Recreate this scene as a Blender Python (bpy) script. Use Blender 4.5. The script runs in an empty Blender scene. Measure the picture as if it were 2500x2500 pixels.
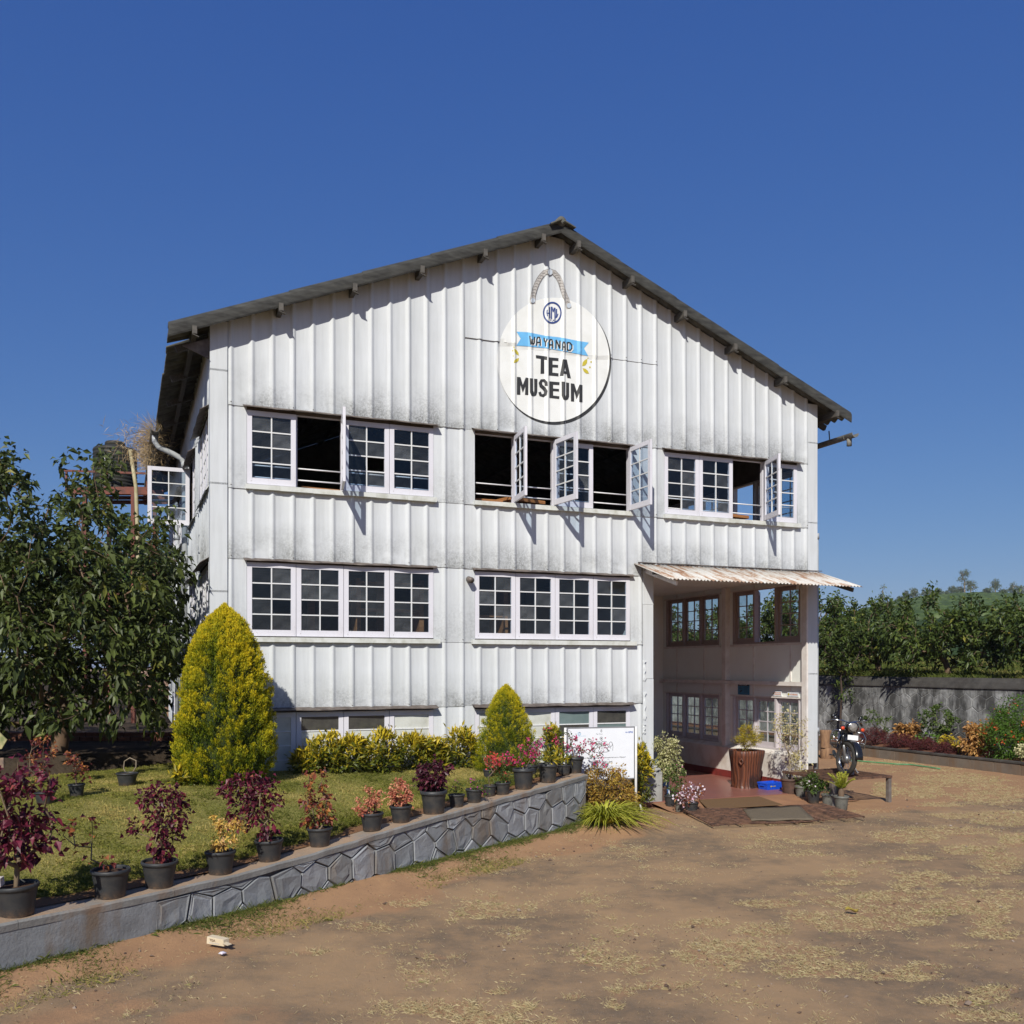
import bpy, bmesh, math, random
import numpy as np
from mathutils import Vector, Matrix, noise as mnoise
from mathutils.geometry import tessellate_polygon

random.seed(11)
rng = np.random.default_rng(11)
SC = bpy.context.scene
COL = SC.collection

# ------------------------------------------------------------------ camera
F, HY, CX, H = 2292.0, 1628.0, 1250.0, 2.5      # focal length and horizon in photo pixels, eye height in m
cam = bpy.data.cameras.new("camera")
cam.sensor_width = 36.0
cam.lens = 36.0 * F / 2500.0
cam.shift_y = (HY - 1250.0) / 2500.0
cam.clip_start, cam.clip_end = 0.05, 4000.0
cam_ob = bpy.data.objects.new("camera", cam)
cam_ob.location = (0, 0, H)
cam_ob.rotation_euler = (math.pi / 2, 0, 0)
COL.objects.link(cam_ob)
SC.camera = cam_ob

# ------------------------------------------------------------------ building frame, sun, sky
TH = math.atan(F / (6800.0 - CX))               # facade turned 22 degrees to the picture plane
CT, ST = math.cos(TH), math.sin(TH)
BX, BY = -4.50, 14.09                           # left front corner of the building


def W(u, v, z=0.0):
    return Vector((BX + u * CT - v * ST, BY + u * ST + v * CT, z))


sun_travel = Vector((0.66 * CT - 1.0 * ST, 0.66 * ST + 1.0 * CT, -0.935))
sl = bpy.data.lights.new("sun", 'SUN')
sl.energy = 4.3
sl.angle = math.radians(0.53)
sl.color = (1.0, 0.965, 0.875)
so = bpy.data.objects.new("sun", sl)
so.rotation_euler = sun_travel.to_track_quat('-Z', 'Y').to_euler()
COL.objects.link(so)

world = bpy.data.worlds.new("World")
SC.world = world
world.use_nodes = True
wn = world.node_tree
sky = wn.nodes.new("ShaderNodeTexSky")
sky.sky_type = 'NISHITA'
sky.sun_disc = False
sky.sun_elevation = math.atan2(0.935, math.hypot(sun_travel.x, sun_travel.y))
sky.sun_rotation = math.atan2(-sun_travel.x, -sun_travel.y)
sky.altitude = 0.0
sky.air_density = 1.0
sky.dust_density = 0.6
sky.ozone_density = 8.0
bg = wn.nodes["Background"]
# one tone curve per channel for the whole sky: the camera's softer blue and cleaner red
sepc, comb = wn.nodes.new("ShaderNodeSeparateColor"), wn.nodes.new("ShaderNodeCombineColor")
wn.links.new(sky.outputs[0], sepc.inputs[0])
for ch, (gam, mul) in enumerate(((1.0, 0.55), (0.79, 0.77), (0.45, 1.92))):
    pw_, ml_ = wn.nodes.new("ShaderNodeMath"), wn.nodes.new("ShaderNodeMath")
    pw_.operation, ml_.operation = 'POWER', 'MULTIPLY'
    pw_.inputs[1].default_value, ml_.inputs[1].default_value = gam, mul
    wn.links.new(sepc.outputs[ch], pw_.inputs[0])
    wn.links.new(pw_.outputs[0], ml_.inputs[0])
    wn.links.new(ml_.outputs[0], comb.inputs[ch])
wn.links.new(comb.outputs[0], bg.inputs[0])
bg.inputs[1].default_value = 0.10

SC.view_settings.view_transform = 'Standard'
SC.view_settings.look = 'None'
SC.view_settings.exposure = 0.2
SC.view_settings.gamma = 1.0
SC.view_settings.use_curve_mapping = False
SC.render.engine = 'CYCLES'
SC.cycles.max_bounces = 8
SC.cycles.diffuse_bounces = 3
SC.cycles.glossy_bounces = 3
SC.cycles.transmission_bounces = 4
SC.cycles.transparent_max_bounces = 16
SC.cycles.caustics_reflective = False
SC.cycles.caustics_refractive = False
SC.cycles.use_denoising = True


# ------------------------------------------------------------------ layout helpers
def G(x, y, z=0.0):
    """photo pixel -> point on the level plane z"""
    d = (H - z) * F / (y - HY)
    return Vector(((x - CX) / F * d, d, z))


def D(x, y, d):
    """photo pixel at depth d"""
    return Vector(((x - CX) / F * d, d, H - (y - HY) / F * d))


# ------------------------------------------------------------------ mesh helpers
def np_mesh(name, V, Fs, tint=None, smooth=False, mat_idx=None):
    V = np.ascontiguousarray(V, dtype=np.float32)
    me = bpy.data.meshes.new(name)
    me.vertices.add(len(V))
    me.vertices.foreach_set("co", V.ravel())
    Fs = [np.asarray(f, dtype=np.int32) for f in Fs if len(f)]
    loops = np.concatenate([f.ravel() for f in Fs])
    starts, off = [], 0
    for f in Fs:
        m, k = f.shape
        starts.append(off + np.arange(m) * k)
        off += m * k
    starts = np.concatenate(starts).astype(np.int32)
    me.loops.add(len(loops))
    me.loops.foreach_set("vertex_index", loops)
    me.polygons.add(len(starts))
    me.polygons.foreach_set("loop_start", starts)
    if mat_idx is not None:
        me.polygons.foreach_set("material_index", np.asarray(mat_idx, dtype=np.int32))
    me.update(calc_edges=True)
    me.polygons.foreach_set("use_smooth", np.full(len(starts), smooth, dtype=bool))
    if tint is not None:
        a = me.attributes.new("tint", 'FLOAT', 'POINT')
        a.data.foreach_set("value", np.asarray(tint, dtype=np.float32))
    return me


def add_obj(name, me, mat, parent=None, loc=None):
    if mat is not None:
        for m in (mat if isinstance(mat, (list, tuple)) else [mat]):
            me.materials.append(m)
    o = bpy.data.objects.new(name, me)
    COL.objects.link(o)
    if parent is not None:
        o.parent = parent
    if loc is not None:
        o.location = loc
    return o


class MB:
    """collects simple shapes into one mesh"""

    def __init__(self):
        self.v, self.f, self.m, self.s = [], [], [], []

    def add(self, vs, fs, mi=0, smooth=False):
        n = len(self.v)
        self.v.extend([tuple(p) for p in vs])
        for f in fs:
            self.f.append([i + n for i in f])
            self.m.append(mi)
            self.s.append(smooth)
        return self

    def box(self, x0, x1, y0, y1, z0, z1, mi=0):
        vs = [(x0, y0, z0), (x1, y0, z0), (x1, y1, z0), (x0, y1, z0), (x0, y0, z1), (x1, y0, z1), (x1, y1, z1), (x0, y1, z1)]
        return self.add(vs, [(0, 3, 2, 1), (4, 5, 6, 7), (0, 1, 5, 4), (1, 2, 6, 5), (2, 3, 7, 6), (3, 0, 4, 7)], mi)

    def bar(self, p0, p1, w, h, mi=0, up=(0, 0, 1)):
        p0, p1 = Vector(p0), Vector(p1)
        d = (p1 - p0).normalized()
        s = d.cross(Vector(up))
        if s.length < 1e-4:
            s = d.cross(Vector((1, 0, 0)))
        s.normalize()
        t = s.cross(d)
        vs = []
        for p in (p0, p1):
            for a, b in ((-1, -1), (1, -1), (1, 1), (-1, 1)):
                vs.append(p + s * (a * w / 2) + t * (b * h / 2))
        return self.add(vs, [(0, 3, 2, 1), (4, 5, 6, 7), (0, 1, 5, 4), (1, 2, 6, 5), (2, 3, 7, 6), (3, 0, 4, 7)], mi)

    def tube(self, pts, rad, n=8, mi=0, caps=True):
        pts = [Vector(p) for p in pts]
        if not hasattr(rad, '__len__'):
            rad = [rad] * len(pts)
        vs, fs = [], []
        ref = None
        for i, p in enumerate(pts):
            d = (pts[min(i + 1, len(pts) - 1)] - pts[max(i - 1, 0)])
            if d.length < 1e-7:
                d = Vector((0, 0, 1))
            d.normalize()
            if ref is None:
                ref = d.cross(Vector((0, 0, 1)))
                if ref.length < 0.05:
                    ref = d.cross(Vector((1, 0, 0)))
            s = (ref - d * ref.dot(d))
            if s.length < 1e-5:
                s = d.cross(Vector((0.3, 1, 0.2)))
            s.normalize()
            ref = s
            t = d.cross(s)
            for k in range(n):
                a = 2 * math.pi * k / n
                vs.append(p + (s * math.cos(a) + t * math.sin(a)) * rad[i])
        for i in range(len(pts) - 1):
            for k in range(n):
                a, b = i * n + k, i * n + (k + 1) % n
                fs.append((a, b, b + n, a + n))
        if caps:
            fs.append(tuple(range(n))[::-1])
            fs.append(tuple(range((len(pts) - 1) * n, len(pts) * n)))
        return self.add(vs, fs, mi, n > 5)

    def lathe(self, prof, n=24, c=(0, 0, 0), mi=0, closed=False, wob=None):
        vs, fs = [], []
        for (r, z) in prof:
            for k in range(n):
                a = 2 * math.pi * k / n
                rr = r * (1 + (wob(a, z) if wob else 0))
                vs.append((c[0] + rr * math.cos(a), c[1] + rr * math.sin(a), c[2] + z))
        for i in range(len(prof) - 1):
            for k in range(n):
                a, b = i * n + k, i * n + (k + 1) % n
                fs.append((a, b, b + n, a + n))
        if closed:
            fs.append(tuple(range(n))[::-1])
            fs.append(tuple(range((len(prof) - 1) * n, len(prof) * n)))
        return self.add(vs, fs, mi, True)

    def prism(self, poly, y0, y1, mi=0):
        """polygon in xz extruded along y"""
        n = len(poly)
        vs = [(x, y0, z) for x, z in poly] + [(x, y1, z) for x, z in poly]
        fs = [tuple(range(n)), tuple(range(n, 2 * n))[::-1]]
        for k in range(n):
            j = (k + 1) % n
            fs.append((j, k, k + n, j + n))
        return self.add(vs, fs, mi)

    def grid(self, P, mi=0, smooth=True):
        """P: rows of points"""
        r, c = len(P), len(P[0])
        vs = [p for row in P for p in row]
        fs = [(i * c + j, i * c + j + 1, (i + 1) * c + j + 1, (i + 1) * c + j) for i in range(r - 1) for j in range(c - 1)]
        return self.add(vs, fs, mi, smooth)

    def mesh(self, name):
        me = bpy.data.meshes.new(name)
        me.from_pydata(self.v, [], self.f)
        me.polygons.foreach_set("material_index", self.m)
        me.polygons.foreach_set("use_smooth", self.s)
        me.update()
        return me

    def build(self, name, mat, parent=None, loc=None, bevel=0.0):
        o = add_obj(name, self.mesh(name), mat, parent, loc)
        if bevel:
            m = o.modifiers.new("b", 'BEVEL')
            m.width = bevel
            m.segments = 2
            m.limit_method = 'ANGLE'
        return o


def thing(name, label, cat, loc=(0, 0, 0), rz=0.0, group=None):
    o = bpy.data.objects.new(name, None)
    o.empty_display_size = 0.1
    COL.objects.link(o)
    o.location = loc
    o.rotation_euler = (0, 0, rz)
    o["label"] = label
    o["category"] = cat
    if group:
        o["group"] = group
    return o


def tag(o, label, cat, group=None):
    o["label"] = label
    o["category"] = cat
    if group:
        o["group"] = group
    return o


def kind(o, k, label=None, cat=None):
    o["kind"] = k
    if label:
        o["label"] = label
    if cat:
        o["category"] = cat
    return o


def fbm(x, y, z=0.0, s=1.0, o=4):
    return mnoise.fractal(Vector((x * s, y * s, z * s)), 1.0, 2.0, o)


# ------------------------------------------------------------------ material helpers
class NT:
    def __init__(self, name):
        self.mat = bpy.data.materials.new(name)
        self.mat.use_nodes = True
        self.t = self.mat.node_tree
        self.b = self.t.nodes["Principled BSDF"]
        self.out = self.t.nodes["Material Output"]
        self.tc = None

    def n(self, typ, **kw):
        nd = self.t.nodes.new(typ)
        for k, v in kw.items():
            setattr(nd, k, v)
        return nd

    def l(self, a, b):
        self.t.links.new(a, b)

    def coord(self, which="Object"):
        if self.tc is None:
            self.tc = self.n("ShaderNodeTexCoord")
        return self.tc.outputs[which]

    def mapped(self, scale, which="Object"):
        mp = self.n("ShaderNodeMapping")
        mp.inputs["Scale"].default_value = scale if hasattr(scale, '__len__') else (scale,) * 3
        self.l(self.coord(which), mp.inputs[0])
        return mp.outputs[0]

    def noise(self, scale, detail=4, rough=0.55, stretch=(1, 1, 1), which="Object"):
        nd = self.n("ShaderNodeTexNoise")
        nd.inputs["Scale"].default_value = scale
        nd.inputs["Detail"].default_value = detail
        nd.inputs["Roughness"].default_value = rough
        self.l(self.mapped(stretch, which), nd.inputs["Vector"])
        return nd.outputs["Fac"]

    def ramp(self, fac, stops, interp='LINEAR'):
        r = self.n("ShaderNodeValToRGB")
        r.color_ramp.interpolation = interp
        e = r.color_ramp.elements
        while len(e) < len(stops):
            e.new(0.5)
        for k, (p, c) in enumerate(stops):
            e[k].position = p
            e[k].color = c if len(c) == 4 else (*c, 1)
        self.l(fac, r.inputs[0])
        return r.outputs[0]

    def fac(self, fac, a, b):
        return self.ramp(fac, [(a, (0, 0, 0)), (b, (1, 1, 1))])

    def mix(self, fac, a, b, mode='MIX'):
        m = self.n("ShaderNodeMix", data_type='RGBA', blend_type=mode)
        for sock, val in ((m.inputs[0], fac), (m.inputs[6], a), (m.inputs[7], b)):
            if hasattr(val, 'is_linked') or isinstance(val, bpy.types.NodeSocket):
                self.l(val, sock)
            else:
                sock.default_value = val if not hasattr(val, '__len__') or len(val) == 4 else (*val, 1)
        return m.outputs[2]

    def math(self, op, a, b=0.5):
        m = self.n("ShaderNodeMath", operation=op)
        for sock, val in ((m.inputs[0], a), (m.inputs[1], b)):
            if isinstance(val, bpy.types.NodeSocket):
                self.l(val, sock)
            else:
                sock.default_value = val
        return m.outputs[0]

    def attr(self, name="tint", out="Fac"):
        a = self.n("ShaderNodeAttribute", attribute_name=name)
        return a.outputs[out]

    def bump(self, h, strength=0.3, dist=0.02):
        b = self.n("ShaderNodeBump")
        b.inputs["Strength"].default_value = strength
        b.inputs["Distance"].default_value = dist
        self.l(h, b.inputs["Height"])
        self.l(b.outputs[0], self.b.inputs["Normal"])

    def color(self, c):
        if isinstance(c, bpy.types.NodeSocket):
            self.l(c, self.b.inputs["Base Color"])
        else:
            self.b.inputs["Base Color"].default_value = (*c, 1)

    def set(self, rough=0.6, metal=0.0, spec=0.4):
        self.b.inputs["Roughness"].default_value = rough
        self.b.inputs["Metallic"].default_value = metal
        self.b.inputs["Specular IOR Level"].default_value = spec
        return self


def simple(name, c, rough=0.6, metal=0.0, spec=0.4, var=0.25, scale=8.0, bump=0.0, bdist=0.01, stretch=(1, 1, 1), c2=None, lo=0.35, hi=0.65):
    t = NT(name)
    n = t.noise(scale, 5, 0.6, stretch)
    b = c2 if c2 is not None else tuple(x * (1 - var) for x in c)
    t.color(t.mix(t.fac(n, lo, hi), c, b))
    t.set(rough, metal, spec)
    if bump:
        t.bump(t.noise(scale * 3, 5, 0.6, stretch), bump, bdist)
    return t.mat


def leafmat(name, stops, rough=0.5, trans=0.25, spec=0.35):
    t = NT(name)
    c = t.ramp(t.attr("tint"), stops)
    t.color(c)
    t.set(rough, 0, spec)
    tr = t.n("ShaderNodeBsdfTranslucent")
    t.l(c, tr.inputs[0])
    mx = t.n("ShaderNodeMixShader")
    mx.inputs[0].default_value = trans
    t.l(t.b.outputs[0], mx.inputs[1])
    t.l(tr.outputs[0], mx.inputs[2])
    t.l(mx.outputs[0], t.out.inputs[0])
    return t.mat


M = {}


def sheet_material(name, base, dark):
    """weathered white cement sheet: faint streaks, black mould along the lower edge (attribute tint = 1 there)"""
    t = NT(name)
    streak = t.fac(t.noise(3.0, 5, 0.65, (6, 6, 0.35)), 0.42, 0.72)
    blot = t.fac(t.noise(1.3, 4, 0.6), 0.4, 0.75)
    c = t.mix(t.math('MULTIPLY', streak, 0.42), base, tuple(x * 0.74 for x in base))
    c = t.mix(t.math('MULTIPLY', blot, 0.24), c, (0.40, 0.41, 0.37, 1))
    g = t.attr("tint")
    sp = t.noise(34.0, 6, 0.8)
    pat = t.noise(1.1, 4, 0.7)
    th = t.math('MULTIPLY', t.math('MULTIPLY', g, t.fac(sp, 0.34, 0.60)), t.fac(pat, 0.34, 0.62))
    c = t.mix(th, c, dark)
    soft = t.math('MULTIPLY', t.math('POWER', g, 1.6), 0.38)
    c = t.mix(t.math('MULTIPLY', soft, t.fac(pat, 0.3, 0.7)), c, (0.22, 0.22, 0.20, 1))
    t.color(c)
    t.set(0.55, 0, 0.35)
    t.bump(t.noise(60, 3, 0.6), 0.08, 0.004)
    return t.mat


M['sheet'] = sheet_material('painted_sheet', (0.615, 0.634, 0.652), (0.05, 0.05, 0.045, 1))


def wood_paint(name, base, chip):
    t = NT(name)
    n = t.noise(26, 6, 0.75, (1, 1, 0.25))
    c = t.mix(t.fac(n, 0.62, 0.67), base, chip)
    d = t.fac(t.noise(2.2, 4, 0.6), 0.45, 0.8)
    c = t.mix(t.math('MULTIPLY', d, 0.25), c, (0.42, 0.38, 0.36, 1))
    t.color(c)
    t.set(0.5, 0, 0.4)
    t.bump(t.noise(40, 4, 0.6, (1, 1, .2)), 0.15, 0.004)
    return t.mat


M['casement'] = wood_paint('lilac_white_paint', (0.68, 0.665, 0.715), (0.40, 0.37, 0.36))
M['muntin'] = wood_paint('flaking_putty', (0.70, 0.70, 0.70), (0.33, 0.31, 0.28))
M['brownframe'] = wood_paint('old_mauve_paint', (0.36, 0.275, 0.25), (0.27, 0.20, 0.17))
M['lilacframe'] = wood_paint('porch_lilac_paint', (0.55, 0.50, 0.52), (0.36, 0.30, 0.28))
M['sill'] = simple('sill_board', (0.62, 0.63, 0.60), 0.6, c2=(0.36, 0.36, 0.29), scale=5, lo=.45, hi=.8, bump=.1)
M['tin'] = simple('old_tin', (0.20, 0.165, 0.14), 0.55, 0.2, c2=(0.09, 0.07, 0.06), scale=7)
M['roofsheet'] = simple('dark_roof_sheet', (0.15, 0.147, 0.128), 0.85, spec=.2, c2=(0.06, 0.058, 0.05), scale=4, bump=.25, lo=.3, hi=.7)
M['verge'] = simple('verge_sheet', (0.068, 0.067, 0.061), 0.8, spec=.25, c2=(0.03, 0.029, 0.027), scale=3.5, bump=.2, stretch=(1, 1, 4))
M['purlin'] = simple('purlin_timber', (0.10, 0.09, 0.076), 0.8, c2=(0.055, 0.048, 0.042), scale=9, stretch=(6, .4, 6))
M['purlinend'] = simple('purlin_end_grain', (0.115, 0.105, 0.092), 0.8, c2=(0.075, 0.068, 0.06), scale=14)
M['interior'] = simple('interior_boards', (0.16, 0.125, 0.10), 0.85, c2=(0.09, 0.07, 0.055), scale=4)
M['cream'] = simple('porch_cream_paint', (0.86, 0.87, 0.825), 0.6, c2=(0.80, 0.79, 0.73), scale=1.6, lo=.4, hi=.8)
M['creamtrim'] = simple('porch_trim_paint', (0.80, 0.75, 0.71), 0.55, c2=(0.66, 0.59, 0.54), scale=6)
M['plinthwall'] = simple('stained_plaster', (0.72, 0.68, 0.63), 0.75, c2=(0.50, 0.40, 0.32), scale=2.2, lo=.45, hi=.78, bump=.2)
M['redfloor'] = simple('red_oxide_floor', (0.285, 0.112, 0.085), 0.33, spec=.5, c2=(0.23, 0.10, 0.078), scale=1.8, bump=.04)
M['redskirt'] = simple('red_oxide_skirting', (0.24, 0.035, 0.03), 0.5, c2=(0.15, 0.03, 0.025), scale=6)
M['concrete'] = simple('weathered_concrete', (0.40, 0.40, 0.39), 0.85, c2=(0.25, 0.24, 0.22), scale=3, bump=.3, bdist=.02)
M['pipe'] = simple('grey_pvc_pipe', (0.46, 0.48, 0.50), 0.45, c2=(0.36, 0.37, 0.37), scale=3)
M['whitepipe'] = simple('white_painted_pipe', (0.74, 0.73, 0.71), 0.5, c2=(0.55, 0.50, 0.45), scale=6, lo=.5, hi=.8)
M['gutter'] = simple('old_gutter', (0.24, 0.235, 0.22), 0.8, c2=(0.12, 0.115, 0.10), scale=6, bump=.2)
M['rustbeam'] = simple('rusty_steel', (0.20, 0.062, 0.04), 0.75, c2=(0.11, 0.045, 0.035), scale=7, bump=.15)
M['paint_white'] = simple('sign_white_paint', (0.78, 0.785, 0.765), 0.5, c2=(0.68, 0.68, 0.64), scale=2.5, lo=.4, hi=.8)
M['paint_black'] = simple('sign_black_paint', (0.035, 0.035, 0.036), 0.55, var=.2)
M['paint_blue'] = simple('sign_sky_blue', (0.16, 0.47, 0.80), 0.5, var=.1)
M['paint_navy'] = simple('sign_navy', (0.035, 0.065, 0.22), 0.5, var=.1)
M['paint_gold'] = simple('sign_mustard', (0.56, 0.46, 0.05), 0.5, var=.1)
M['paint_rope'] = simple('sign_rope_beige', (0.50, 0.475, 0.45), 0.55, c2=(0.41, 0.385, 0.36), scale=40)
M['paint_silver'] = simple('sign_silver', (0.55, 0.60, 0.66), 0.4, var=.1)
M['wood'] = simple('orange_timber', (0.42, 0.19, 0.07), 0.6, c2=(0.28, 0.12, 0.045), scale=6, stretch=(1, 8, 8))
M['bar'] = simple('white_bar_paint', (0.78, 0.77, 0.78), 0.4, var=.1)
M['black'] = simple('dark_void', (0.02, 0.02, 0.02), 0.7)


def glass_material(name, tintc, dirt, refl=1.0, dirtcol=(0.5, 0.5, 0.5)):
    t = NT(name)
    tr = t.n("ShaderNodeBsdfTransparent")
    tr.inputs[0].default_value = (*tintc, 1)
    gl = t.n("ShaderNodeBsdfGlossy")
    gl.inputs["Roughness"].default_value = 0.03
    gl.inputs[0].default_value = (refl, refl, refl, 1)
    fr = t.n("ShaderNodeFresnel")
    fr.inputs[0].default_value = 1.5
    m1 = t.n("ShaderNodeMixShader")
    geo = t.n("ShaderNodeNewGeometry")
    t.l(t.math('MULTIPLY', fr.outputs[0], t.math('SUBTRACT', 1.0, geo.outputs["Backfacing"])), m1.inputs[0])
    t.l(tr.outputs[0], m1.inputs[1])
    t.l(gl.outputs[0], m1.inputs[2])
    df = t.n("ShaderNodeBsdfDiffuse")
    df.inputs[0].default_value = (*dirtcol, 1)
    m2 = t.n("ShaderNodeMixShader")
    oi = t.n("ShaderNodeObjectInfo")
    pane_ = t.math('MULTIPLY', t.math('POWER', oi.outputs["Random"], 2.2), 3.4)
    film = t.math('MULTIPLY', t.math('MULTIPLY', t.math('ADD', t.fac(t.noise(5, 4, .6), .35, .75), .35), dirt), pane_)
    spots = t.fac(t.noise(48, 2, .5, (1, 1, .6)), .735, .76)
    t.l(t.math('MAXIMUM', film, t.math('MULTIPLY', spots, .8)), m2.inputs[0])
    t.l(m1.outputs[0], m2.inputs[1])
    t.l(df.outputs[0], m2.inputs[2])
    t.l(m2.outputs[0], t.out.inputs[0])
    return t.mat


M['glass'] = glass_material('old_window_glass', (0.80, 0.86, 0.92), 0.035)
M['clearglass'] = glass_material('clear_glass', (0.86, 0.92, 0.90), 0.06)
M['milkglass'] = simple('whitewashed_pane', (0.60, 0.61, 0.57), 0.35, spec=.5, c2=(0.44, 0.44, 0.38), scale=3.0, lo=.45, hi=.8)
M['greenglass'] = simple('green_grey_pane', (0.17, 0.225, 0.22), 0.12, spec=.6, c2=(0.13, 0.18, 0.18), scale=3)
M['darkglass'] = simple('dark_grey_pane', (0.045, 0.045, 0.043), 0.1, spec=.6, c2=(0.07, 0.068, 0.06), scale=8)
# ================================================================== THE MUSEUM BUILDING
B = thing('museum_building', 'large white corrugated gabled tea museum with rows of casement windows', 'building', W(0, 0, 0), TH)
BW, BL = 11.30, 14.0
ZE, ZA, UM = 7.55, 9.90, 5.65
SLOPE = (ZA - ZE) / UM
J1, J2, J3, J4, J5, ZB = 6.457, 5.211, 4.136, 2.903, 1.848, 0.62
JS = 7.975
UNITS = [(0.50, 3.47), (4.19, 7.15), (7.86, 10.85)]
PITCH, RIB0 = 0.3085, 0.268


def roof_z(u):
    return ZE + SLOPE * (u if u < UM else BW - u)


def px_u(x):
    Z = 13.02 / (1 - x / 6800.0)
    return ((x - CX) / F * Z - BX) / CT


def px_z(x, y):
    return H + (HY - y) / (1 - x / 6800.0) * 13.02 / F


def rib(a):
    k = round((a - RIB0) / PITCH)
    d = abs(a - (RIB0 + k * PITCH))
    hw = 0.058
    return 0.028 * 0.5 * (1 + math.cos(math.pi * d / hw)) if d < hw else 0.0


def breaks(a0, a1):
    s = {round(a0, 4), round(a1, 4)}
    k0, k1 = int((a0 - RIB0) / PITCH) - 1, int((a1 - RIB0) / PITCH) + 2
    for k in range(k0, k1):
        c = RIB0 + k * PITCH
        for d in (-.058, -.042, -.028, -.014, 0, .014, .028, .042, .058):
            if a0 < c + d < a1:
                s.add(round(c + d, 4))
    return sorted(s)


SHEETS, BOLTS = [], []


def sheet_out(sh, a, z):
    a0, a1, z0, zt, jt = sh
    t = (a - a0) / max(a1 - a0, 1e-3)
    h = max(0.0, min(1.0, (z - z0) / max(zt - z0, 0.2)))
    return rib(a) + 0.003 + 0.007 * t + 0.013 * jt * (1 - h)


def wall_sheet(a0, a1, z0, ztop, to, grime=1.0, name='wall_panel', gl=0.55):
    """one ribbed sheet; to(a, out, z) gives the building's own coordinates"""
    us = breaks(a0, a1)
    zt = max(ztop(a) for a in us)
    z0 = z0 + random.uniform(-.006, .006)
    sh = (a0, a1, z0, zt, random.uniform(.7, 1.7))
    if to is front:
        for k in range(int((a0 - RIB0) / PITCH), int((a1 - RIB0) / PITCH) + 2):
            c = RIB0 + k * PITCH
            if a0 + .02 < c < a1 - .005 and (k % 3 == 0 or random.random() < .3):
                BOLTS.append((c, -(sheet_out(sh, c, z0 + .045) + .002), z0 + .045))
    vs, tint, fs = [], [], []
    lev = [0.0, 0.12, 0.3, 0.55, 0.75, 1.0]
    for a in us:
        t = ztop(a)
        for l in lev:
            z = z0 + (t - z0) * l
            vs.append(to(a, sheet_out(sh, a, z), z))
            tint.append(grime * max(0.0, 1 - (z - z0) / gl))
    n, L = len(us), len(lev)
    for i in range(n - 1):
        for j in range(L - 1):
            fs.append((i * L + j, (i + 1) * L + j, (i + 1) * L + j + 1, i * L + j + 1))
    base = len(vs)
    for i, a in enumerate(us):                         # thickness shown at the lower edge
        vs.append(to(a, sheet_out(sh, a, z0) - 0.008, z0))
        vs.append(to(a, sheet_out(sh, a, z0), z0))
        tint += [grime, grime]
        if i:
            fs.append((base + 2 * i - 2, base + 2 * i, base + 2 * i + 1, base + 2 * i - 1))
    me = bpy.data.meshes.new(name)
    me.from_pydata(vs, [], fs)
    a_ = me.attributes.new("tint", 'FLOAT', 'POINT')
    a_.data.foreach_set("value", tint)
    me.polygons.foreach_set("use_smooth", [True] * len(fs))
    add_obj(name, me, M['sheet'], B)
    return sh


front = lambda a, o, z: (a, -o, z)
left = lambda a, o, z: (-o, a, z)


def columns(a0, a1, n=3):
    """sheet seams fall on every third rib"""
    cs = [a0]
    k = 0
    while True:
        c = RIB0 + 0.036 + PITCH * (n * k)
        if c >= a1 - 0.12:
            break
        if c > a0 + 0.12:
            cs.append(c)
        k += 1
    cs.append(a1)
    return list(zip(cs[:-1], cs[1:]))


rtop = lambda a: roof_z(a) + 0.07
for (a, b) in columns(0.205, 11.10):                   # gable
    mid = (a + b) / 2
    if 3.9 < mid < 7.7:
        SHEETS.append(wall_sheet(a, b, JS, rtop, front, 0.0))
        SHEETS.append(wall_sheet(a, b, J1, lambda x: JS + 0.06, front))
    else:
        SHEETS.append(wall_sheet(a, b, J1, rtop, front))
PIERS = [(0.205, 0.50), (3.47, 4.19), (7.15, 7.86), (10.85, 11.10)]
for (a, b) in PIERS:
    wall_sheet(a, b, J2, lambda x: J1 + 0.04, front, 0.55, gl=.9)
for (a, b) in columns(0.205, 7.40):
    wall_sheet(a, b, J3, lambda x: J2 + 0.04, front, 1.0)
for (a, b) in columns(7.40, 11.10):
    wall_sheet(a, b, J3 + 0.16, lambda x: J2 + 0.04, front, 1.0)
for (a, b) in [(0.205, 0.50), (3.47, 4.19), (7.15, 7.40)]:
    wall_sheet(a, b, J4, lambda x: J3 + 0.04, front, 0.5, gl=.9)
    wall_sheet(a, b, ZB, lambda x: J5 + 0.04, front, 0.2)
for (a, b) in columns(0.205, 7.40):
    wall_sheet(a, b, J5, lambda x: J4 + 0.04, front, 0.9, gl=.42)

# left side wall sheets
for (a, b) in columns(0.12, 13.9):
    wall_sheet(a, b, J1, lambda x: ZE + .05, left, 0.8)
    wall_sheet(a, b, J3, lambda x: J2 + .04, left, 1.0, gl=.9)
    wall_sheet(a, b, J5, lambda x: J4 + .04, left, 1.0, gl=.9)
LW = [(0.25, 2.30), (3.30, 4.86), (7.0, 9.2), (10.2, 12.4)]
for (a, b) in [(0.12, .25), (2.30, 3.30), (4.86, 7.0), (9.2, 10.2), (12.4, 13.9)]:
    wall_sheet(a, b, J2, lambda x: J1 + .04, left, 0.8, gl=1.2)
    wall_sheet(a, b, J4, lambda x: J3 + .04, left, 0.8, gl=1.2)
    wall_sheet(a, b, ZB, lambda x: J5 + .04, left, 0.8, gl=1.2)

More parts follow.
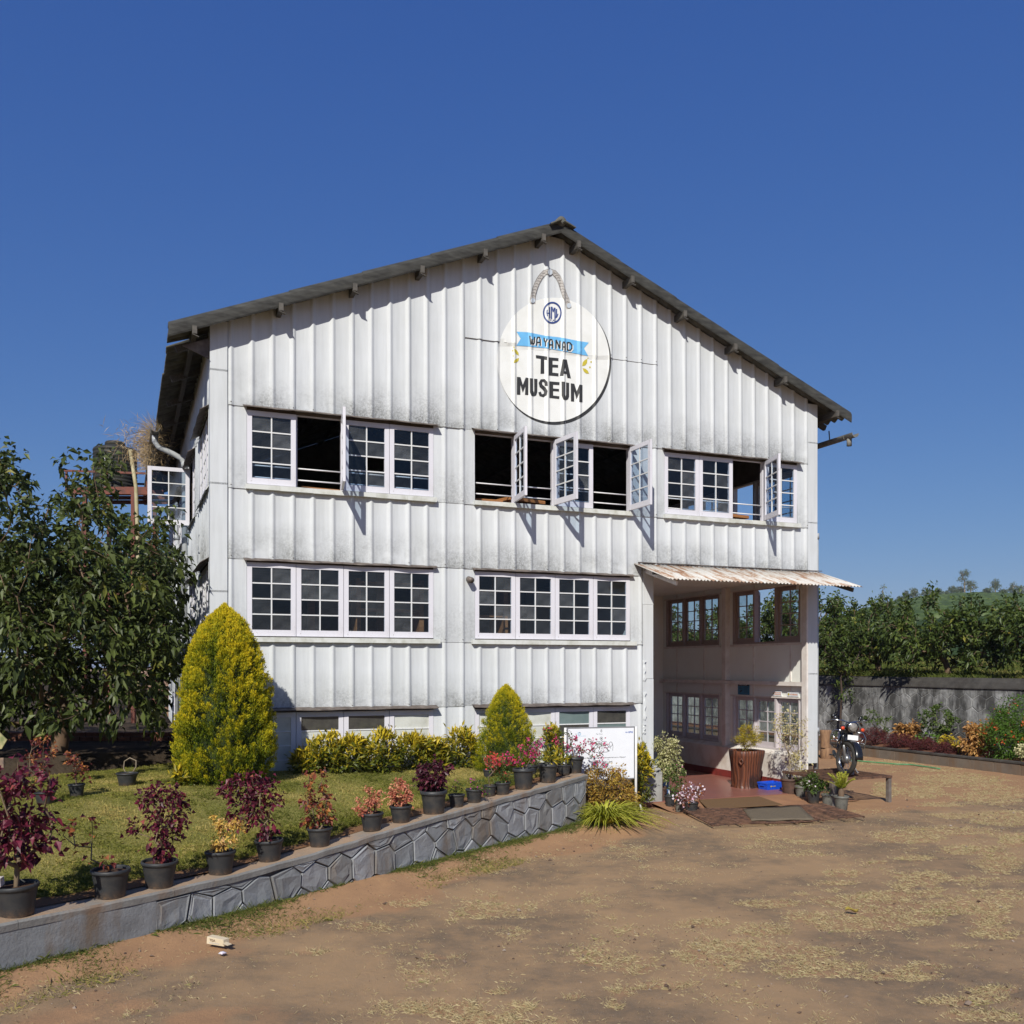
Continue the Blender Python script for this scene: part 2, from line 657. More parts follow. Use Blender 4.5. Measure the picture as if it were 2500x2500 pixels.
# flat corner boards, lapped like the sheets
for zz0, zz1 in ((ZB, 1.86), (1.86, 3.62), (3.62, 5.24), (5.24, 6.94), (6.94, 7.66)):
    q = MB()
    q.box(-0.035, 0.215, -0.036 - .01, -0.006, zz0, zz1 + .03)
    q.box(-0.036, -0.004, -0.045, 0.125, zz0, zz1 + .03)
    q.build('corner_board', M['sheet'], B)
for zz0, zz1 in ((0.62, 2.35), (2.35, 4.30), (4.30, 5.30), (5.30, 6.86), (6.86, 7.60)):
    q = MB()
    lo = 0.0 if zz0 > 4.2 else 0.0
    q.box(11.09, 11.315, -0.046, -0.006, zz0, zz1 + .025)
    q.box(11.27, 11.316, -0.045, 0.16, zz0, zz1 + .025)
    q.build('corner_board', M['sheet'], B)


def cells(a0, a1, z0, z1, ops):
    br = sorted({a0, a1, *[min(max(o[0], a0), a1) for o in ops], *[min(max(o[1], a0), a1) for o in ops]})
    out = []
    for p, q in zip(br[:-1], br[1:]):
        if q - p < 1e-4:
            continue
        m = (p + q) / 2
        cuts = sorted([(o[2], o[3]) for o in ops if o[0] <= m <= o[1]])
        z = z0
        for c0, c1 in cuts:
            if c0 > z:
                out.append((p, q, z, c0))
            z = max(z, c1)
        if z < z1:
            out.append((p, q, z, z1))
    return out


WIN_T, WIN_L, WIN_B = (5.283, 6.414), (2.966, 4.100), (0.74, 1.80)
ops = []
for i, (a, b) in enumerate(UNITS):
    ops.append((a, b, *WIN_T))
    if i < 2:
        ops.append((a, b, *WIN_L))
        ops.append((a, b, *WIN_B))
ops.append((7.62, 11.12, -1, 4.24))
q = MB()
for (a, b, z0, z1) in cells(0.0, 11.25, 0.0, ZE, ops):
    q.box(a, b, 0.02, 0.12, z0, z1)
q.prism([(0, ZE), (BW, ZE), (UM, ZA)], 0.02, 0.12)
q.build('front_wall_lining', M['interior'], B)
q = MB()
lops = [(a, b, *w) for (a, b) in LW for w in (WIN_T, WIN_L, WIN_B)]
for (a, b, z0, z1) in cells(0.12, BL, 0.0, ZE + .02, lops):
    q.box(0.02, 0.10, a, b, z0, z1)
q.build('side_wall_lining', M['interior'], B)

# right side wall with the porch windows in it
RG = [(0.31, 2.47), (3.05, 5.21)]
PW_U, PW_L = (3.02, 4.13), (0.83, 1.857)
rops = [(a, b, *w) for (a, b) in RG for w in (WIN_T, PW_U, PW_L)]
rops += [(7.0, 9.2, *WIN_T), (10.0, 12.2, *WIN_T)]
q = MB()
for (a, b, z0, z1) in cells(0.12, BL, 0.0, ZE + .02, rops):
    mi = 1 if (z1 <= 4.3 and b <= 5.5) or (a < 5.4 and z0 < 4.2) else 0
    if z0 < 4.3 < z1 and a < 5.4:
        q.box(11.17, 11.25, a, b, z0, 4.3, 1)
        q.box(11.17, 11.25, a, b, 4.3, z1, 0)
    else:
        q.box(11.17, 11.25, a, b, z0, z1, mi)
q.build('porch_side_wall', [M['interior'], M['cream']], B)
q = MB()                                               # back wall, floors
q.box(0.1, 11.17, BL - .1, BL, 0, ZE)
q.prism([(0, ZE), (BW, ZE), (UM, ZA)], BL - .1, BL)
q.build('back_wall', M['interior'], B)
q = MB()
q.box(0.1, 7.54, 0.12, BL - .1, 1.86, 1.98)
q.build('lower_floor_slab', M['interior'], B)
q = MB()
q.box(0.1, 11.17, 0.12, BL - .1, 4.30, 4.42)
q.build('upper_floor_slab', M['interior'], B)
q = MB()
q.box(7.62, 11.17, 0.121, 5.6, 4.25, 4.298)
q.build('porch_ceiling', M['cream'], B)
q = MB()
q.box(7.54, 7.62, 0.121, 5.6, 0.0, 4.25)
q.build('porch_left_wall', M['cream'], B)
q = MB()
for (a, b, z0, z1) in cells(7.62, 11.17, 0.0, 4.25, [(8.25, 9.25, 0.0, 2.1)]):
    q.box(a, b, 5.42, 5.56, z0, z1)
q.build('porch_back_wall', M['cream'], B)
dr = MB()
dr.box(8.27, 9.23, 5.47, 5.51, 0.09, 2.08)
for zz in (.25, .85, 1.45):
    dr.box(8.37, 9.13, 5.455, 5.468, zz, zz + .48)
dr = dr.build('porch_door', M['lilacframe'], B, bevel=.004)
MB().tube([(8.36, 5.44, 1.05), (8.36, 5.44, 1.2)], .012, 8).build('door_handle', M['pipe'], dr)
q = MB()                                               # plain timber posts inside, seen through the panes
for (a, v) in ((1.9, 2.6), (3.3, 3.0), (5.35, 2.2), (6.05, 3.1), (6.75, 2.4)):
    p = MB()
    p.box(a, a + .12, v, v + .12, 1.98, 4.30)
    p.build('interior_post', M['wood'], B)
for (a, v) in ((4.55, 2.2), (9.55, 3.4), (10.2, 4.8)):
    p = MB()
    p.box(a, a + .15, v, v + .15, 4.42, 8.3)
    p.build('interior_post', M['wood'], B)

q = MB()                                               # hook bolts through the lower edge of the sheets
for (u, v, z) in BOLTS:
    q.add([(u + dx * .011, v + dy, z + dz * .011) for dx, dy, dz in ((1, .004, 0), (0, .004, 1), (-1, .004, 0), (0, .004, -1), (0, -.010, 0))], [(0, 4, 1), (1, 4, 2), (2, 4, 3), (3, 4, 0)])
q.build('bolt_heads', M['tin'], B)['kind'] = 'stuff'
for (u, v, z0, z1) in ((7.405, -.055, 2.25, 2.62), (7.41, -.056, 1.55, 2.05), (7.40, -.055, 1.30, 1.48)):   # split flashing curling off the porch post
    rows = []
    for i in range(7):
        z = z0 + (z1 - z0) * i / 6
        rows.append([(u - .02, v, z), (u + .012, v - .004 - .012 * math.sin(i * 1.9) ** 2, z), (u + .02 + .018 * math.sin(i * 2.3), v - .02 - .02 * math.sin(i * 1.3) ** 2, z)])
    q = MB().grid(rows, 0, False)
    q.build('torn_flashing', M['sheet'], B)

# ------------------------------------------------------------------ roof
RP = 0.205


def roof_corr(v):
    return 0.030 * math.sin(2 * math.pi * v / RP)


def roof_sheet(side, s0, s1, v0, v1, lift, cut=None):
    """side -1 left slope, +1 right slope; s = distance in plan from the ridge"""
    vs, fs, n = [], [], 0
    m = max(8, int((v1 - v0) / RP * 10))
    vv = [v0 + (v1 - v0) * i / m for i in range(m + 1)]
    ss = [s0, s0 + (s1 - s0) * .5, s1]
    for v in vv:
        for s in ss:
            se = s
            if cut and s == s1 and cut[0] < v < cut[1]:
                se = cut[2]
            u = UM + side * se
            vs.append((u, v, ZA - SLOPE * se + 0.11 + roof_corr(v) + lift * (se - s0) / (s1 - s0) + (.012 * math.sin(v * 5.3) if se == s1 else 0)))
    r = len(ss)
    for i in range(m):
        for j in range(r - 1):
            f = (i * r + j, i * r + j + 1, (i + 1) * r + j + 1, (i + 1) * r + j)
            fs.append(f if side > 0 else f[::-1])
    me = bpy.data.meshes.new('roof_sheet')
    me.from_pydata(vs, [], fs)
    me.polygons.foreach_set("use_smooth", [True] * len(fs))
    o = add_obj('roof_sheet', me, M['roofsheet'], B)
    md = o.modifiers.new("t", 'SOLIDIFY')
    md.thickness = 0.014
    return o


NSH = 13
for side in (-1, 1):
    for k in range(NSH):
        v0 = -0.27 + k * (BL + .45) / NSH
        v1 = v0 + (BL + .45) / NSH + .02
        roof_sheet(side, 0.02, 2.15, v0, v1, 0.012)
        roof_sheet(side, 2.08, 4.2, v0, v1, 0.012)
        j = (random.random() - .5) * .03
        roof_sheet(side, 4.12, 6.27 + j, v0, v1, 0.012, cut=(.36, .52, 5.95) if (side < 0 and k == 0) else None)
# barge cappings along both verges, one lapped length after another
for side in (-1, 1):
    lens = [0.0, 1.15, 2.3, 3.42, 4.55, 6.28]
    for k, (s0, s1) in enumerate(zip(lens[:-1], lens[1:])):
        prof = [(-0.06, .085), (-0.16, .10), (-0.235, .10), (-0.28, .075), (-0.305, .03), (-0.31, -.03), (-0.305, -.10), (-0.295, -.125), (-0.285, -.12), (-0.29, -.03), (-0.27, .03), (-0.2, .07), (-0.06, .06)]
        P = []
        for i, s in enumerate((s0 - (.05 if k else 0), s1)):
            g = 1.0 + .05 * i
            u = UM + side * s
            zb = ZA - SLOPE * s + 0.11
            P.append([(u, v * (1 + .01 * i), zb + z * g + .008 * i) for v, z in prof])
        qq = MB()
        n = len(prof)
        vs = P[0] + P[1]
        fs = [(i, (i + 1) % n, (i + 1) % n + n, i + n) for i in range(n)]
        if side < 0:
            fs = [f[::-1] for f in fs]
        qq.add(vs, fs + [tuple(range(n)), tuple(range(n, 2 * n))], 0, False)
        qq.build('verge_capping', M['verge'], B)
q = MB()                                               # ridge roll, broken at the front
pts = [(UM, -0.33 + i * .5, ZA + 0.17 + .008 * math.sin(i * 2.1)) for i in range(31)]
q.tube(pts, .085, 10)
q.bar((UM + .02, -.34, ZA + .16), (UM + .25, -.30, ZA + .10), .10, .02)
q.bar((UM - .22, -.31, ZA + .07), (UM - .02, -.34, ZA + .17), .16, .02)
q.build('ridge_cap', M['roofsheet'], B)
for side in (-1, 1):
    for s in (0.33, 1.38, 2.46, 3.55, 4.68, 5.92):
        u = UM + side * s
        zb = ZA - SLOPE * s + 0.02
        q = MB()
        q.box(u - .035, u + .035, -.325, BL + .05, zb - .10, zb + .02, 0)
        q.add([(u - .033, -.328, zb - .095), (u + .033, -.328, zb - .095), (u + .033, -.328, zb + .015), (u - .033, -.328, zb + .015)], [(0, 1, 2, 3)], 1)
        q.bar((u - .03, -.30, zb - .105), (u + .06, -.30, zb - .135), .05, .012, 0)
        q.build('purlin', [M['purlin'], M['purlinend']], B)
for v in (.30, 1.9, 3.5, 5.1, 6.7, 8.3, 9.9, 11.5, 13.2):   # rafter feet under the left eave
    q = MB()
    q.bar((UM, v, ZA - .05), (-.5, v, roof_z(-.5) - .05), .07, .10)
    q.bar((UM, v, ZA - .05), (BW + .5, v, roof_z(-.5) - .05), .07, .10)
    q.build('rafter', M['purlin'], B)
q = MB()
q.prism([(-.42, roof_z(-.42) - .10), (-.03, roof_z(-.03) - .10), (-.03, roof_z(-.03) - .42)], .02, .045)
q.build('eave_gusset', M['tin'], B)

q = MB()
q.box(.07, .17, .125, BL - .1, ZE + .021, ZE + .19)
q.box(BW - .17, BW - .07, .125, BL - .1, ZE + .021, ZE + .19)
q.box(.12, BW - .12, .125, .16, ZE - .3, ZE)
q.build('eave_filler', M['interior'], B)
# gutters with outlet and down pipes


def gutter(u, v0, v1, z, name='gutter'):
    prof = [(.085 * math.cos(a), .085 * math.sin(a)) for a in [math.pi + math.pi * i / 10 for i in range(11)]]
    inner = [(.075 * math.cos(a), .075 * math.sin(a)) for a in [2 * math.pi - math.pi * i / 10 for i in range(11)]]
    ring = prof + inner
    n = len(ring)
    vs = [(u + x, v0, z + y) for x, y in ring] + [(u + x, v1, z + y) for x, y in ring]
    fs = [((i + 1) % n, i, i + n, (i + 1) % n + n) for i in range(n)]
    fs += [tuple(range(n)), tuple(range(n, 2 * n))[::-1]]
    qq = MB().add(vs, fs)
    for vv in (v0 + .25, v0 + 1.4, v0 + 2.6):
        qq.tube([(u + .09 * math.cos(a), vv, z + .09 * math.sin(a)) for a in [math.pi + math.pi * i / 8 for i in range(9)]], .008, 5)
    return qq.build(name, M['gutter'], B)


gutter(-.66, 4.9, 13.9, 7.18)
gutter(BW + .62, -.42, 13.9, 7.05)
q = MB()
q.tube([(BW + .62, -.25, 6.98), (BW + .62, -.25, 6.83)], .05, 10)
q.tube([(BW + .62, .3, 7.04), (BW + .6, .3, 7.25)], .012, 6)
q.build('gutter_outlet', M['gutter'], B)
q = MB()
q.tube([(-.66, 5.2, 7.10), (-.66, 5.2, 6.98), (-.60, 5.2, 6.88), (-.32, 5.2, 6.76), (-.16, 5.2, 6.68), (-.10, 5.2, 6.56), (-.10, 5.2, 1.0)], .055, 12)
for zz in (6.50, 4.62, 2.9):
    q.tube([(-.10, 5.2, zz), (-.10, 5.2, zz + .12)], .068, 12)
q.build('downpipe', M['pipe'], B)
q = MB()
q.tube([(-.12, 7.6, 5.35), (-.12, 7.6, 1.0)], .05, 10)
q.tube([(-.12, 7.6, 5.35), (-.12, 7.6, 5.45)], .065, 10)
q.build('downpipe', M['pipe'], B)
q = MB()
q.tube([(11.40, .10, 0.05), (11.40, .10, 5.05)], .052, 14)
q.tube([(11.40, .10, 5.02), (11.40, .10, 5.13)], .066, 14)
for zz in (1.2, 3.3):
    q.tube([(11.40, .10, zz), (11.40, .10, zz + .1)], .064, 14)
q.build('downpipe', M['pipe'], B)


# ------------------------------------------------------------------ casements
def casement_mesh(w, h, cols, rows, sgn, stile=.075, top=.075, bot=.095, t=.042, name='casement'):
    q = MB()
    X = (lambda a, b: (a, b)) if sgn > 0 else (lambda a, b: (-b, -a))

    def bx(a, b, y0, y1, z0, z1, mi):
        a, b = X(a, b)
        q.box(a, b, y0, y1, z0, z1, mi)
    bx(0, stile, 0, t, 0, h, 0)
    bx(w - stile, w, 0, t, 0, h, 0)
    bx(stile, w - stile, .002, t - .002, 0, bot, 0)
    bx(stile, w - stile, .002, t - .002, h - top, h, 0)
    gw, gh = w - 2 * stile, h - top - bot
    mt = .019
    for c in range(1, cols):
        x = stile + gw * c / cols
        bx(x - mt / 2, x + mt / 2, .006, t - .008, bot, h - top, 1)
    for r in range(1, rows):
        z = bot + gh * r / rows
        for c in range(cols):
            x0 = stile + gw * c / cols + (mt / 2 if c else 0)
            x1 = stile + gw * (c + 1) / cols - (mt / 2 if c < cols - 1 else 0)
            bx(x0, x1, .008, t - .010, z - mt / 2, z + mt / 2, 1)
    panes = []
    for r in range(rows):
        for c in range(cols):
            x0 = stile + gw * c / cols + (mt / 2 if c else 0)
            x1 = stile + gw * (c + 1) / cols - (mt / 2 if c < cols - 1 else 0)
            z0 = bot + gh * r / rows + (mt / 2 if r else 0)
            z1 = bot + gh * (r + 1) / rows - (mt / 2 if r < rows - 1 else 0)
            a, b = X(x0, x1)
            panes.append((a, z0, b - a, z1 - z0))
    me = q.mesh(name)
    return me, panes


_cm, _pm = {}, {}


def casement(loc, w, h, sgn=1, ang=0.0, cols=2, rows=4, mats=('casement', 'muntin'), glass='glass', missing=(), rz=0.0, stile=.075, pmats=None):
    key = (round(w, 3), round(h, 3), sgn, cols, rows, mats, stile)
    if key not in _cm:
        me, panes = casement_mesh(w, h, cols, rows, sgn, stile)
        for m in mats:
            me.materials.append(M[m])
        _cm[key] = (me, panes)
    me, panes = _cm[key]
    o = bpy.data.objects.new('casement', me)
    COL.objects.link(o)
    o.parent = B
    o.location = loc
    o.rotation_euler = (0, 0, rz + ang)
    for k, (x, z, pw, ph) in enumerate(panes):
        if k in missing:
            continue
        g = pmats[k] if pmats else glass
        pk = (round(pw, 4), round(ph, 4), g)
        if pk not in _pm:
            pm = MB().box(0, pw, 0, .004, 0, ph).mesh('pane')
            pm.materials.append(M[g])
            _pm[pk] = pm
        p = bpy.data.objects.new('pane', _pm[pk])
        COL.objects.link(p)
        p.parent = o
        p.location = (x, .019 + .0008 * random.random(), z)
        p.rotation_euler = (random.uniform(-.006, .006), 0, random.uniform(-.006, .006))
    return o


def window_frame(a0, a1, z0, z1, n, to_box, mat, v0=.03, v1=.115):
    q = MB()
    cw = (a1 - a0) / n
    t = .028
    to_box(q, a0 - .02, a1 + .02, v0, v1, z1 - .004, z1 + .03)
    to_box(q, a0 - .02, a1 + .02, v0, v1, z0 - .03, z0 + .004)
    to_box(q, a0 - .02, a0 + .004, v0 + .001, v1, z0 + .004, z1 - .004)
    to_box(q, a1 - .004, a1 + .02, v0 + .001, v1, z0 + .004, z1 - .004)
    for k in range(1, n):
        x = a0 + cw * k
        to_box(q, x - t, x + t, v0 + .015, v1, z0 + .004, z1 - .004)
    return q.build('window_frame', M[mat], B)


fbox = lambda q, a, b, v0, v1, z0, z1: q.box(a, b, v0, v1, z0, z1)
lbox = lambda q, a, b, v0, v1, z0, z1: q.box(v0, v1, a, b, z0, z1)
rbox = lambda q, a, b, v0, v1, z0, z1: q.box(11.21 - v1 + .05, 11.21 - v0 + .05, a, b, z0, z1)
CW = 2.97 / 4
rad = math.radians
OPEN = {(0, 1): (-1, 80), (1, 0): (-1, 82), (1, 1): (-1, 96), (1, 3): (-1, 91), (2, 2): (-1, 73)}
for i, (a0, a1) in enumerate(UNITS):
    window_frame(a0, a1, *WIN_T, 4, fbox, 'casement')
    cw = (a1 - a0) / 4
    for k in range(4):
        st = OPEN.get((i, k))
        h = WIN_T[1] - WIN_T[0] - .012
        if st:
            casement((a0 + cw * (k + 1) - .004, -.030, WIN_T[0] + .006), cw - .008, h, -1, rad(st[1]))
        else:
            casement((a0 + cw * k + .004, -.016, WIN_T[0] + .006), cw - .008, h, 1, 0, missing=(3,) if (i, k) == (0, 2) else ((0,) if (i, k) == (2, 0) else ()))
    for k in range(4):
        for zz in (.13, .31):
            b = MB()
            b.tube([(a0 + cw * k + .035, .075, WIN_T[0] + zz), (a0 + cw * (k + 1) - .035, .075, WIN_T[0] + zz - .004)], .011, 8)
            b.build('safety_bar', M['bar'], B)
    # sill board with a slightly bowed drip, tin flashing above
    q = MB()
    n = 6
    for k in range(n):
        x0, x1 = a0 - .02 + (a1 - a0 + .06) * k / n, a0 - .02 + (a1 - a0 + .06) * (k + 1) / n
        q.box(x0, x1 - .0015, -.085 - .004 * (k % 2), .03, WIN_T[0] - .082 - .003 * ((k * 7) % 3), WIN_T[0] - .012)
    q.build('window_sill', M['sill'], B)
    q = MB()
    n = 12
    P0, P1, P2 = [], [], []
    for k in range(n + 1):
        x = a0 - .06 + (a1 - a0 + .12) * k / n
        w_ = .012 * math.sin(k * 2.3 + i) + .006 * math.sin(k * 5.1)
        P0.append((x, .0, J1 + .035))
        P1.append((x, -.135 + w_ * .5, J1 - .012 + w_ * .6))
        P2.append((x, -.137 + w_ * .5, J1 - .024 + w_ * .6))
    q.grid([P2, P1, P0], 0, False)
    q.grid([P0[::-1], P2[::-1]], 0, False)
    q.build('window_hood', M['tin'], B)
for i, (a0, a1) in enumerate(UNITS[:2]):
    cw = (a1 - a0) / 4
    window_frame(a0, a1, *WIN_L, 4, fbox, 'casement')
    for k in range(4):
        casement((a0 + cw * k + .004, -.016, WIN_L[0] + .006), cw - .008, WIN_L[1] - WIN_L[0] - .012, 1)
    q = MB()
    for k in range(4):
        x0, x1 = a0 - .06 + (a1 - a0 + .16) * k / 4, a0 - .06 + (a1 - a0 + .16) * (k + 1) / 4
        q.box(x0, x1 - .0015, -.085 - .004 * (k % 2), .03, WIN_L[0] - .085, WIN_L[0] - .012)
    q.build('window_sill', M['sill'], B)
    window_frame(a0, a1, *WIN_B, 4, fbox, 'casement')
    pm = [[['milkglass'] * 4, ['milkglass', 'milkglass', 'milkglass', 'darkglass'], ['milkglass', 'milkglass', 'milkglass', 'darkglass'], ['milkglass'] * 4],
          [['milkglass'] * 4, ['milkglass', 'milkglass', 'milkglass', 'milkglass'], ['greenglass', 'darkglass', 'darkglass', 'greenglass'], ['greenglass', 'greenglass', 'greenglass', 'darkglass']]][i]
    for k in range(4):
        casement((a0 + cw * k + .004, -.016, WIN_B[0] + .006), cw - .008, WIN_B[1] - WIN_B[0] - .012, 1, cols=1, pmats=pm[k])
    for zz, mat in ((J3, 'tin'), (J5, 'tin')):
        q = MB()
        n = 12
        P0, P1, P2 = [], [], []
        for k in range(n + 1):
            x = a0 - .05 + (a1 - a0 + .10) * k / n
            w_ = .008 * math.sin(k * 1.9 + i + zz) + .004 * math.sin(k * 4.3)
            dep = .095 if zz > 3 else .15
            P0.append((x, .0, zz + .03))
            P1.append((x, -dep + w_, zz - .010 + w_ * .6))
            P2.append((x, -dep - .002 + w_, zz - .022 + w_ * .6))
        q.grid([P2, P1, P0], 0, False)
        q.grid([P0[::-1], P2[::-1]], 0, False)
        q.build('window_hood', M[mat], B)
# left side windows (seen edge-on): two groups upstairs, one sash thrown open
for gi, (a0, a1) in enumerate(LW):
    n = 3 if gi == 0 else 2
    cw = (a1 - a0) / n
    for wz in (WIN_T, WIN_L, WIN_B):
        window_frame(a0, a1, *wz, n, lbox, 'casement')
        for k in range(n):
            h = wz[1] - wz[0] - .012
            if wz is WIN_T and gi == 1 and k == 1:
                casement((-.030, a1 - .01, wz[0] + .006), cw - .008, h, 1, 0, rz=math.pi)
            else:
                casement((-.016, a0 + cw * (k + 1) - .004, wz[0] + .006), cw - .008, h, 1, 0, rz=-math.pi / 2)
    for zz in (J1, J3):
        q = MB()
        P0, P1 = [], []
        for k in range(9):
            y = a0 - .05 + (a1 - a0 + .1) * k / 8
            w_ = .008 * math.sin(k * 2.2 + gi)
            P0.append((-.01, y, zz + .05))
            P1.append((-.165 + w_, y, zz - .05 + w_))
        q.grid([P0, P1], 0, False)
        o = q.build('window_hood', M['tin'], B)
        o.modifiers.new("t", 'SOLIDIFY').thickness = .008
    for zz in (J2, J4):
        q = MB()
        P0, P1 = [], []
        for k in range(9):
            y = a0 - .05 + (a1 - a0 + .1) * k / 8
            w_ = .01 * math.sin(k * 2.9 + gi)
            P0.append((-.02, y, zz + .07))
            P1.append((-.085 + w_, y, zz - .02 + w_))
        q.grid([P0, P1], 0, False)
        o = q.build('window_sill', M['sill'], B)
        o.modifiers.new("t", 'SOLIDIFY').thickness = .01
# right side windows, seen from inside the porch and through the upstairs rooms
for gi, (a0, a1) in enumerate(RG):
    cw = (a1 - a0) / 3
    for wz, mt in ((WIN_T, 'casement'), (PW_U, 'brownframe'), (PW_L, 'lilacframe')):
        window_frame(a0, a1, *wz, 3, rbox, mt, 0, .11)
        for k in range(3):
            h = wz[1] - wz[0] - .012
            mts = (mt, mt if mt != 'casement' else 'muntin')
            if wz is PW_U and gi == 0 and k == 1:      # the middle sash of the front group stands open outwards
                casement((11.275, a1 - cw - .01, wz[0] + .006), cw - .02, h, 1, 0, rz=rad(50), mats=mts, glass='clearglass')
            elif wz is WIN_T and gi == 0 and k == 2:
                continue
            else:
                casement((11.262, a0 + cw * k + .004, wz[0] + .006), cw - .008, h, 1, 0, rz=math.pi / 2, mats=mts, glass='clearglass')
for (a0, a1) in ((7.0, 9.2), (10.0, 12.2)):
    window_frame(a0, a1, *WIN_T, 3, rbox, 'casement', 0, .11)

# ------------------------------------------------------------------ porch
q = MB()                                               # boxed post at the left of the opening, on a concrete foot
q.box(7.40, 7.615, -.050, .018, .70, 2.28)
q.build('porch_post', M['sheet'], B, bevel=.006)
q = MB()
q.box(7.405, 7.612, -.046, .016, 2.285, 3.62)
q.build('porch_post', M['sheet'], B, bevel=.006)
q = MB()
q.box(7.40, 7.615, -.050, .018, 3.62, 4.28)
q.build('porch_post', M['sheet'], B, bevel=.006)
q = MB()
for (s, z0, z1) in ((.0, 0.0, .62), (.02, .62, .68), (.05, .68, .72)):
    q.box(7.33 + s, 7.72 - s, -.19 + s, .21 - s, z0, z1)
q.build('post_footing', M['concrete'], B, bevel=.02)
q = MB()
q.box(11.05, 11.088, -.048, .10, .3, 4.26)
q.build('porch_post', M['creamtrim'], B)
# right inner wall: rail, column, battens, sills, dado, skirting
q = MB()
q.box(11.06, 11.168, 0.125, 5.41, 2.12, 2.135)
q.box(11.06, 11.075, 0.125, 5.41, 2.135, 2.20)
q.build('porch_rail', M['creamtrim'], B)
q = MB()
q.box(11.05, 11.168, 2.62, 2.76, .10, 2.118)
q.box(11.05, 11.168, 2.62, 2.76, 2.205, 4.248)
q.build('porch_column', M['creamtrim'], B, bevel=.004)
for vv in (.55, 1.75, 3.6, 4.75):
    for z0, z1 in ((2.21, 2.93), (1.90, 2.115), (4.165, 4.248)):
        q = MB()
        q.box(11.155, 11.169, vv, vv + .035, z0, z1)
        q.build('batten', M['creamtrim'], B)
for (a0, a1) in RG:
    for z0, z1 in ((2.945, 2.985), (4.135, 4.16), (1.862, 1.89)):
        q = MB()
        q.box(11.135, 11.169, a0 - .1, a1 + .1, z0, z1)
        q.build('porch_ledge', M['creamtrim'], B)
q = MB()
q.prism([(11.168, .10), (11.168, .80), (11.13, .79), (11.0, .73), (11.0, .10)], .14, 5.41)
q.build('porch_dado', M['plinthwall'], B)
q = MB()
q.box(10.985, 10.9995, .14, 5.41, .08, .235)
q.build('skirting', M['redskirt'], B)
q = MB()
q.box(7.3, 11.32, -.22, 5.41, .0, .085)
q.build('porch_floor', M['redfloor'], B)
q = MB()
q.box(9.7, 9.72, 5.39, 5.42, 1.2, 1.6)
q.box(11.02, 11.05, .15, .22, 4.02, 4.12)
q.build('porch_lamp_bracket', M['creamtrim'], B)

# rusty corrugated awning
t = NT('rusted_corrugated_iron')
pn = t.noise(2.2, 6, .7, (2.6, .5, .5))
fn = t.noise(14, 5, .7, (1, .3, 1))
c = t.ramp(t.math('ADD', t.math('MULTIPLY', pn, .75), t.math('MULTIPLY', fn, .25)), [(.42, (.60, .585, .55)), (.50, (.53, .48, .42)), (.56, (.36, .22, .14)), (.66, (.22, .105, .06))])
t.color(c)
t.set(.6, .1, .4)
M['rustiron'] = t.mat
aw0, aw1 = 7.22, 11.36
NS = 6
for k in range(NS):
    a0, a1 = aw0 + (aw1 - aw0) * k / NS, aw0 + (aw1 - aw0) * (k + 1) / NS + .03
    n = int((a1 - a0) / .0125)
    top, bot, mid = [], [], []
    jag = random.uniform(-.02, .02)
    for i in range(n + 1):
        x = a0 + (a1 - a0) * i / n
        w_ = .013 * math.sin(2 * math.pi * x / .076)
        sh = .012 * (x - aw0)
        top.append((x, -.03, 4.345 + w_ + .003 * (k % 2)))
        mid.append((x + .02, -.6, 4.17 + w_ - .01 + .003 * (k % 2)))
        bot.append((x + .06, -1.12 - jag, 3.985 + w_ + .003 * (k % 2)))
    q = MB().grid([bot, mid, top], 0, True)
    o = q.build('awning_sheet', M['rustiron'], B)
    o.modifiers.new("t", 'SOLIDIFY').thickness = .003
for (u, l) in ((7.45, 1.0), (11.28, 1.0)):
    q = MB()
    q.bar((u, .0, 4.24), (u + .05, -l, 3.93), .035, .075)
    q.build('awning_bracket', M['creamtrim'] if u < 8 else M['purlinend'], B)
q = MB()
q.bar((7.3, -.55, 4.135), (11.38, -.55, 4.135), .05, .045)
q.build('awning_batten', M['purlin'], B)
q = MB()
q.bar((7.3, -.045, 4.375), (11.42, -.045, 4.375), .03, .012)
q.build('awning_flashing', M['tin'], B)
q = MB()                                               # small vent pipe stub and missing-rib hole
q.tube([(4.08, -.02, 3.96), (4.08, -.16, 3.93)], .05, 12)
q.build('vent_stub', M['tin'], B)
# ------------------------------------------------------------------ painted emblem and lettering on the gable
ZX, ZY, ZS = 1200.0, 640.0, 320.0 / 1472.0


def wall_pt(p):
    x, y = ZX + p[0] * ZS, ZY + p[1] * ZS
    return px_u(x), px_z(x, y)


def surf(u, z):
    if JS - .05 < z < JS:                              # paint bridges the lap of the two sheets
        k = (z - JS + .05) / .05
        return (1 - k) * surf(u, JS - .0501) + k * surf(u, JS + .001)
    for s in SHEETS:
        if s[0] <= u <= s[1] and s[2] <= z and (z < JS or s[2] >= JS or s[3] > JS + .1):
            return sheet_out(s, u, z)
    return rib(u) + .02


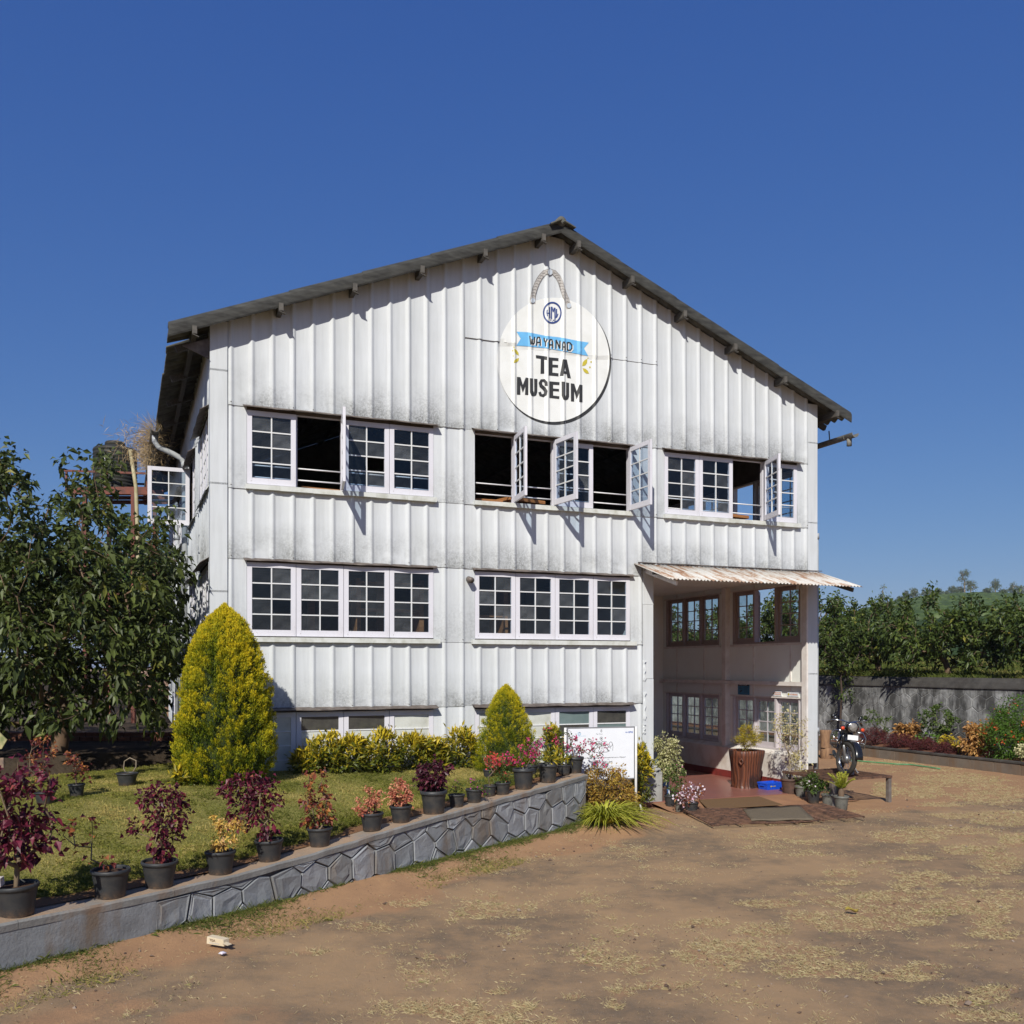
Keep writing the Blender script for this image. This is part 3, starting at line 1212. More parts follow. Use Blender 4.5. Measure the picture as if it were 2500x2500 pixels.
def paint(polys, mat, name, lift):
    """flat colour brushed on the ribbed sheets: polygons follow every rib"""
    bm = bmesh.new()
    for k, poly in enumerate(polys):
        vs = [bm.verts.new((p[0], p[1], 0.00004 * k)) for p in poly]
        for tri in tessellate_polygon([[Vector((p[0], p[1], 0)) for p in poly]]):
            try:
                bm.faces.new([vs[i] for i in tri])
            except ValueError:
                pass
    us = [v.co.x for v in bm.verts]
    for b in np.arange(min(us) + 3, max(us), 7.0):
        bmesh.ops.bisect_plane(bm, geom=bm.verts[:] + bm.edges[:] + bm.faces[:], plane_co=(b, 0, 0), plane_no=(1, 0, 0), dist=1e-5)
    for v in bm.verts:
        x, y, o = v.co
        x, y = ZX + x * ZS, ZY + y * ZS
        k, h_ = (x - CX) / F, (HY - y) / F
        u, z, out = px_u(x), px_z(x, y), 0.0
        for _ in range(24):                            # brush touches the ribbed surface itself, not a flat plane
            out = .5 * out + .5 * (surf(u, z) + lift + o)
            ax, ay = BX + out * ST, BY - out * CT
            u = (k * ay - ax) / (CT - k * ST)
            z = H + h_ * (ay + u * ST)
        v.co = (u, -out, z)
    bmesh.ops.recalc_face_normals(bm, faces=bm.faces[:])
    me = bpy.data.meshes.new(name)
    bm.to_mesh(me)
    bm.free()
    return add_obj(name, me, M[mat], B)


def ring(cx, cy, rx, ry, n=64, a0=0.0, a1=2 * math.pi, jit=0.0):
    return [(cx + rx * math.cos(a0 + (a1 - a0) * i / n) + random.uniform(-jit, jit), cy + ry * math.sin(a0 + (a1 - a0) * i / n) + random.uniform(-jit, jit)) for i in range(n)]


def stroke(pts, w):
    """thick polyline as separate quads with mitred joints"""
    n = len(pts)
    L, R = [], []
    for i, p in enumerate(pts):
        a, b = pts[max(i - 1, 0)], pts[min(i + 1, n - 1)]
        dx, dy = b[0] - a[0], b[1] - a[1]
        l = math.hypot(dx, dy) or 1
        ww = (w[i] if hasattr(w, '__len__') else w) / 2
        L.append((p[0] - dy / l * ww, p[1] + dx / l * ww))
        R.append((p[0] + dy / l * ww, p[1] - dx / l * ww))
    return [[L[i], L[i + 1], R[i + 1], R[i]] for i in range(n - 1)]


def annulus(cx, cy, rx, ry, w, n=40):
    pts = [(cx + rx * math.cos(2 * math.pi * i / n), cy + ry * math.sin(2 * math.pi * i / n)) for i in range(n + 1)]
    out = []
    for i in range(n):
        (x0, y0), (x1, y1) = pts[i], pts[i + 1]
        k0 = 1 - w / rx
        out.append([(x0, y0), (x1, y1), (cx + (x1 - cx) * k0, cy + (y1 - cy) * k0), (cx + (x0 - cx) * k0, cy + (y0 - cy) * k0)])
    return out


paint([ring(712, 1122, 633, 706, 90)], 'paint_black', 'painted_disc_shadow', .002)
paint([ring(695, 1096, 630, 698, 90)], 'paint_white', 'painted_disc', .011)
# rope with studs
ropeL = [(655, 100), (600, 112), (550, 165), (515, 225), (490, 290), (470, 360), (462, 420), (464, 470)]
ropeR = [(655, 100), (700, 112), (745, 160), (775, 220), (795, 285), (815, 350), (845, 420), (872, 520)]
paint(stroke(ropeL, [44, 50, 52, 52, 52, 54, 66, 62]) + stroke(ropeR, [44, 50, 50, 46, 44, 48, 58, 60]), 'paint_rope', 'painted_rope', .013)
hatch = []
for rp in (ropeL, ropeR):
    for (x0, y0), (x1, y1) in zip(rp[:-1], rp[1:]):
        for t_ in (.25, .75):
            x, y = x0 + (x1 - x0) * t_, y0 + (y1 - y0) * t_
            hatch += stroke([(x - 20, y + 4), (x, y - 3), (x + 20, y + 6)], 3.5)
for rp in (ropeL, ropeR):
    for sgn in (-26, 26):
        off = []
        for (x0, y0), (x1, y1) in zip(rp[:-1], rp[1:]):
            l = math.hypot(x1 - x0, y1 - y0)
            off.append((x0 - (y1 - y0) / l * sgn, y0 + (x1 - x0) / l * sgn))
        hatch += stroke(off, 3.0)
paint(hatch, 'tin', 'painted_rope_twist', .017)
paint([ring(659, 112, 26, 32, 20), ring(465, 430, 25, 28, 20), ring(870, 488, 25, 28, 20)], 'paint_silver', 'painted_rope_stud', .022)
# roundel HML
paint(annulus(683, 568, 106, 124, 17, 40), 'paint_navy', 'painted_roundel', .015)
hml = []
hml += stroke([(625, 535), (622, 570), (628, 605)], 12) + stroke([(652, 503), (653, 560), (655, 632)], 15) + stroke([(629, 572), (648, 574)], 11)
hml += stroke([(673, 500), (673, 640)], 14) + stroke([(680, 502), (692, 560)], 11) + stroke([(704, 510), (694, 560)], 11) + stroke([(712, 512), (714, 645)], 15)
hml += stroke([(730, 525), (731, 590), (728, 625)], 14) + stroke([(735, 616), (748, 578)], 9)
hml += stroke([(655, 645), (672, 655)], 7) + stroke([(683, 660), (684, 680)], 6) + stroke([(690, 656), (706, 646)], 7) + stroke([(700, 660), (724, 656)], 6)
paint(hml, 'paint_navy', 'painted_monogram', .015)
# ribbon
paint([[(280, 780), (420, 788), (600, 826), (795, 848), (960, 882), (1092, 903), (1038, 968), (1086, 1054), (960, 1028), (800, 1000), (610, 966), (430, 948), (280, 937), (328, 858)]], 'paint_blue', 'painted_ribbon', .015)
WAY = {
    'W': [[(430, 826), (440, 922)], [(440, 922), (452, 908), (455, 862)], [(455, 862), (458, 910), (468, 922)], [(468, 922), (480, 905), (483, 838)]],
    'A': [[(508, 935), (509, 868), (520, 842), (538, 842), (547, 870), (548, 935)], [(512, 900), (545, 902)]],
    'Y': [[(590, 848), (594, 880), (606, 895), (620, 880), (624, 858)], [(607, 895), (607, 943)]],
    'A2': [[(648, 962), (649, 890), (660, 868), (676, 868), (686, 892), (688, 966)], [(652, 926), (685, 930)]],
    'N': [[(724, 968), (725, 872)], [(725, 872), (768, 968)], [(768, 968), (769, 880)]],
    'A3': [[(800, 985), (800, 920), (808, 894), (818, 896), (826, 922), (826, 988)], [(803, 950), (823, 953)]],
    'D': [[(852, 900), (853, 986)], [(852, 900), (882, 906), (902, 930), (902, 968), (884, 990), (853, 986)]],
}
shadow, letters = [], []
for k, sts in WAY.items():
    for s in sts:
        shadow += stroke([(x + 10, y + 12) for x, y in s], 15)
        letters += stroke(s, 15)
paint(shadow, 'paint_white', 'painted_letter_highlight', .018)
paint(letters, 'paint_black', 'painted_lettering', .023)
# TEA
T = [[(497, 1043), (625, 1060), (623, 1100), (592, 1094), (593, 1252), (550, 1254), (553, 1086), (500, 1078)]]
Ee = [[(642, 1068), (752, 1078), (752, 1110), (686, 1106), (686, 1150), (748, 1154), (748, 1184), (686, 1182), (684, 1240), (752, 1248), (752, 1282), (642, 1272)]]
Aa = [[(800, 1090), (846, 1094), (806, 1278), (768, 1276)], [(846, 1094), (892, 1306), (852, 1300), (822, 1160)], [(806, 1222), (838, 1226), (844, 1256), (800, 1250)]]
paint(T + Ee + Aa, 'paint_black', 'painted_lettering', .015)
# MUSEUM
Mm = [[(286, 1288), (326, 1292), (324, 1490), (285, 1488)], [(326, 1292), (352, 1378), (350, 1466), (325, 1380)], [(352, 1378), (384, 1296), (382, 1390), (352, 1466)], [(384, 1296), (416, 1300), (414, 1494), (376, 1490)]]
Uu = [[(428, 1302), (466, 1306), (466, 1440), (476, 1464), (476, 1508), (448, 1500), (430, 1460)], [(478, 1308), (516, 1312), (514, 1460), (502, 1496), (477, 1508), (477, 1464), (480, 1440)]]
Ss = stroke([(614, 1390), (612, 1352), (590, 1328), (562, 1330), (548, 1358), (556, 1390), (590, 1418), (610, 1450), (604, 1484), (580, 1500), (552, 1492), (540, 1458)], [34, 36, 34, 34, 38, 40, 42, 40, 36, 34, 34, 30])
E2 = [[(650, 1338), (764, 1348), (762, 1380), (692, 1376), (692, 1418), (758, 1424), (758, 1452), (692, 1448), (692, 1498), (762, 1506), (760, 1536), (650, 1524)]]
U2 = [[(786, 1340), (826, 1344), (824, 1486), (832, 1508), (832, 1552), (806, 1542), (788, 1500)], [(838, 1350), (872, 1356), (872, 1510), (860, 1540), (833, 1552), (833, 1508), (838, 1490)]]
M2 = [[(890, 1360), (930, 1366), (928, 1566), (892, 1562)], [(930, 1366), (956, 1450), (955, 1540), (929, 1450)], [(956, 1450), (988, 1374), (986, 1470), (956, 1540)], [(988, 1374), (1022, 1380), (1022, 1574), (984, 1570)]]
paint(Mm + Uu + Ss + E2 + U2 + M2, 'paint_black', 'painted_lettering', .015)
leafp = [[(252, 968), (285, 990), (304, 1020), (306, 1050), (275, 1030), (258, 1005)], [(308, 1076), (304, 1105), (282, 1126), (248, 1130), (258, 1100), (280, 1084)],
         [(1018, 1168), (1024, 1125), (1046, 1100), (1076, 1086), (1074, 1130), (1054, 1158)], [(1022, 1190), (1054, 1196), (1082, 1220), (1096, 1252), (1062, 1250), (1036, 1226)],
         ring(1084, 1076, 9, 10, 12), ring(1119, 1120, 9, 10, 12), ring(1105, 1180, 9, 10, 12), ring(252, 955, 8, 7, 12), ring(238, 993, 7, 10, 12), ring(243, 1052, 5, 9, 12)]
paint(leafp, 'paint_gold', 'painted_tea_leaves', .015)


# ------------------------------------------------------------------ printed text helper (flat lettering on boards)
def text_obj(s, name, mat, parent, x, z, height, width=None, y=0.0, weight=0.0, shear=0.0, align='CENTER', rot=None):
    cu = bpy.data.curves.new(name, 'FONT')
    cu.body = s
    cu.align_x = align
    cu.offset = weight
    cu.shear = shear
    cu.size = 1.0
    cu.resolution_u = 2
    ob = bpy.data.objects.new(name, cu)
    COL.objects.link(ob)
    dg = bpy.context.evaluated_depsgraph_get()
    me = bpy.data.meshes.new_from_object(ob.evaluated_get(dg))
    bpy.data.objects.remove(ob)
    bpy.data.curves.remove(cu)
    co = np.empty(len(me.vertices) * 3, dtype=np.float32)
    me.vertices.foreach_get("co", co)
    co = co.reshape(-1, 3)
    w, h = np.ptp(co[:, 0]), np.ptp(co[:, 1])
    sy = height / max(h, 1e-6)
    sx = width / max(w, 1e-6) if width else sy
    cx = (co[:, 0].max() + co[:, 0].min()) / 2 if align == 'CENTER' else co[:, 0].min()
    out = np.stack([x + (co[:, 0] - cx) * sx, np.full(len(co), y), z + (co[:, 1] - co[:, 1].min()) * sy], 1)
    me.vertices.foreach_set("co", out.astype(np.float32).ravel())
    me.materials.clear()
    me.update()
    o = add_obj(name, me, M[mat], parent)
    return o


# notices fixed to the porch wall
M['notice_blue'] = simple('notice_blue', (0.045, 0.19, 0.33), .4, var=.1)
M['ink'] = simple('printed_ink', (0.03, 0.03, 0.035), .5, var=.1)
M['ink_grey'] = simple('printed_grey_ink', (0.22, 0.22, 0.24), .5, var=.1)
M['ink_orange'] = simple('printed_orange_ink', (0.75, 0.24, 0.05), .5, var=.1)
M['board_white'] = simple('printed_white_board', (0.78, 0.80, 0.84), .4, var=.04)
M['ink_blue'] = simple('printed_blue_ink', (0.03, 0.10, 0.42), .45, var=.1)
M['ink_sky'] = simple('printed_sky_ink', (0.22, 0.50, 0.72), .45, var=.1)
M['steel'] = simple('grey_steel', (0.42, 0.43, 0.45), .4, .6, var=.15)


def wall_notice(v, z, w, h, label, rows, bgm):
    r = thing('notice', label, 'notice', W(11.150, v, z), TH - math.pi / 2)
    MB().box(-w / 2, w / 2, -.004, .004, 0, h).build('plate', M[bgm], r)
    return r


r = wall_notice(2.10, 1.900, .40, .255, 'blue wash hands notice fixed above the porch windows', 0, 'notice_blue')
MB().box(-.19, .19, -.0065, -.0045, .185, .245).build('header_strip', M['ink'], r)
text_obj('NOTICE', 'heading', 'board_white', r, 0, .198, .034, .26, -.008, .02)
text_obj('PLEASE', 'printed_line', 'ink', r, .09, .135, .026, .14, -.0065, .02)
text_obj('WASH', 'printed_line', 'ink', r, .09, .09, .028, .14, -.0065, .02)
text_obj('HANDS', 'printed_line', 'ink', r, .09, .045, .028, .14, -.0065, .02)
q = MB()
q.box(-.15, -.05, -.0065, -.0045, .13, .14).box(-.11, -.10, -.0065, -.0045, .142, .17).box(-.13, -.07, -.0065, -.0045, .05, .075).box(-.10, -.04, -.0065, -.0045, .078, .10)
q.build('hand_symbol', M['ink'], r)
r = wall_notice(.98, 1.905, .30, .10, 'small white and orange warning plate above the porch windows', 0, 'board_white')
text_obj('PLEASE WASH HANDS', 'printed_line', 'ink_orange', r, .03, .055, .022, .2, -.006, .02)
text_obj('BEFORE ENTERING', 'printed_line', 'ink_orange', r, .03, .02, .022, .2, -.006, .02)
MB().add([(-.13, -.006, .04), (-.09, -.006, .04), (-.11, -.006, .08)], [(0, 1, 2)]).build('warning_triangle', M['paint_gold'], r)
r = wall_notice(.48, 1.905, .34, .085, 'small no smoking plate nearest the corner post', 0, 'board_white')
text_obj('NO SMOKING', 'printed_line', 'ink_orange', r, .03, .025, .032, .22, -.006, .02)
MB().add(ring(-.125, .042, .026, .026, 16) and [(x, -.006, z) for x, z in ring(-.125, .042, .026, .026, 16)], [tuple(range(16))]).build('symbol', M['paint_gold'], r)

# things standing just inside the open windows


def bench(u, v, z, l, w, h, rz, name, label, cat):
    r = thing(name, label, cat, W(u, v, z), TH + rz)
    MB().box(-l / 2, l / 2, -w / 2, w / 2, h - .06, h).build('top', M['wood'], r, bevel=.006)
    for sx in (-1, 1):
        q = MB()
        q.box(sx * (l / 2 - .12) - .03, sx * (l / 2 - .12) + .03, -w / 2 + .03, w / 2 - .03, 0, h - .061)
        q.build('leg', M['wood'], r)
    return r


bench(1.78, .42, 4.421, .9, .42, .92, .1, 'wooden_bench', 'orange timber bench top showing in the open sash near the left corner', 'bench')
bench(4.55, .62, 4.421, 1.0, .4, .98, .0, 'wooden_table', 'orange timber table in the first open sash under the emblem', 'table')
bench(5.25, .52, 4.421, .8, .4, 1.02, .25, 'wooden_stool', 'orange timber stool in the second open sash under the emblem', 'stool')
bench(9.55, .70, 4.421, 1.1, .5, 1.05, .15, 'wooden_table', 'orange timber table in the open sash by the right corner', 'table')


def rack(u, v, z, l, h, label):
    r = thing('wooden_rack', label, 'rack', W(u, v, z), TH)
    for sx in (-1, 1):
        q = MB()
        q.box(sx * l / 2 - .04, sx * l / 2 + .04, -.2, .2, 0, h)
        q.build('upright', M['wood'], r)
    for k in range(5):
        q = MB()
        q.box(-l / 2 + .041, l / 2 - .041, -.2, .2, .12 + k * (h - .2) / 4, .15 + k * (h - .2) / 4)
        q.build('shelf', M['wood'], r)
    return r


rack(2.95, .95, 1.981, 1.1, 2.0, 'open timber display rack behind the lower window by the tall conifer')
rack(4.62, .85, 1.981, .8, 1.9, 'open timber display rack behind the lower window above the small conifer')
# ================================================================== GROUND, LAWN, WALLS
def vnoise(x, y, seed=0):
    x = np.asarray(x, float)
    y = np.asarray(y, float)
    xi, yi = np.floor(x).astype(np.int64), np.floor(y).astype(np.int64)
    fx, fy = x - xi, y - yi
    fx, fy = fx * fx * (3 - 2 * fx), fy * fy * (3 - 2 * fy)

    def h(i, j):
        n = (i * 374761393 + j * 668265263 + seed * 1442695041) & 0x7fffffff
        n = ((n ^ (n >> 13)) * 1274126177) & 0x7fffffff
        return ((n ^ (n >> 16)) & 0xffff) / 65535.0
    a, b, c, d = h(xi, yi), h(xi + 1, yi), h(xi, yi + 1), h(xi + 1, yi + 1)
    return (a * (1 - fx) + b * fx) * (1 - fy) + (c * (1 - fx) + d * fx) * fy


def nfbm(x, y, s, o=4, seed=0):
    t, a, w = 0.0, 0.5, 0.0
    for k in range(o):
        t = t + a * vnoise(np.asarray(x) * s * 2 ** k, np.asarray(y) * s * 2 ** k, seed + k * 17)
        w += a
        a *= .5
    return t / w


# the retaining wall runs straight from the lower left of the picture to the sign
WP0 = Vector((-4.07, 7.47, 0))
WD = Vector((0.5947, 0.804, 0))
WN = Vector((-0.804, 0.5947, 0))
WANG = math.atan2(WD.y, WD.x)
WLEN = 8.744
_ws = [-4, 0, 1.17, 2.27, 3.45, 4.42, 6.25, 8.744]
_wz = [.46, .466, .452, .455, .523, .60, .70, .84]


def wall_z(s):
    return np.interp(s, _ws, _wz)


def st(x, y):
    dx, dy = np.asarray(x) - WP0.x, np.asarray(y) - WP0.y
    return dx * WD.x + dy * WD.y, dx * WN.x + dy * WN.y


def uv(x, y):
    dx, dy = np.asarray(x) - BX, np.asarray(y) - BY
    return dx * CT + dy * ST, -dx * ST + dy * CT


def smooth(a, b, x):
    t_ = np.clip((np.asarray(x, float) - a) / (b - a), 0, 1)
    return t_ * t_ * (3 - 2 * t_)


def lawn_z(x, y):
    s, t_ = st(x, y)
    zw = wall_z(s)
    top = .88 - .10 * smooth(2.0, -2.0, s - t_ * .3)
    return zw + .01 + (top - zw) * smooth(.1, 3.2, t_) + .035 * (nfbm(x, y, .9, 3, 5) - .5)


def ground_z(x, y):
    s, t_ = st(x, y)
    u, v = uv(x, y)
    z = .05 * (nfbm(x, y, .35, 3, 2) - .5) + .012 * (nfbm(x, y, 3.0, 3, 3) - .5)
    # soil heaped at the end of the wall, round the sign and under the strappy plant
    mx, my = np.asarray(x) - 1.75, np.asarray(y) - 14.75
    z = z + .20 * np.exp(-(mx * mx / .55 + my * my / .9))
    z = z + .09 * smooth(.55, .0, -t_) * smooth(9.6, 8.2, s) * smooth(-3.5, -1, s)
    z = z + .05 * smooth(1.2, .2, v + .9) * 0
    flat = smooth(.9, .3, np.abs(v + .9) - .5) * smooth(7.0, 7.5, u) * smooth(12.6, 12.1, u)
    return z * (1 - flat) + .004 * flat


# ellipses (photo pixels) where dry grass has grown through the old tarmac, laid back on the ground
def _el(lst, ox, oy, sc):
    return [(ox + cx * sc, oy + cy * sc, rx * sc, ry * sc) for cx, cy, rx, ry in lst]


PATCH = _el([(430, 580, 150, 30), (700, 610, 180, 36), (560, 690, 260, 36), (850, 720, 250, 36), (1000, 800, 300, 50), (1300, 830, 280, 36), (1450, 790, 150, 30), (900, 560, 130, 36), (1080, 590, 170, 40),
             (1300, 560, 300, 56), (1150, 480, 250, 36), (1500, 520, 350, 40), (1750, 560, 150, 50), (1800, 630, 200, 35), (1350, 450, 250, 20), (700, 495, 180, 25), (380, 720, 110, 30), (500, 755, 200, 26),
             (100, 800, 100, 30), (150, 880, 220, 28), (0, 960, 60, 40), (1650, 950, 270, 35), (1750, 1020, 250, 40), (1780, 900, 170, 30), (1450, 370, 130, 36), (1620, 375, 230, 14), (1080, 350, 110, 22),
             (1050, 395, 120, 12), (880, 445, 70, 12), (1030, 430, 50, 12), (950, 205, 110, 15), (1400, 180, 200, 36), (1500, 150, 300, 25), (1700, 240, 200, 30), (1820, 300, 150, 60), (1850, 110, 200, 20),
             (1650, 80, 200, 15), (1420, 280, 130, 15), (1240, 300, 60, 10), (1360, 415, 60, 15), (1500, 430, 60, 8), (1690, 437, 80, 10), (1840, 440, 60, 10), (1880, 205, 80, 40)], 1500, 1950, .5176)
PATCH += _el([(120, 800, 180, 28), (400, 660, 160, 42), (640, 545, 120, 20), (900, 600, 50, 10), (1090, 515, 50, 10), (1230, 690, 60, 7), (800, 820, 140, 16), (820, 1090, 220, 56), (1100, 1000, 110, 22),
              (1050, 1150, 200, 30), (1600, 850, 80, 25), (1500, 1030, 80, 30), (1240, 1080, 80, 30), (1750, 1000, 120, 50)], 700, 1950, .4658)
PATCH += [(2330, 1905, 130, 20), (2250, 1935, 70, 22), (2420, 1945, 120, 26), (2160, 1930, 40, 25), (2460, 1990, 90, 14), (2180, 1862, 90, 9), (2290, 1878, 60, 5), (2300, 1965, 90, 8)]


def patch_mask(x, y):
    d = np.maximum(np.asarray(y, float), .5)
    px, py = CX + F * np.asarray(x) / d, HY + F * H / d
    m = np.zeros_like(px)
    for cx, cy, rx, ry in PATCH:
        e = ((px - cx) / rx) ** 2 + ((py - cy) / ry) ** 2
        m = np.maximum(m, 1.15 - e)
    return m + .02 + (nfbm(x, y, 1.1, 3, 9) - .5) * 1.1 + (nfbm(x, y, 5.0, 3, 19) - .5) * 1.0


def axis(a, b, step, lo, hi, g=1.16):
    c = list(np.arange(a, b + 1e-6, step))
    s_, x = step, a
    L = []
    while x > lo:
        s_ *= g
        x -= s_
        L.append(x)
    s_, x = step, b
    R = []
    while x < hi:
        s_ *= g
        x += s_
        R.append(x)
    return np.array(L[::-1] + c + R)


gx, gy = axis(-6, 12.5, .07, -1500, 1500), axis(5.5, 20, .06, -400, 1800)
X, Y = np.meshgrid(gx, gy)
Zg = ground_z(X, Y)
far = smooth(60, 160, np.hypot(X, Y))
Zg = Zg * (1 - far) - .3 * far
pm = patch_mask(X, Y)
Zg = Zg - .012 * smooth(.1, .5, pm) * (1 - far)
s_, t_ = st(X, Y)
u_, v_ = uv(X, Y)
soil = smooth(1.25, .35, -t_ + (nfbm(X, Y, 1.1, 4, 21) - .5) * 1.4) * smooth(9.9, 9.0, s_)
soil = np.maximum(soil, smooth(1.0, .2, np.hypot((X - 1.9) / 1.1, (Y - 14.9) / 1.6)))
soil = np.maximum(soil, smooth(-2.6, -1.5, v_ + (nfbm(X, Y, .8, 3, 23) - .5) * 1.2) * smooth(7.2, 7.6, u_))
soil = np.maximum(soil, .52 * smooth(-.3, .8, pm))
soil = np.maximum(soil, .9 * smooth(.60, .74, nfbm(X, Y, .45, 5, 31)))
soil = np.maximum(soil, smooth(21, 23, Y + (nfbm(X, Y, .5, 3, 8) - .5) * 3))
r_, c_ = X.shape
V = np.stack([X.ravel(), Y.ravel(), Zg.ravel()], 1)
ii = (np.arange(r_ - 1)[:, None] * c_ + np.arange(c_ - 1)[None, :]).ravel()
quads = np.stack([ii, ii + 1, ii + c_ + 1, ii + c_], 1)
me = np_mesh('ground', V, [quads], soil.ravel(), True)
t = NT('worn_tarmac_and_soil')
big = t.fac(t.noise(.42, 6, .68), .44, .58)
fine = t.noise(38, 6, .75)
grit = t.fac(t.noise(150, 3, .6), .56, .70)
asp = t.mix(big, (.325, .212, .116), (.178, .126, .080))
asp = t.mix(t.math('MULTIPLY', t.fac(t.noise(5.5, 5, .7), .42, .75), .55), asp, (.40, .245, .120, 1))
asp = t.mix(t.math('MULTIPLY', grit, .55), asp, (.36, .30, .25, 1))
so_ = t.mix(t.fac(t.noise(2.6, 5, .65), .3, .7), (.40, .232, .120), (.31, .180, .098))
so_ = t.mix(t.math('MULTIPLY', t.fac(t.noise(70, 4, .7), .5, .72), .5), so_, (.17, .10, .062, 1))
edge = t.math('ADD', t.attr("tint"), t.math('MULTIPLY', t.math('SUBTRACT', fine, .5), .7))
c = t.mix(t.fac(edge, .35, .65), asp, so_)
t.color(c)
t.set(.9, 0, .2)
t.bump(t.math('ADD', t.noise(26, 6, .75), t.math('MULTIPLY', t.noise(120, 3, .6), .6)), .55, .02)
M['ground'] = t.mat
kind(add_obj('ground', me, t.mat), 'structure')

# lawn behind the wall
sa, ta = np.arange(-7.0, 8.66, .10), np.concatenate([np.arange(.22, 6.21, .10)])
S_, T_ = np.meshgrid(sa, ta)
Xl, Yl = WP0.x + S_ * WD.x + T_ * WN.x, WP0.y + S_ * WD.y + T_ * WN.y
ul, vl = uv(Xl, Yl)
Zl = lawn_z(Xl, Yl)
r_, c_ = Xl.shape
ii = (np.arange(r_ - 1)[:, None] * c_ + np.arange(c_ - 1)[None, :])
keep = ~((vl > .1) & (ul > .02))
kq = (keep[:-1, :-1] & keep[1:, 1:] & keep[1:, :-1] & keep[:-1, 1:]).ravel()
ii = ii.ravel()[kq]
dry = np.maximum(smooth(.60, .36, T_ + (nfbm(Xl, Yl, 2.5, 3, 4) - .5) * .35), .0)
me = np_mesh('lawn', np.stack([Xl.ravel(), Yl.ravel(), Zl.ravel()], 1), [np.stack([ii, ii + 1, ii + c_ + 1, ii + c_], 1)], dry.ravel(), True)
t = NT('lawn_turf')
g1 = t.mix(t.fac(t.noise(1.5, 4, .6), .35, .65), (.185, .185, .046), (.28, .235, .075))
g1 = t.mix(t.math('MULTIPLY', t.fac(t.noise(45, 4, .7), .4, .65), .6), g1, (.12, .115, .035, 1))
t.color(t.mix(t.attr("tint"), g1, (.20, .105, .055, 1)))
t.set(.95, 0, .1)
t.bump(t.noise(60, 4, .7), .6, .03)
kind(add_obj('lawn', me, t.mat), 'structure')

# upper terrace to the left, with its dark earth bank
q = MB()
rows = []
tl = [6.12, 6.22, 6.34, 6.5, 7.5, 9, 12, 17, 25, 40, 70, 120]
for tt in tl:
    row = []
    for k in range(60):
        s = -40 + 100 * k / 59.0
        p = WP0 + WD * s + WN * tt
        u, v = uv(p.x, p.y)
        if u > -.12:
            p = W(-.12, float(v))
        zl = float(lawn_z(p.x, p.y))
        zz = zl - .05 + (1.10 - zl + .05) * float(smooth(6.12, 6.5, tt)) + .04 * fbm(p.x, p.y, 0, .8)
        row.append((p.x, p.y, zz + max(0, tt - 12) * .012))
    rows.append(row)
q.grid(rows[::-1], 0, True)
M['earth'] = simple('dark_earth', (.075, .055, .038), .95, spec=.1, c2=(.04, .03, .022), scale=3, bump=.6, bdist=.05)
kind(q.build('terrace', M['earth']), 'structure')

# hill with tea, rising behind the boundary wall
RH = [(-1.2, 3), (.05, 3), (.20, 5), (.25, 9), (.31, 19), (.365, 27), (.40, 31.2), (.435, 34), (.468, 35.6), (.50, 36), (.55, 35.4), (.62, 33), (.8, 28), (1.2, 20), (1.6, 10)]


def hill_z(x, y):
    d = np.hypot(x, y)
    ph = np.arctan2(x, np.maximum(y, 1e-3))
    R = np.interp(ph, [math.atan(a) for a, _ in RH], [b for _, b in RH])
    y_ = d * np.cos(ph)
    z = 2.12 + (R - 2.12) * np.clip((np.minimum(y_, 430.0) - 24) / 406, 0, 1) ** 1.25
    z = z - smooth(430, 760, y_) * 30
    return z + .25 * (nfbm(x, y, .12, 3, 6) - .5) * smooth(20, 60, d)


ua = 19.72 + np.concatenate([[0, .4], np.geomspace(1, 700, 80)])
va = np.concatenate([-np.geomspace(200, 6, 26), np.arange(-5, 40, 1.5), np.geomspace(41, 700, 60)])
Uh, Vh = np.meshgrid(ua, va)
Xh, Yh = BX + Uh * CT - Vh * ST, BY + Uh * ST + Vh * CT
Zh = hill_z(Xh, Yh)
r_, c_ = Xh.shape
ii = (np.arange(r_ - 1)[:, None] * c_ + np.arange(c_ - 1)[None, :]).ravel()
me = np_mesh('hill', np.stack([Xh.ravel(), Yh.ravel(), Zh.ravel()], 1), [np.stack([ii, ii + 1, ii + c_ + 1, ii + c_], 1)], smooth(28, 60, np.hypot(Xh, Yh)).ravel(), True)
t = NT('tea_slope')
tea = t.mix(t.fac(t.noise(.05, 4, .6), .35, .7), (.050, .082, .020), (.034, .060, .014))
rowsn = t.n("ShaderNodeTexVoronoi")
rowsn.inputs["Scale"].default_value = .55
t.l(t.mapped((1, .55, 1)), rowsn.inputs["Vector"])
tea = t.mix(t.fac(rowsn.outputs["Distance"], .25, .75), tea, (.022, .04, .010, 1))
near = t.mix(t.fac(t.noise(.9, 5, .65), .35, .7), (.10, .125, .022), (.19, .155, .045))
t.color(t.mix(t.attr("tint"), near, tea))
t.set(.95, 0, .1)
kind(add_obj('hill', me, t.mat), 'structure')
# pale track across the slope
q = MB()
P0, P1 = [], []
for k in range(30):
    a = .30 + .32 * k / 29
    d = 250 - 30 * k / 29 + 4 * math.sin(k * .7)
    for lst, w_ in ((P0, 0), (P1, 3.0)):
        x, y = a * (d + w_), d + w_
        lst.append((x, y, float(hill_z(x, y)) + .35))
q.grid([P0, P1])
kind(q.build('track', simple('dry_track', (.30, .27, .17), .95, c2=(.2, .2, .1), scale=.5)), 'structure')
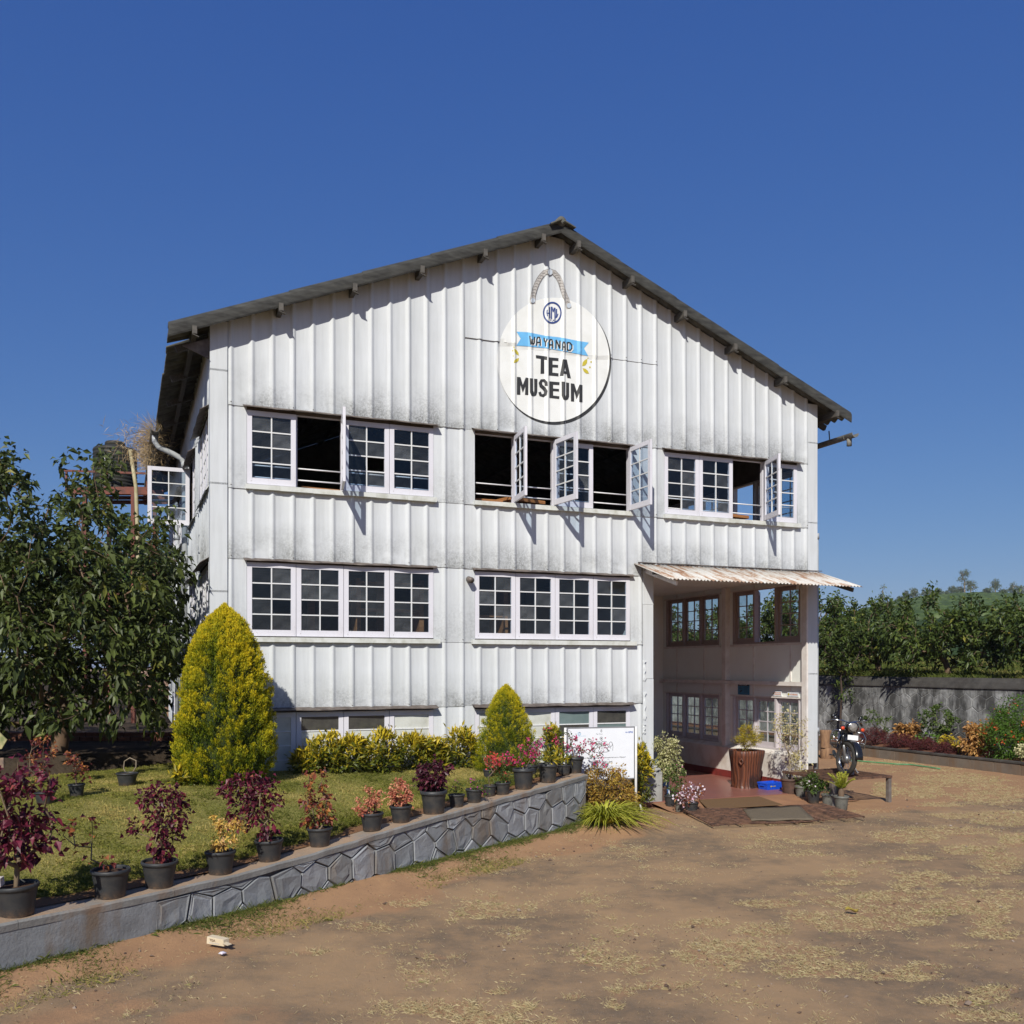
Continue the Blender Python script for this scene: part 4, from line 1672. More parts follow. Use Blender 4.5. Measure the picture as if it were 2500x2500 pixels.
# tea bushes in contour rows: far too many to count
nb = 5200
aa = rng.uniform(.33, .60, nb)
dd = np.sqrt(rng.uniform(170 ** 2, 436 ** 2, nb))
dd = np.round(dd / 3.2) * 3.2 + rng.normal(0, .25, nb)
bxs, bys = aa * dd, dd
bzs = hill_z(bxs, bys)
dome = []
for (rr, zz) in ((1.0, 0.0), (.92, .45), (.55, .78)):
    dome += [(rr * math.cos(k * math.pi / 3), rr * math.sin(k * math.pi / 3), zz) for k in range(6)]
dome.append((0, 0, .85))
dome = np.array(dome)
df = []
for i in range(2):
    for k in range(6):
        a, b = i * 6 + k, i * 6 + (k + 1) % 6
        df.append((a, b, b + 6, a + 6))
dt = [(12 + k, 12 + (k + 1) % 6, 18) for k in range(6)]
sc_ = rng.uniform(.8, 1.35, nb)
V = dome[None] * np.stack([sc_ * 1.5, sc_ * .9, sc_], 1)[:, None, :] + np.stack([bxs, bys, bzs - .1], 1)[:, None, :]
off = (np.arange(nb) * 19)[:, None, None]
me = np_mesh('tea_bushes', V.reshape(-1, 3), [(np.array(df)[None] + off).reshape(-1, 4), (np.array(dt)[None] + off).reshape(-1, 3)], np.repeat(rng.random(nb), 19), True)
M['tea'] = leafmat('tea_bush', [(0, (.034, .058, .014)), (.6, (.055, .088, .020)), (1, (.085, .125, .03))], .6, .1)
kind(add_obj('tea_bushes', me, M['tea']), 'stuff', 'clipped green tea bushes covering the far hill', 'tea bushes')


# ------------------------------------------------------------------ stone facing: cells of a jittered honeycomb
def clip_poly(poly, nx, ny, c):
    out = []
    n = len(poly)
    for i in range(n):
        p, q_ = poly[i], poly[(i + 1) % n]
        a, b = p[0] * nx + p[1] * ny - c, q_[0] * nx + q_[1] * ny - c
        if a <= 0:
            out.append(p)
        if (a < 0 < b) or (b < 0 < a):
            f_ = a / (a - b)
            out.append((p[0] + (q_[0] - p[0]) * f_, p[1] + (q_[1] - p[1]) * f_))
    return out


def cell_stones(sites, bounds, gap):
    x0, x1, y0, y1 = bounds
    res = []
    for i, (x, y) in enumerate(sites):
        poly = [(x0, y0), (x1, y0), (x1, y1), (x0, y1)]
        for j, (p, q_) in enumerate(sites):
            if j == i or (p - x) ** 2 + (q_ - y) ** 2 > 1.6:
                continue
            nx, ny = p - x, q_ - y
            l = math.hypot(nx, ny)
            nx, ny = nx / l, ny / l
            poly = clip_poly(poly, nx, ny, (x * nx + y * ny) + l / 2 - gap / 2)
            if len(poly) < 3:
                break
        if len(poly) >= 3:
            res.append(poly)
    return res


def stone_mesh(poly, ypos, sgn, proud, rough, flatten=.0):
    cx = sum(p[0] for p in poly) / len(poly)
    cy = sum(p[1] for p in poly) / len(poly)
    n = len(poly)
    q = MB()
    vs = []
    for k, (sc, out) in enumerate(((1.0, -.02), (.985, proud * .6), (.93, proud), (.84, proud * .84), (.5, proud * .98))):
        for i, (x, y) in enumerate(poly):
            j = rough * (k > 2)
            vs.append((cx + (x - cx) * sc + random.uniform(-j, j), ypos + sgn * (out + random.uniform(-j, j) * .35), cy + (y - cy) * sc + random.uniform(-j, j)))
    vs.append((cx, ypos + sgn * proud * random.uniform(.55, 1.0), cy))
    fs = []
    for k in range(4):
        for i in range(n):
            a, b = k * n + i, k * n + (i + 1) % n
            f_ = (a, b, b + n, a + n)
            fs.append(f_ if sgn < 0 else f_[::-1])
    for i in range(n):
        f_ = (4 * n + i, 4 * n + (i + 1) % n, 5 * n)
        fs.append(f_ if sgn < 0 else f_[::-1])
    q.add(vs, fs)
    return q


# blue-grey painted stone, with brown stains from the soil
def stone_mat(name, a, b, stain, sc=3.0, slo=.50):
    t = NT(name)
    c = t.mix(t.fac(t.noise(sc, 5, .65), .35, .7), a, b)
    c = t.mix(t.math('MULTIPLY', t.fac(t.noise(2.1, 5, .7, (1, 1, .35)), slo, slo + .2), .85), c, stain)
    t.color(c)
    t.set(.8, 0, .25)
    t.bump(t.noise(30, 5, .7), .5, .015)
    return t.mat


M['stone'] = stone_mat('blue_grey_painted_stone', (.245, .255, .265), (.165, .17, .172), (.17, .12, .078, 1))
M['stone_b'] = stone_mat('paler_blue_grey_stone', (.30, .31, .325), (.21, .215, .22), (.20, .14, .09, 1), 4, .54)
M['stone_c'] = stone_mat('brown_stained_stone', (.225, .228, .228), (.16, .158, .152), (.18, .13, .085, 1), 3, .46)
M['mortar'] = stone_mat('grey_mortar', (.11, .105, .10), (.08, .075, .07), (.13, .085, .06, 1))
M['coping'] = stone_mat('stained_coping', (.26, .255, .24), (.17, .165, .155), (.22, .145, .092, 1))

M['copingtop'] = stone_mat('soil_dusted_coping', (.36, .24, .15), (.30, .23, .165), (.24, .225, .20, 1), 4)
RW = thing('retaining_wall', 'low blue grey retaining wall of honeycomb stones under the row of pots', 'wall', WP0, WANG)
q = MB()
N = 60
xs = [-6 + (WLEN + 6) * k / N for k in range(N + 1)]
vs, fs = [], []
for x in xs:
    zt = float(wall_z(x)) - .07
    vs += [(x, 0.0, -.15), (x, 0.0, zt), (x, .26, zt), (x, .26, -.15)]
for k in range(N):
    for a, b in ((0, 1), (1, 2), (2, 3)):
        fs.append((k * 4 + a, k * 4 + b, k * 4 + 4 + b, k * 4 + 4 + a))
fs += [(0, 3, 2, 1), (N * 4, N * 4 + 1, N * 4 + 2, N * 4 + 3)]
fs = [f_[::-1] for f_ in fs]
q.add(vs, fs)
q.box(WLEN - .26, WLEN, .262, 2.1, -.15, .74)
q.build('core', M['mortar'], RW)
q = MB()                                               # smooth rendered length at the left, running out in a ragged edge
vs, fs = [], []
nx, nz = 46, 10
for i in range(nx + 1):
    for j in range(nz + 1):
        x = -6 + (1.42 + 6) * i / nx
        z = -.12 + (float(wall_z(x)) - .06 + .12) * j / nz
        y = -.028 + .012 * fbm(x, z, 0, 2.2) + .006 * fbm(x, z, 3, 9)
        if i == nx:
            x += .08 * math.sin(z * 9) - .05
        vs.append((x, y, z))
for i in range(nx):
    for j in range(nz):
        a = i * (nz + 1) + j
        fs.append((a, a + nz + 1, a + nz + 2, a + 1))
q.add(vs, fs, 0, True)
q.build('plaster_face', M['stone'], RW)
k = 0
x = -6.0
while x < WLEN + .02:                                  # coping in cast lengths
    x1 = min(x + random.uniform(1.1, 1.5), WLEN + .03)
    vs, fs = [], []
    prof = [(-.035, -.075), (-.04, -.02), (-.025, 0.0), (.10, .004), (.285, .0), (.29, -.105)]
    n = len(prof)
    m = 8
    for i in range(m + 1):
        xx = x + (x1 - .004 - x) * i / m
        zt = float(wall_z(min(xx, WLEN)))
        for (y, z) in prof:
            vs.append((xx, y + .006 * fbm(xx, y, z, 4), zt + z + .010 * fbm(xx, y, 1, 3.5)))
    for i in range(m):
        for j in range(n):
            a, b = i * n + j, i * n + (j + 1) % n
            fs.append((a, a + n, b + n, b))
    fs += [tuple(range(n)), tuple(range(m * n, m * n + n))[::-1]]
    mi = [0, 0, 1, 1, 0, 0] * m + [0, 0]
    q = MB().add(vs, fs)
    q.m = mi
    q.build('coping', [M['coping'], M['copingtop']], RW)
    x = x1
sites = []
for r in range(5):
    for c in range(22):
        x = 1.25 + c * .365 + (.18 if r % 2 else 0) + random.uniform(-.10, .10)
        sites.append((x, -.10 + r * .29 + random.uniform(-.07, .07) + .16 * (x - 1.3) / 7.4))
for poly in cell_stones(sites, (1.36, WLEN - .01, -.06, 1.2), .013):
    poly = [p for p in poly]
    mx = sum(p[0] for p in poly) / len(poly)
    top = [min(p[1], float(wall_z(p[0])) - .082) for p in poly]
    if max(top) - min(p[1] for p in poly) < .05:
        continue
    pl = [(p[0], tz) for p, tz in zip(poly, top)]
    ded = []
    for p in pl:
        if not ded or math.hypot(p[0] - ded[-1][0], p[1] - ded[-1][1]) > .012:
            ded.append(p)
    if len(ded) < 3 or max(p[1] for p in ded) - min(p[1] for p in ded) < .05:
        continue
    stone_mesh(ded, 0.0, -1, random.uniform(.018, .034), .022).build('stone', M[random.choice(('stone', 'stone', 'stone_b', 'stone_b', 'stone', 'stone_c'))], RW)
# stones on the end face towards the sign
for (y0, y1, z0, z1) in ((.03, .24, -.03, .22), (.03, .24, .24, .48), (.03, .24, .50, .70)):
    q = MB().box(WLEN, WLEN + .02, y0, y1, z0, z1)
    q.build('stone', M['stone'], RW, bevel=.008)

# boundary wall, far right
M['wallstone'] = stone_mat('mould_streaked_stone', (.46, .46, .45), (.17, .168, .162), (.032, .030, .028, 1), 2.6, .37)
M['walljoint'] = stone_mat('pale_joint', (.48, .48, .47), (.20, .20, .19), (.06, .06, .055, 1), 5)
M['wallcap'] = stone_mat('black_mould_coping', (.085, .078, .07), (.05, .046, .042), (.04, .034, .03, 1), 4)
BV0, BV1, BU = -4.0, 34.0, 19.6
BWL = thing('boundary_wall', 'tall mould streaked honeycomb stone wall along the right side below the trees', 'wall', W(BU, 0, 0), TH + math.pi / 2)
MB().box(BV0, BV1, -.22, 0, 0, 1.93).build('core', M['walljoint'], BWL)
x = BV0
while x < BV1:
    x1 = min(x + random.uniform(1.6, 2.2), BV1)
    q = MB()
    prof = [(.05, 1.93), (.045, 1.96), (-.02, 2.10), (-.10, 2.19), (-.16, 2.21), (-.24, 2.20), (-.24, 1.93)]
    vs = [(xx, y + .01 * fbm(xx, y, z, 2), z + .012 * fbm(xx, y, 2, 2)) for xx in (x, x1 - .003) for y, z in prof]
    n = len(prof)
    fs = [(j, (j + 1) % n, n + (j + 1) % n, n + j) for j in range(n)] + [tuple(range(n))[::-1], tuple(range(n, 2 * n))]
    q.add(vs, fs).build('coping', M['wallcap'], BWL)
    x = x1
sites = []
for r in range(7):
    for c in range(40):
        sites.append((.9 + c * .42 + (.21 if r % 2 else 0) + random.uniform(-.03, .03), .15 + r * .345 + random.uniform(-.025, .025)))
for poly in cell_stones(sites, (.7, 16.0, .02, 1.915), .014):
    if len(poly) < 3 or max(p[1] for p in poly) - min(p[1] for p in poly) < .06:
        continue
    ded = []
    for p in poly:
        if not ded or math.hypot(p[0] - ded[-1][0], p[1] - ded[-1][1]) > .015:
            ded.append(p)
    stone_mesh(ded, 0.0, 1, random.uniform(.010, .016), .012).build('stone', M['wallstone'], BWL)

# kerb of the flower bed in front of it
KB = thing('garden_kerb', 'low concrete kerb wall of the flower bed on the right', 'kerb', W(17.9, 0, 0), TH + math.pi / 2)
M['kerb'] = stone_mat('brown_stained_concrete', (.185, .155, .125), (.13, .108, .088), (.17, .11, .068, 1), 3, .42)
x = -4.0
while x < 22:
    x1 = min(x + random.uniform(.5, .75), 22)
    MB().box(x, x1 - .008, -.13, random.uniform(-.004, .006), -.05, .245).build('block', M['kerb'], KB, bevel=.008)
    x = x1
x = -4.0
while x < 22:
    x1 = min(x + random.uniform(1.4, 1.9), 22)
    MB().box(x, x1 - .006, -.15, .022, .248, .30).build('coping', M['wallcap'], KB, bevel=.008)
    x = x1
q = MB()
rows = []
for i in range(60):
    v = -4 + 27 * i / 59
    rows.append([tuple(W(17.9 + .14 + 1.56 * j / 9, v, .255 + .07 * math.sin(j / 9 * math.pi) + .03 * fbm(v, j * .3, 0, 1.5))) for j in range(10)])
q.grid(rows[::-1])
kind(q.build('garden_bed', simple('red_bed_soil', (.20, .095, .055), .95, spec=.1, c2=(.12, .06, .038), scale=5, bump=.6, bdist=.04)), 'structure')

# earth apron between the porch and the cattle grid
q = MB()
rows = []
for i in range(14):
    v = -1.05 + .87 * i / 13
    rows.append([tuple(W(7.45 + 4.0 * j / 20, v, .012 + .062 * float(smooth(-1.05, -.2, v)) + .006 * fbm(j * .3, v, 0, 2))) for j in range(21)])
q.grid(rows)
M['apron'] = simple('trodden_earth', (.33, .175, .095), .9, spec=.15, c2=(.26, .14, .085), scale=3, bump=.3)
kind(q.build('path', M['apron']), 'structure')
# ================================================================== PLANTS
def unit(a):
    return a / np.maximum(np.linalg.norm(a, axis=-1, keepdims=True), 1e-9)


def leaf_arrays(P, Dr, L, Wd, fold=.25, droop=.25, tint=None, two=True, upn=0.5):
    """P base points, Dr directions; each leaf a folded blade of two quads"""
    n = len(P)
    Dr = unit(Dr)
    ref = unit(rng.normal(0, 1, (n, 3)) * (1 - upn) + np.array([0, 0, 1.0]) * upn * 1.2)
    s = unit(np.cross(Dr, ref))
    nn = np.cross(s, Dr)
    L = np.broadcast_to(L, (n,))[:, None] if np.ndim(L) < 2 else L
    Wd = np.broadcast_to(Wd, (n,))[:, None] if np.ndim(Wd) < 2 else Wd
    dz = np.array([0, 0, -1.0])
    b = P
    c = P + Dr * L * .48 + dz * droop * L * .15
    tip = P + Dr * L + dz * droop * L
    l = c + s * Wd * .5 + nn * Wd * fold
    r = c - s * Wd * .5 + nn * Wd * fold
    tint = rng.random(n) if tint is None else tint
    if two:
        V = np.stack([b, r, tip, l, c], 1).reshape(-1, 3)
        o = (np.arange(n) * 5)[:, None]
        Fq = np.concatenate([o + np.array([0, 1, 2, 4]), o + np.array([0, 4, 2, 3])])
        return V, Fq, np.repeat(tint, 5)
    V = np.stack([b, r, tip, l], 1).reshape(-1, 3)
    o = (np.arange(n) * 4)[:, None]
    return V, o + np.array([0, 1, 2, 3]), np.repeat(tint, 4)


def grow(root, targets, trunk=(), r_tip=.004, power=.42, wob=.12, bias=.35):
    """branch skeleton that reaches every target; returns tube chains"""
    nodes = [np.array(root, float)] + [np.array(p, float) for p in trunk]
    par = [-1] + list(range(len(trunk)))
    plen = [0.0]
    for i in range(1, len(nodes)):
        plen.append(plen[-1] + np.linalg.norm(nodes[i] - nodes[i - 1]))
    fixed = len(nodes)
    T = np.array(targets, float)
    start = np.array(trunk[-1] if len(trunk) else root, float)
    order = np.argsort(np.linalg.norm(T - start, axis=1))
    ends = []
    for k in order:
        t_ = T[k]
        A = np.array(nodes)
        d = np.linalg.norm(A - t_, axis=1)
        cost = d + bias * np.array(plen)
        if fixed > 2:
            cost[:fixed - 2] += 10 * np.linalg.norm(T.max(0) - T.min(0)) * 0.05
        j = int(np.argmin(cost))
        steps = 1 if d[j] < .15 else 2
        prev = j
        for m in range(1, steps + 1):
            f_ = m / steps
            p = nodes[j] * (1 - f_) + t_ * f_
            if m < steps:
                p = p + rng.normal(0, wob * d[j], 3) + np.array([0, 0, .10 * d[j]])
            nodes.append(p)
            par.append(prev)
            plen.append(plen[prev] + np.linalg.norm(p - nodes[prev]))
            prev = len(nodes) - 1
        ends.append(prev)
    cnt = np.zeros(len(nodes))
    for e in ends:
        i = e
        while i >= 0:
            cnt[i] += 1
            i = par[i]
    rad_ = r_tip * np.maximum(cnt, 1) ** power
    return nodes, par, rad_, ends


def stems_mesh(nodes, par, rad_, sides=5):
    V, Fq = [], []
    n = len(nodes)
    A = np.array(nodes)
    a = np.array([p for p in par if p >= 0])
    b = np.array([i for i, p in enumerate(par) if p >= 0])
    d = unit(A[b] - A[a] + 1e-9)
    ref = np.where(np.abs(d[:, 2:3]) < .9, np.array([[0, 0, 1.0]]), np.array([[1.0, 0, 0]]))
    s = unit(np.cross(d, ref))
    t_ = np.cross(d, s)
    ang = np.arange(sides) * 2 * math.pi / sides
    ring_ = s[:, None, :] * np.cos(ang)[None, :, None] + t_[:, None, :] * np.sin(ang)[None, :, None]
    ra = np.minimum(rad_[a], rad_[b] * 1.25 + .001)[:, None, None]
    rb = rad_[b][:, None, None]
    ext = d * (rb[:, 0] * .5)
    V = np.concatenate([A[a][:, None, :] - ext[:, None, :] + ring_ * ra, A[b][:, None, :] + ring_ * rb], 1)
    o = (np.arange(len(a)) * 2 * sides)[:, None]
    Fq = np.concatenate([o + np.array([k, (k + 1) % sides, (k + 1) % sides + sides, k + sides]) for k in range(sides)])
    return V.reshape(-1, 3), Fq


def cluster_leaves(nodes, ends, par, per, spread, L, Wd, droop=.3, out=.6, Lvar=.25, fold=.25, two=True, center=None, upn=.5, along=.0, tint_fn=None):
    E_ = np.array([nodes[e] for e in ends])
    Pn = np.array([nodes[par[e]] if par[e] >= 0 else nodes[e] for e in ends])
    n = len(E_) * per
    idx = np.repeat(np.arange(len(E_)), per)
    base = E_[idx] + rng.normal(0, spread, (n, 3))
    if along:
        f_ = rng.random((n, 1)) * along
        base = base * (1 - f_) + (Pn[idx] + rng.normal(0, spread * .6, (n, 3))) * f_
    dirn = unit(E_ - Pn + 1e-6)[idx] * out + rng.normal(0, .65, (n, 3))
    if center is not None:
        dirn += unit(E_[idx] - np.array(center)) * .5
    Ls = L * (1 + rng.uniform(-Lvar, Lvar, n))
    tint = np.clip(rng.random(n) * .75 + np.repeat(rng.random(len(E_)), per) * .25, 0, 1)
    if tint_fn is not None:
        tint = tint_fn(base, tint)
    return leaf_arrays(base, dirn, Ls, Ls * Wd, fold, droop, tint, two, upn)


def in_blobs(blobs, n, shell=.0):
    """random points inside a union of ellipsoids (cx,cy,cz,rx,ry,rz)"""
    w = np.array([b[3] * b[4] * b[5] for b in blobs]) ** .8
    k = rng.choice(len(blobs), n, p=w / w.sum())
    d = unit(rng.normal(0, 1, (n, 3)))
    r = (shell + (1 - shell) * rng.random((n, 1))) ** (1 / 2.2)
    Bs = np.array(blobs)[k]
    return Bs[:, :3] + d * r * Bs[:, 3:6]


LM = {
    'guava': leafmat('guava_leaf', [(0, (.024, .036, .009)), (.5, (.060, .080, .018)), (.9, (.115, .145, .034)), (1, (.26, .23, .045))], .48, .25, .35),
    'guava2': leafmat('guava_leaf_bright', [(0, (.026, .045, .010)), (.5, (.062, .094, .018)), (.9, (.125, .165, .032)), (1, (.32, .27, .045))], .48, .25, .35),
    'purple': leafmat('maroon_leaf', [(0, (.038, .006, .012)), (.55, (.095, .012, .028)), (.85, (.20, .025, .052)), (1, (.40, .12, .07))], .45, .28),
    'darkpurple': leafmat('dark_maroon_leaf', [(0, (.03, .006, .012)), (.7, (.075, .012, .026)), (1, (.19, .04, .06))], .45, .22),
    'rust': leafmat('rust_leaf', [(0, (.09, .016, .022)), (.5, (.18, .04, .03)), (1, (.52, .22, .05))], .5, .25),
    'gold': leafmat('gold_croton_leaf', [(0, (.42, .20, .04)), (.5, (.66, .46, .10)), (1, (.70, .42, .22))], .5, .25),
    'coral': leafmat('coral_leaf', [(0, (.36, .07, .06)), (.5, (.56, .20, .12)), (1, (.66, .38, .20))], .5, .25),
    'peach': leafmat('peach_croton_leaf', [(0, (.15, .07, .02)), (.4, (.40, .20, .06)), (.8, (.58, .34, .12)), (1, (.64, .46, .22))], .5, .2),
    'hedge': leafmat('yellow_green_croton', [(0, (.05, .075, .012)), (.45, (.13, .145, .015)), (.7, (.40, .31, .020)), (1, (.66, .50, .035))], .4, .25, .45),
    'thuja': leafmat('golden_thuja_spray', [(0, (.045, .080, .006)), (.35, (.16, .195, .010)), (.65, (.42, .38, .014)), (1, (.72, .56, .020))], .6, .25, .2),
    'green': leafmat('mid_green_leaf', [(0, (.035, .065, .012)), (.6, (.075, .12, .022)), (1, (.14, .19, .04))], .45, .25),
    'bright': leafmat('bright_green_leaf', [(0, (.05, .11, .012)), (1, (.12, .22, .03))], .4, .3),
    'pink': leafmat('magenta_bract', [(0, (.46, .03, .13)), (.6, (.62, .05, .20)), (1, (.72, .10, .10))], .55, .35),
    'magenta': leafmat('purple_pink_bract', [(0, (.42, .04, .28)), (1, (.62, .08, .36))], .55, .35),
    'red': leafmat('red_orange_bract', [(0, (.62, .05, .07)), (.5, (.70, .10, .06)), (1, (.66, .06, .18))], .55, .35),
    'orange': leafmat('orange_flower', [(0, (.70, .10, .03)), (1, (.80, .20, .06))], .55, .3),
    'whitepink': leafmat('white_pink_petal', [(0, (.72, .42, .56)), (.4, (.80, .66, .74)), (1, (.84, .80, .84))], .5, .3),
    'cream': leafmat('cream_variegated_leaf', [(0, (.22, .25, .08)), (.45, (.50, .48, .22)), (1, (.72, .68, .42))], .5, .3),
    'dry': leafmat('dry_cream_leaf', [(0, (.42, .36, .15)), (.6, (.60, .52, .24)), (1, (.66, .60, .34))], .55, .25),
    'strap': leafmat('striped_strap_leaf', [(0, (.10, .15, .015)), (.4, (.30, .33, .03)), (1, (.62, .58, .09))], .4, .25),
    'bronze': leafmat('bronze_croton_leaf', [(0, (.17, .07, .02)), (.5, (.36, .22, .035)), (.85, (.50, .36, .06)), (1, (.42, .10, .08))], .5, .25),
    'burgundy': leafmat('burgundy_ground_leaf', [(0, (.05, .012, .014)), (.6, (.12, .026, .028)), (1, (.20, .05, .045))], .6, .2),
    'straw': leafmat('straw_blade', [(0, (.38, .295, .16)), (.5, (.50, .41, .23)), (.85, (.60, .51, .31)), (1, (.30, .285, .11))], .8, .15, .1),
    'turf': leafmat('turf_blade', [(0, (.115, .130, .022)), (.45, (.225, .228, .044)), (.8, (.37, .325, .085)), (1, (.50, .40, .14))], .7, .25, .15),
    'weed': leafmat('weed_blade', [(0, (.065, .095, .020)), (.5, (.13, .155, .035)), (.75, (.26, .23, .07)), (1, (.46, .36, .14))], .7, .2, .15),
    'oak': leafmat('silver_oak_leaf', [(0, (.070, .10, .055)), (.6, (.115, .155, .085)), (1, (.18, .22, .12))], .6, .2),
    'seedgrass': leafmat('dry_seed_grass', [(0, (.34, .23, .11)), (1, (.56, .42, .24))], .8, .2, .1),
}
SM = {
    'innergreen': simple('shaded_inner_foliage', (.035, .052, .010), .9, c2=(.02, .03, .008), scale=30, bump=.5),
    'bark': simple('smooth_brown_bark', (.17, .105, .062), .75, c2=(.105, .07, .045), scale=7, bump=.15),
    'pale': simple('pale_grey_bark', (.33, .27, .20), .8, c2=(.22, .17, .12), scale=14),
    'stem': simple('plant_stem', (.20, .145, .09), .75, c2=(.13, .09, .055), scale=20),
    'dark': simple('dark_twig', (.075, .05, .038), .8, c2=(.045, .03, .024), scale=12),
    'greenstem': simple('green_stem', (.12, .14, .04), .7, c2=(.08, .1, .03), scale=12),
}


def add_part(name, arr, mat, parent, smooth_=False):
    V, Fq, T_ = arr if len(arr) == 3 else (*arr, None)
    me = np_mesh(name, V, [Fq], T_, smooth_)
    return add_obj(name, me, mat, parent)


def cat_arr(lst):
    off, Vs, Fs, Ts = 0, [], [], []
    for V, Fq, T_ in lst:
        Vs.append(V)
        Fs.append(Fq + off)
        Ts.append(T_)
        off += len(V)
    return np.concatenate(Vs), np.concatenate(Fs), np.concatenate(Ts)


def plant_parts(parent, blobs, n_t, per, L, Wd, lm, sm, base=(0, 0, 0), spread=None, r_tip=.002, droop=.3, out=.6, shell=.3, trunk=(), names=('stem', 'foliage'), flowers=None, wob=.12, two=True, upn=.5, along=.25, clip=None, tint_fn=None, bias=.35, power=.42):
    T_ = in_blobs(blobs, n_t, shell)
    if clip is not None:
        T_ = T_[clip(T_)]
    nodes, par, rad_, ends = grow(base, T_, trunk, r_tip, power, wob, bias)
    V, Fq = stems_mesh(nodes, par, rad_, 5)
    add_part(names[0], (V, Fq), SM[sm], parent, True)
    sp = spread if spread is not None else L * .45
    c = np.mean(np.array(blobs)[:, :3], 0)
    arr = cluster_leaves(nodes, ends, par, per, sp, L, Wd, droop, out, center=c, two=two, upn=upn, along=along, tint_fn=tint_fn)
    add_part(names[1], arr, LM[lm], parent)
    if flowers:
        fm, nf, fl, frac = flowers
        k = rng.choice(len(ends), max(1, int(len(ends) * frac)), replace=False)
        arr = cluster_leaves(nodes, [ends[i] for i in k], par, nf, fl * .9, fl, .85, 0.0, .4, fold=.1, upn=.2)
        add_part('flowers', arr, LM[fm], parent)['kind'] = 'stuff'
    return nodes, ends


# ------------------------------------------------------------------ pots
t = NT('charcoal_plastic_pot')
oi = t.n("ShaderNodeObjectInfo")
dust = t.math('MULTIPLY', t.fac(t.noise(3.0, 4, .65), .42, .78), t.math('MULTIPLY', .8, oi.outputs["Random"]))
c = t.mix(dust, (.028, .030, .033), (.085, .075, .064))
sep = t.n("ShaderNodeSeparateXYZ")
t.l(t.coord("Object"), sep.inputs[0])
mud = t.math('MULTIPLY', t.ramp(sep.outputs[2], [(.02, (1, 1, 1)), (.30, (0, 0, 0))]), t.fac(t.noise(9, 4, .7), .35, .65))
c = t.mix(t.math('MULTIPLY', mud, .55), c, (.22, .135, .080, 1))
t.color(c)
t.set(.5, 0, .4)
M['pot'] = t.mat
M['claypot'] = simple('old_brown_pot', (.115, .062, .045), .7, c2=(.07, .045, .036), scale=5, bump=.2)
M['greypot'] = simple('dusty_grey_pot', (.15, .145, .125), .6, c2=(.09, .088, .08), scale=4)
M['soil'] = simple('potting_soil', (.115, .065, .040), .95, spec=.1, c2=(.06, .036, .025), scale=30, bump=.5)
_pots = {}


def pot_parts(parent, d, h, mat='pot', style=0):
    key = (mat, style)
    if key not in _pots:
        q = MB()
        if style == 0:
            prof = [(.36, 0), (.365, .01), (.39, .35), (.43, .62), (.455, .78), (.462, .84), (.495, .86), (.5, .90), (.5, .955), (.485, .985), (.46, .99), (.45, .96), (.445, .82)]
        else:
            prof = [(.37, 0), (.375, .01), (.41, .45), (.45, .80), (.455, .82), (.49, .83), (.5, .86), (.5, .99), (.47, 1.0), (.45, .98), (.44, .84)]
        q.lathe(prof, 28)
        q.lathe([(0.001, .004), (.36, 0.002)], 28)
        q.lathe([(prof[-1][0] + .004, .855), (.30, .87), (.001, .88)], 28, mi=0)
        m_ = q.mesh('pot')
        m_.materials.append(M[mat])
        s_ = MB().lathe([(.452, .855), (.35, .885), (.2, .90), (.001, .89)], 24, wob=lambda a, z: .02 * math.sin(5 * a)).mesh('soil')
        s_.materials.append(M['soil'])
        _pots[key] = (m_, s_)
    m_, s_ = _pots[key]
    for nm, me in (('pot', m_), ('soil', s_)):
        o = bpy.data.objects.new(nm, me)
        COL.objects.link(o)
        o.parent = parent
        o.scale = (d, d, h)


def on_wall(x, t_=.13):
    """point on the wall top under photo column x"""
    k = (x - CX) / F
    ax, ay = WP0.x + WN.x * t_, WP0.y + WN.y * t_
    s = (k * ay - ax) / (WD.x - k * WD.y)
    px, py = ax + WD.x * s, ay + WD.y * s
    z = float(wall_z(min(s, WLEN))) + .004 if t_ < .28 else float(lawn_z(px, py)) + .002
    return Vector((px, py, z))


def crown_box(base, x0, y0, x1, y1, depth=1.0):
    """photo box at the plant's own distance -> ellipsoid in the plant's own coordinates"""
    d = base.y
    a, b = D(x0, y0, d), D(x1, y1, d)
    cx, cz = (a.x + b.x) / 2 - base.x, (a.z + b.z) / 2 - base.z
    rx, rz = abs(b.x - a.x) / 2, abs(a.z - b.z) / 2
    return (cx, 0.0, cz, rx, rx * depth, rz)


POTG = 'pots lined up along the retaining wall'


def potted(x, w, label, crown, kind_, t_=.13, hr=.74, style=0, pot='pot', loc=None, group=POTG, **kw):
    p = loc if loc is not None else on_wall(x, t_)
    d = w / F * p.y
    h = d * hr
    r = thing('potted_plant', label, 'potted plant', p, 0, group)
    r.rotation_euler = (random.uniform(-.025, .025), random.uniform(-.03, .03), 0)
    pot_parts(r, d, h, pot, style)
    blobs = [crown_box(p, *c) for c in crown]
    K = dict(KIND[kind_])
    K.update(kw)
    sc = K.pop('scale', 1.0)
    if 'L' in K:
        K['L'] *= sc
    plant_parts(r, blobs, base=(0, 0, h * .86), **K)
    return r, p, d, h


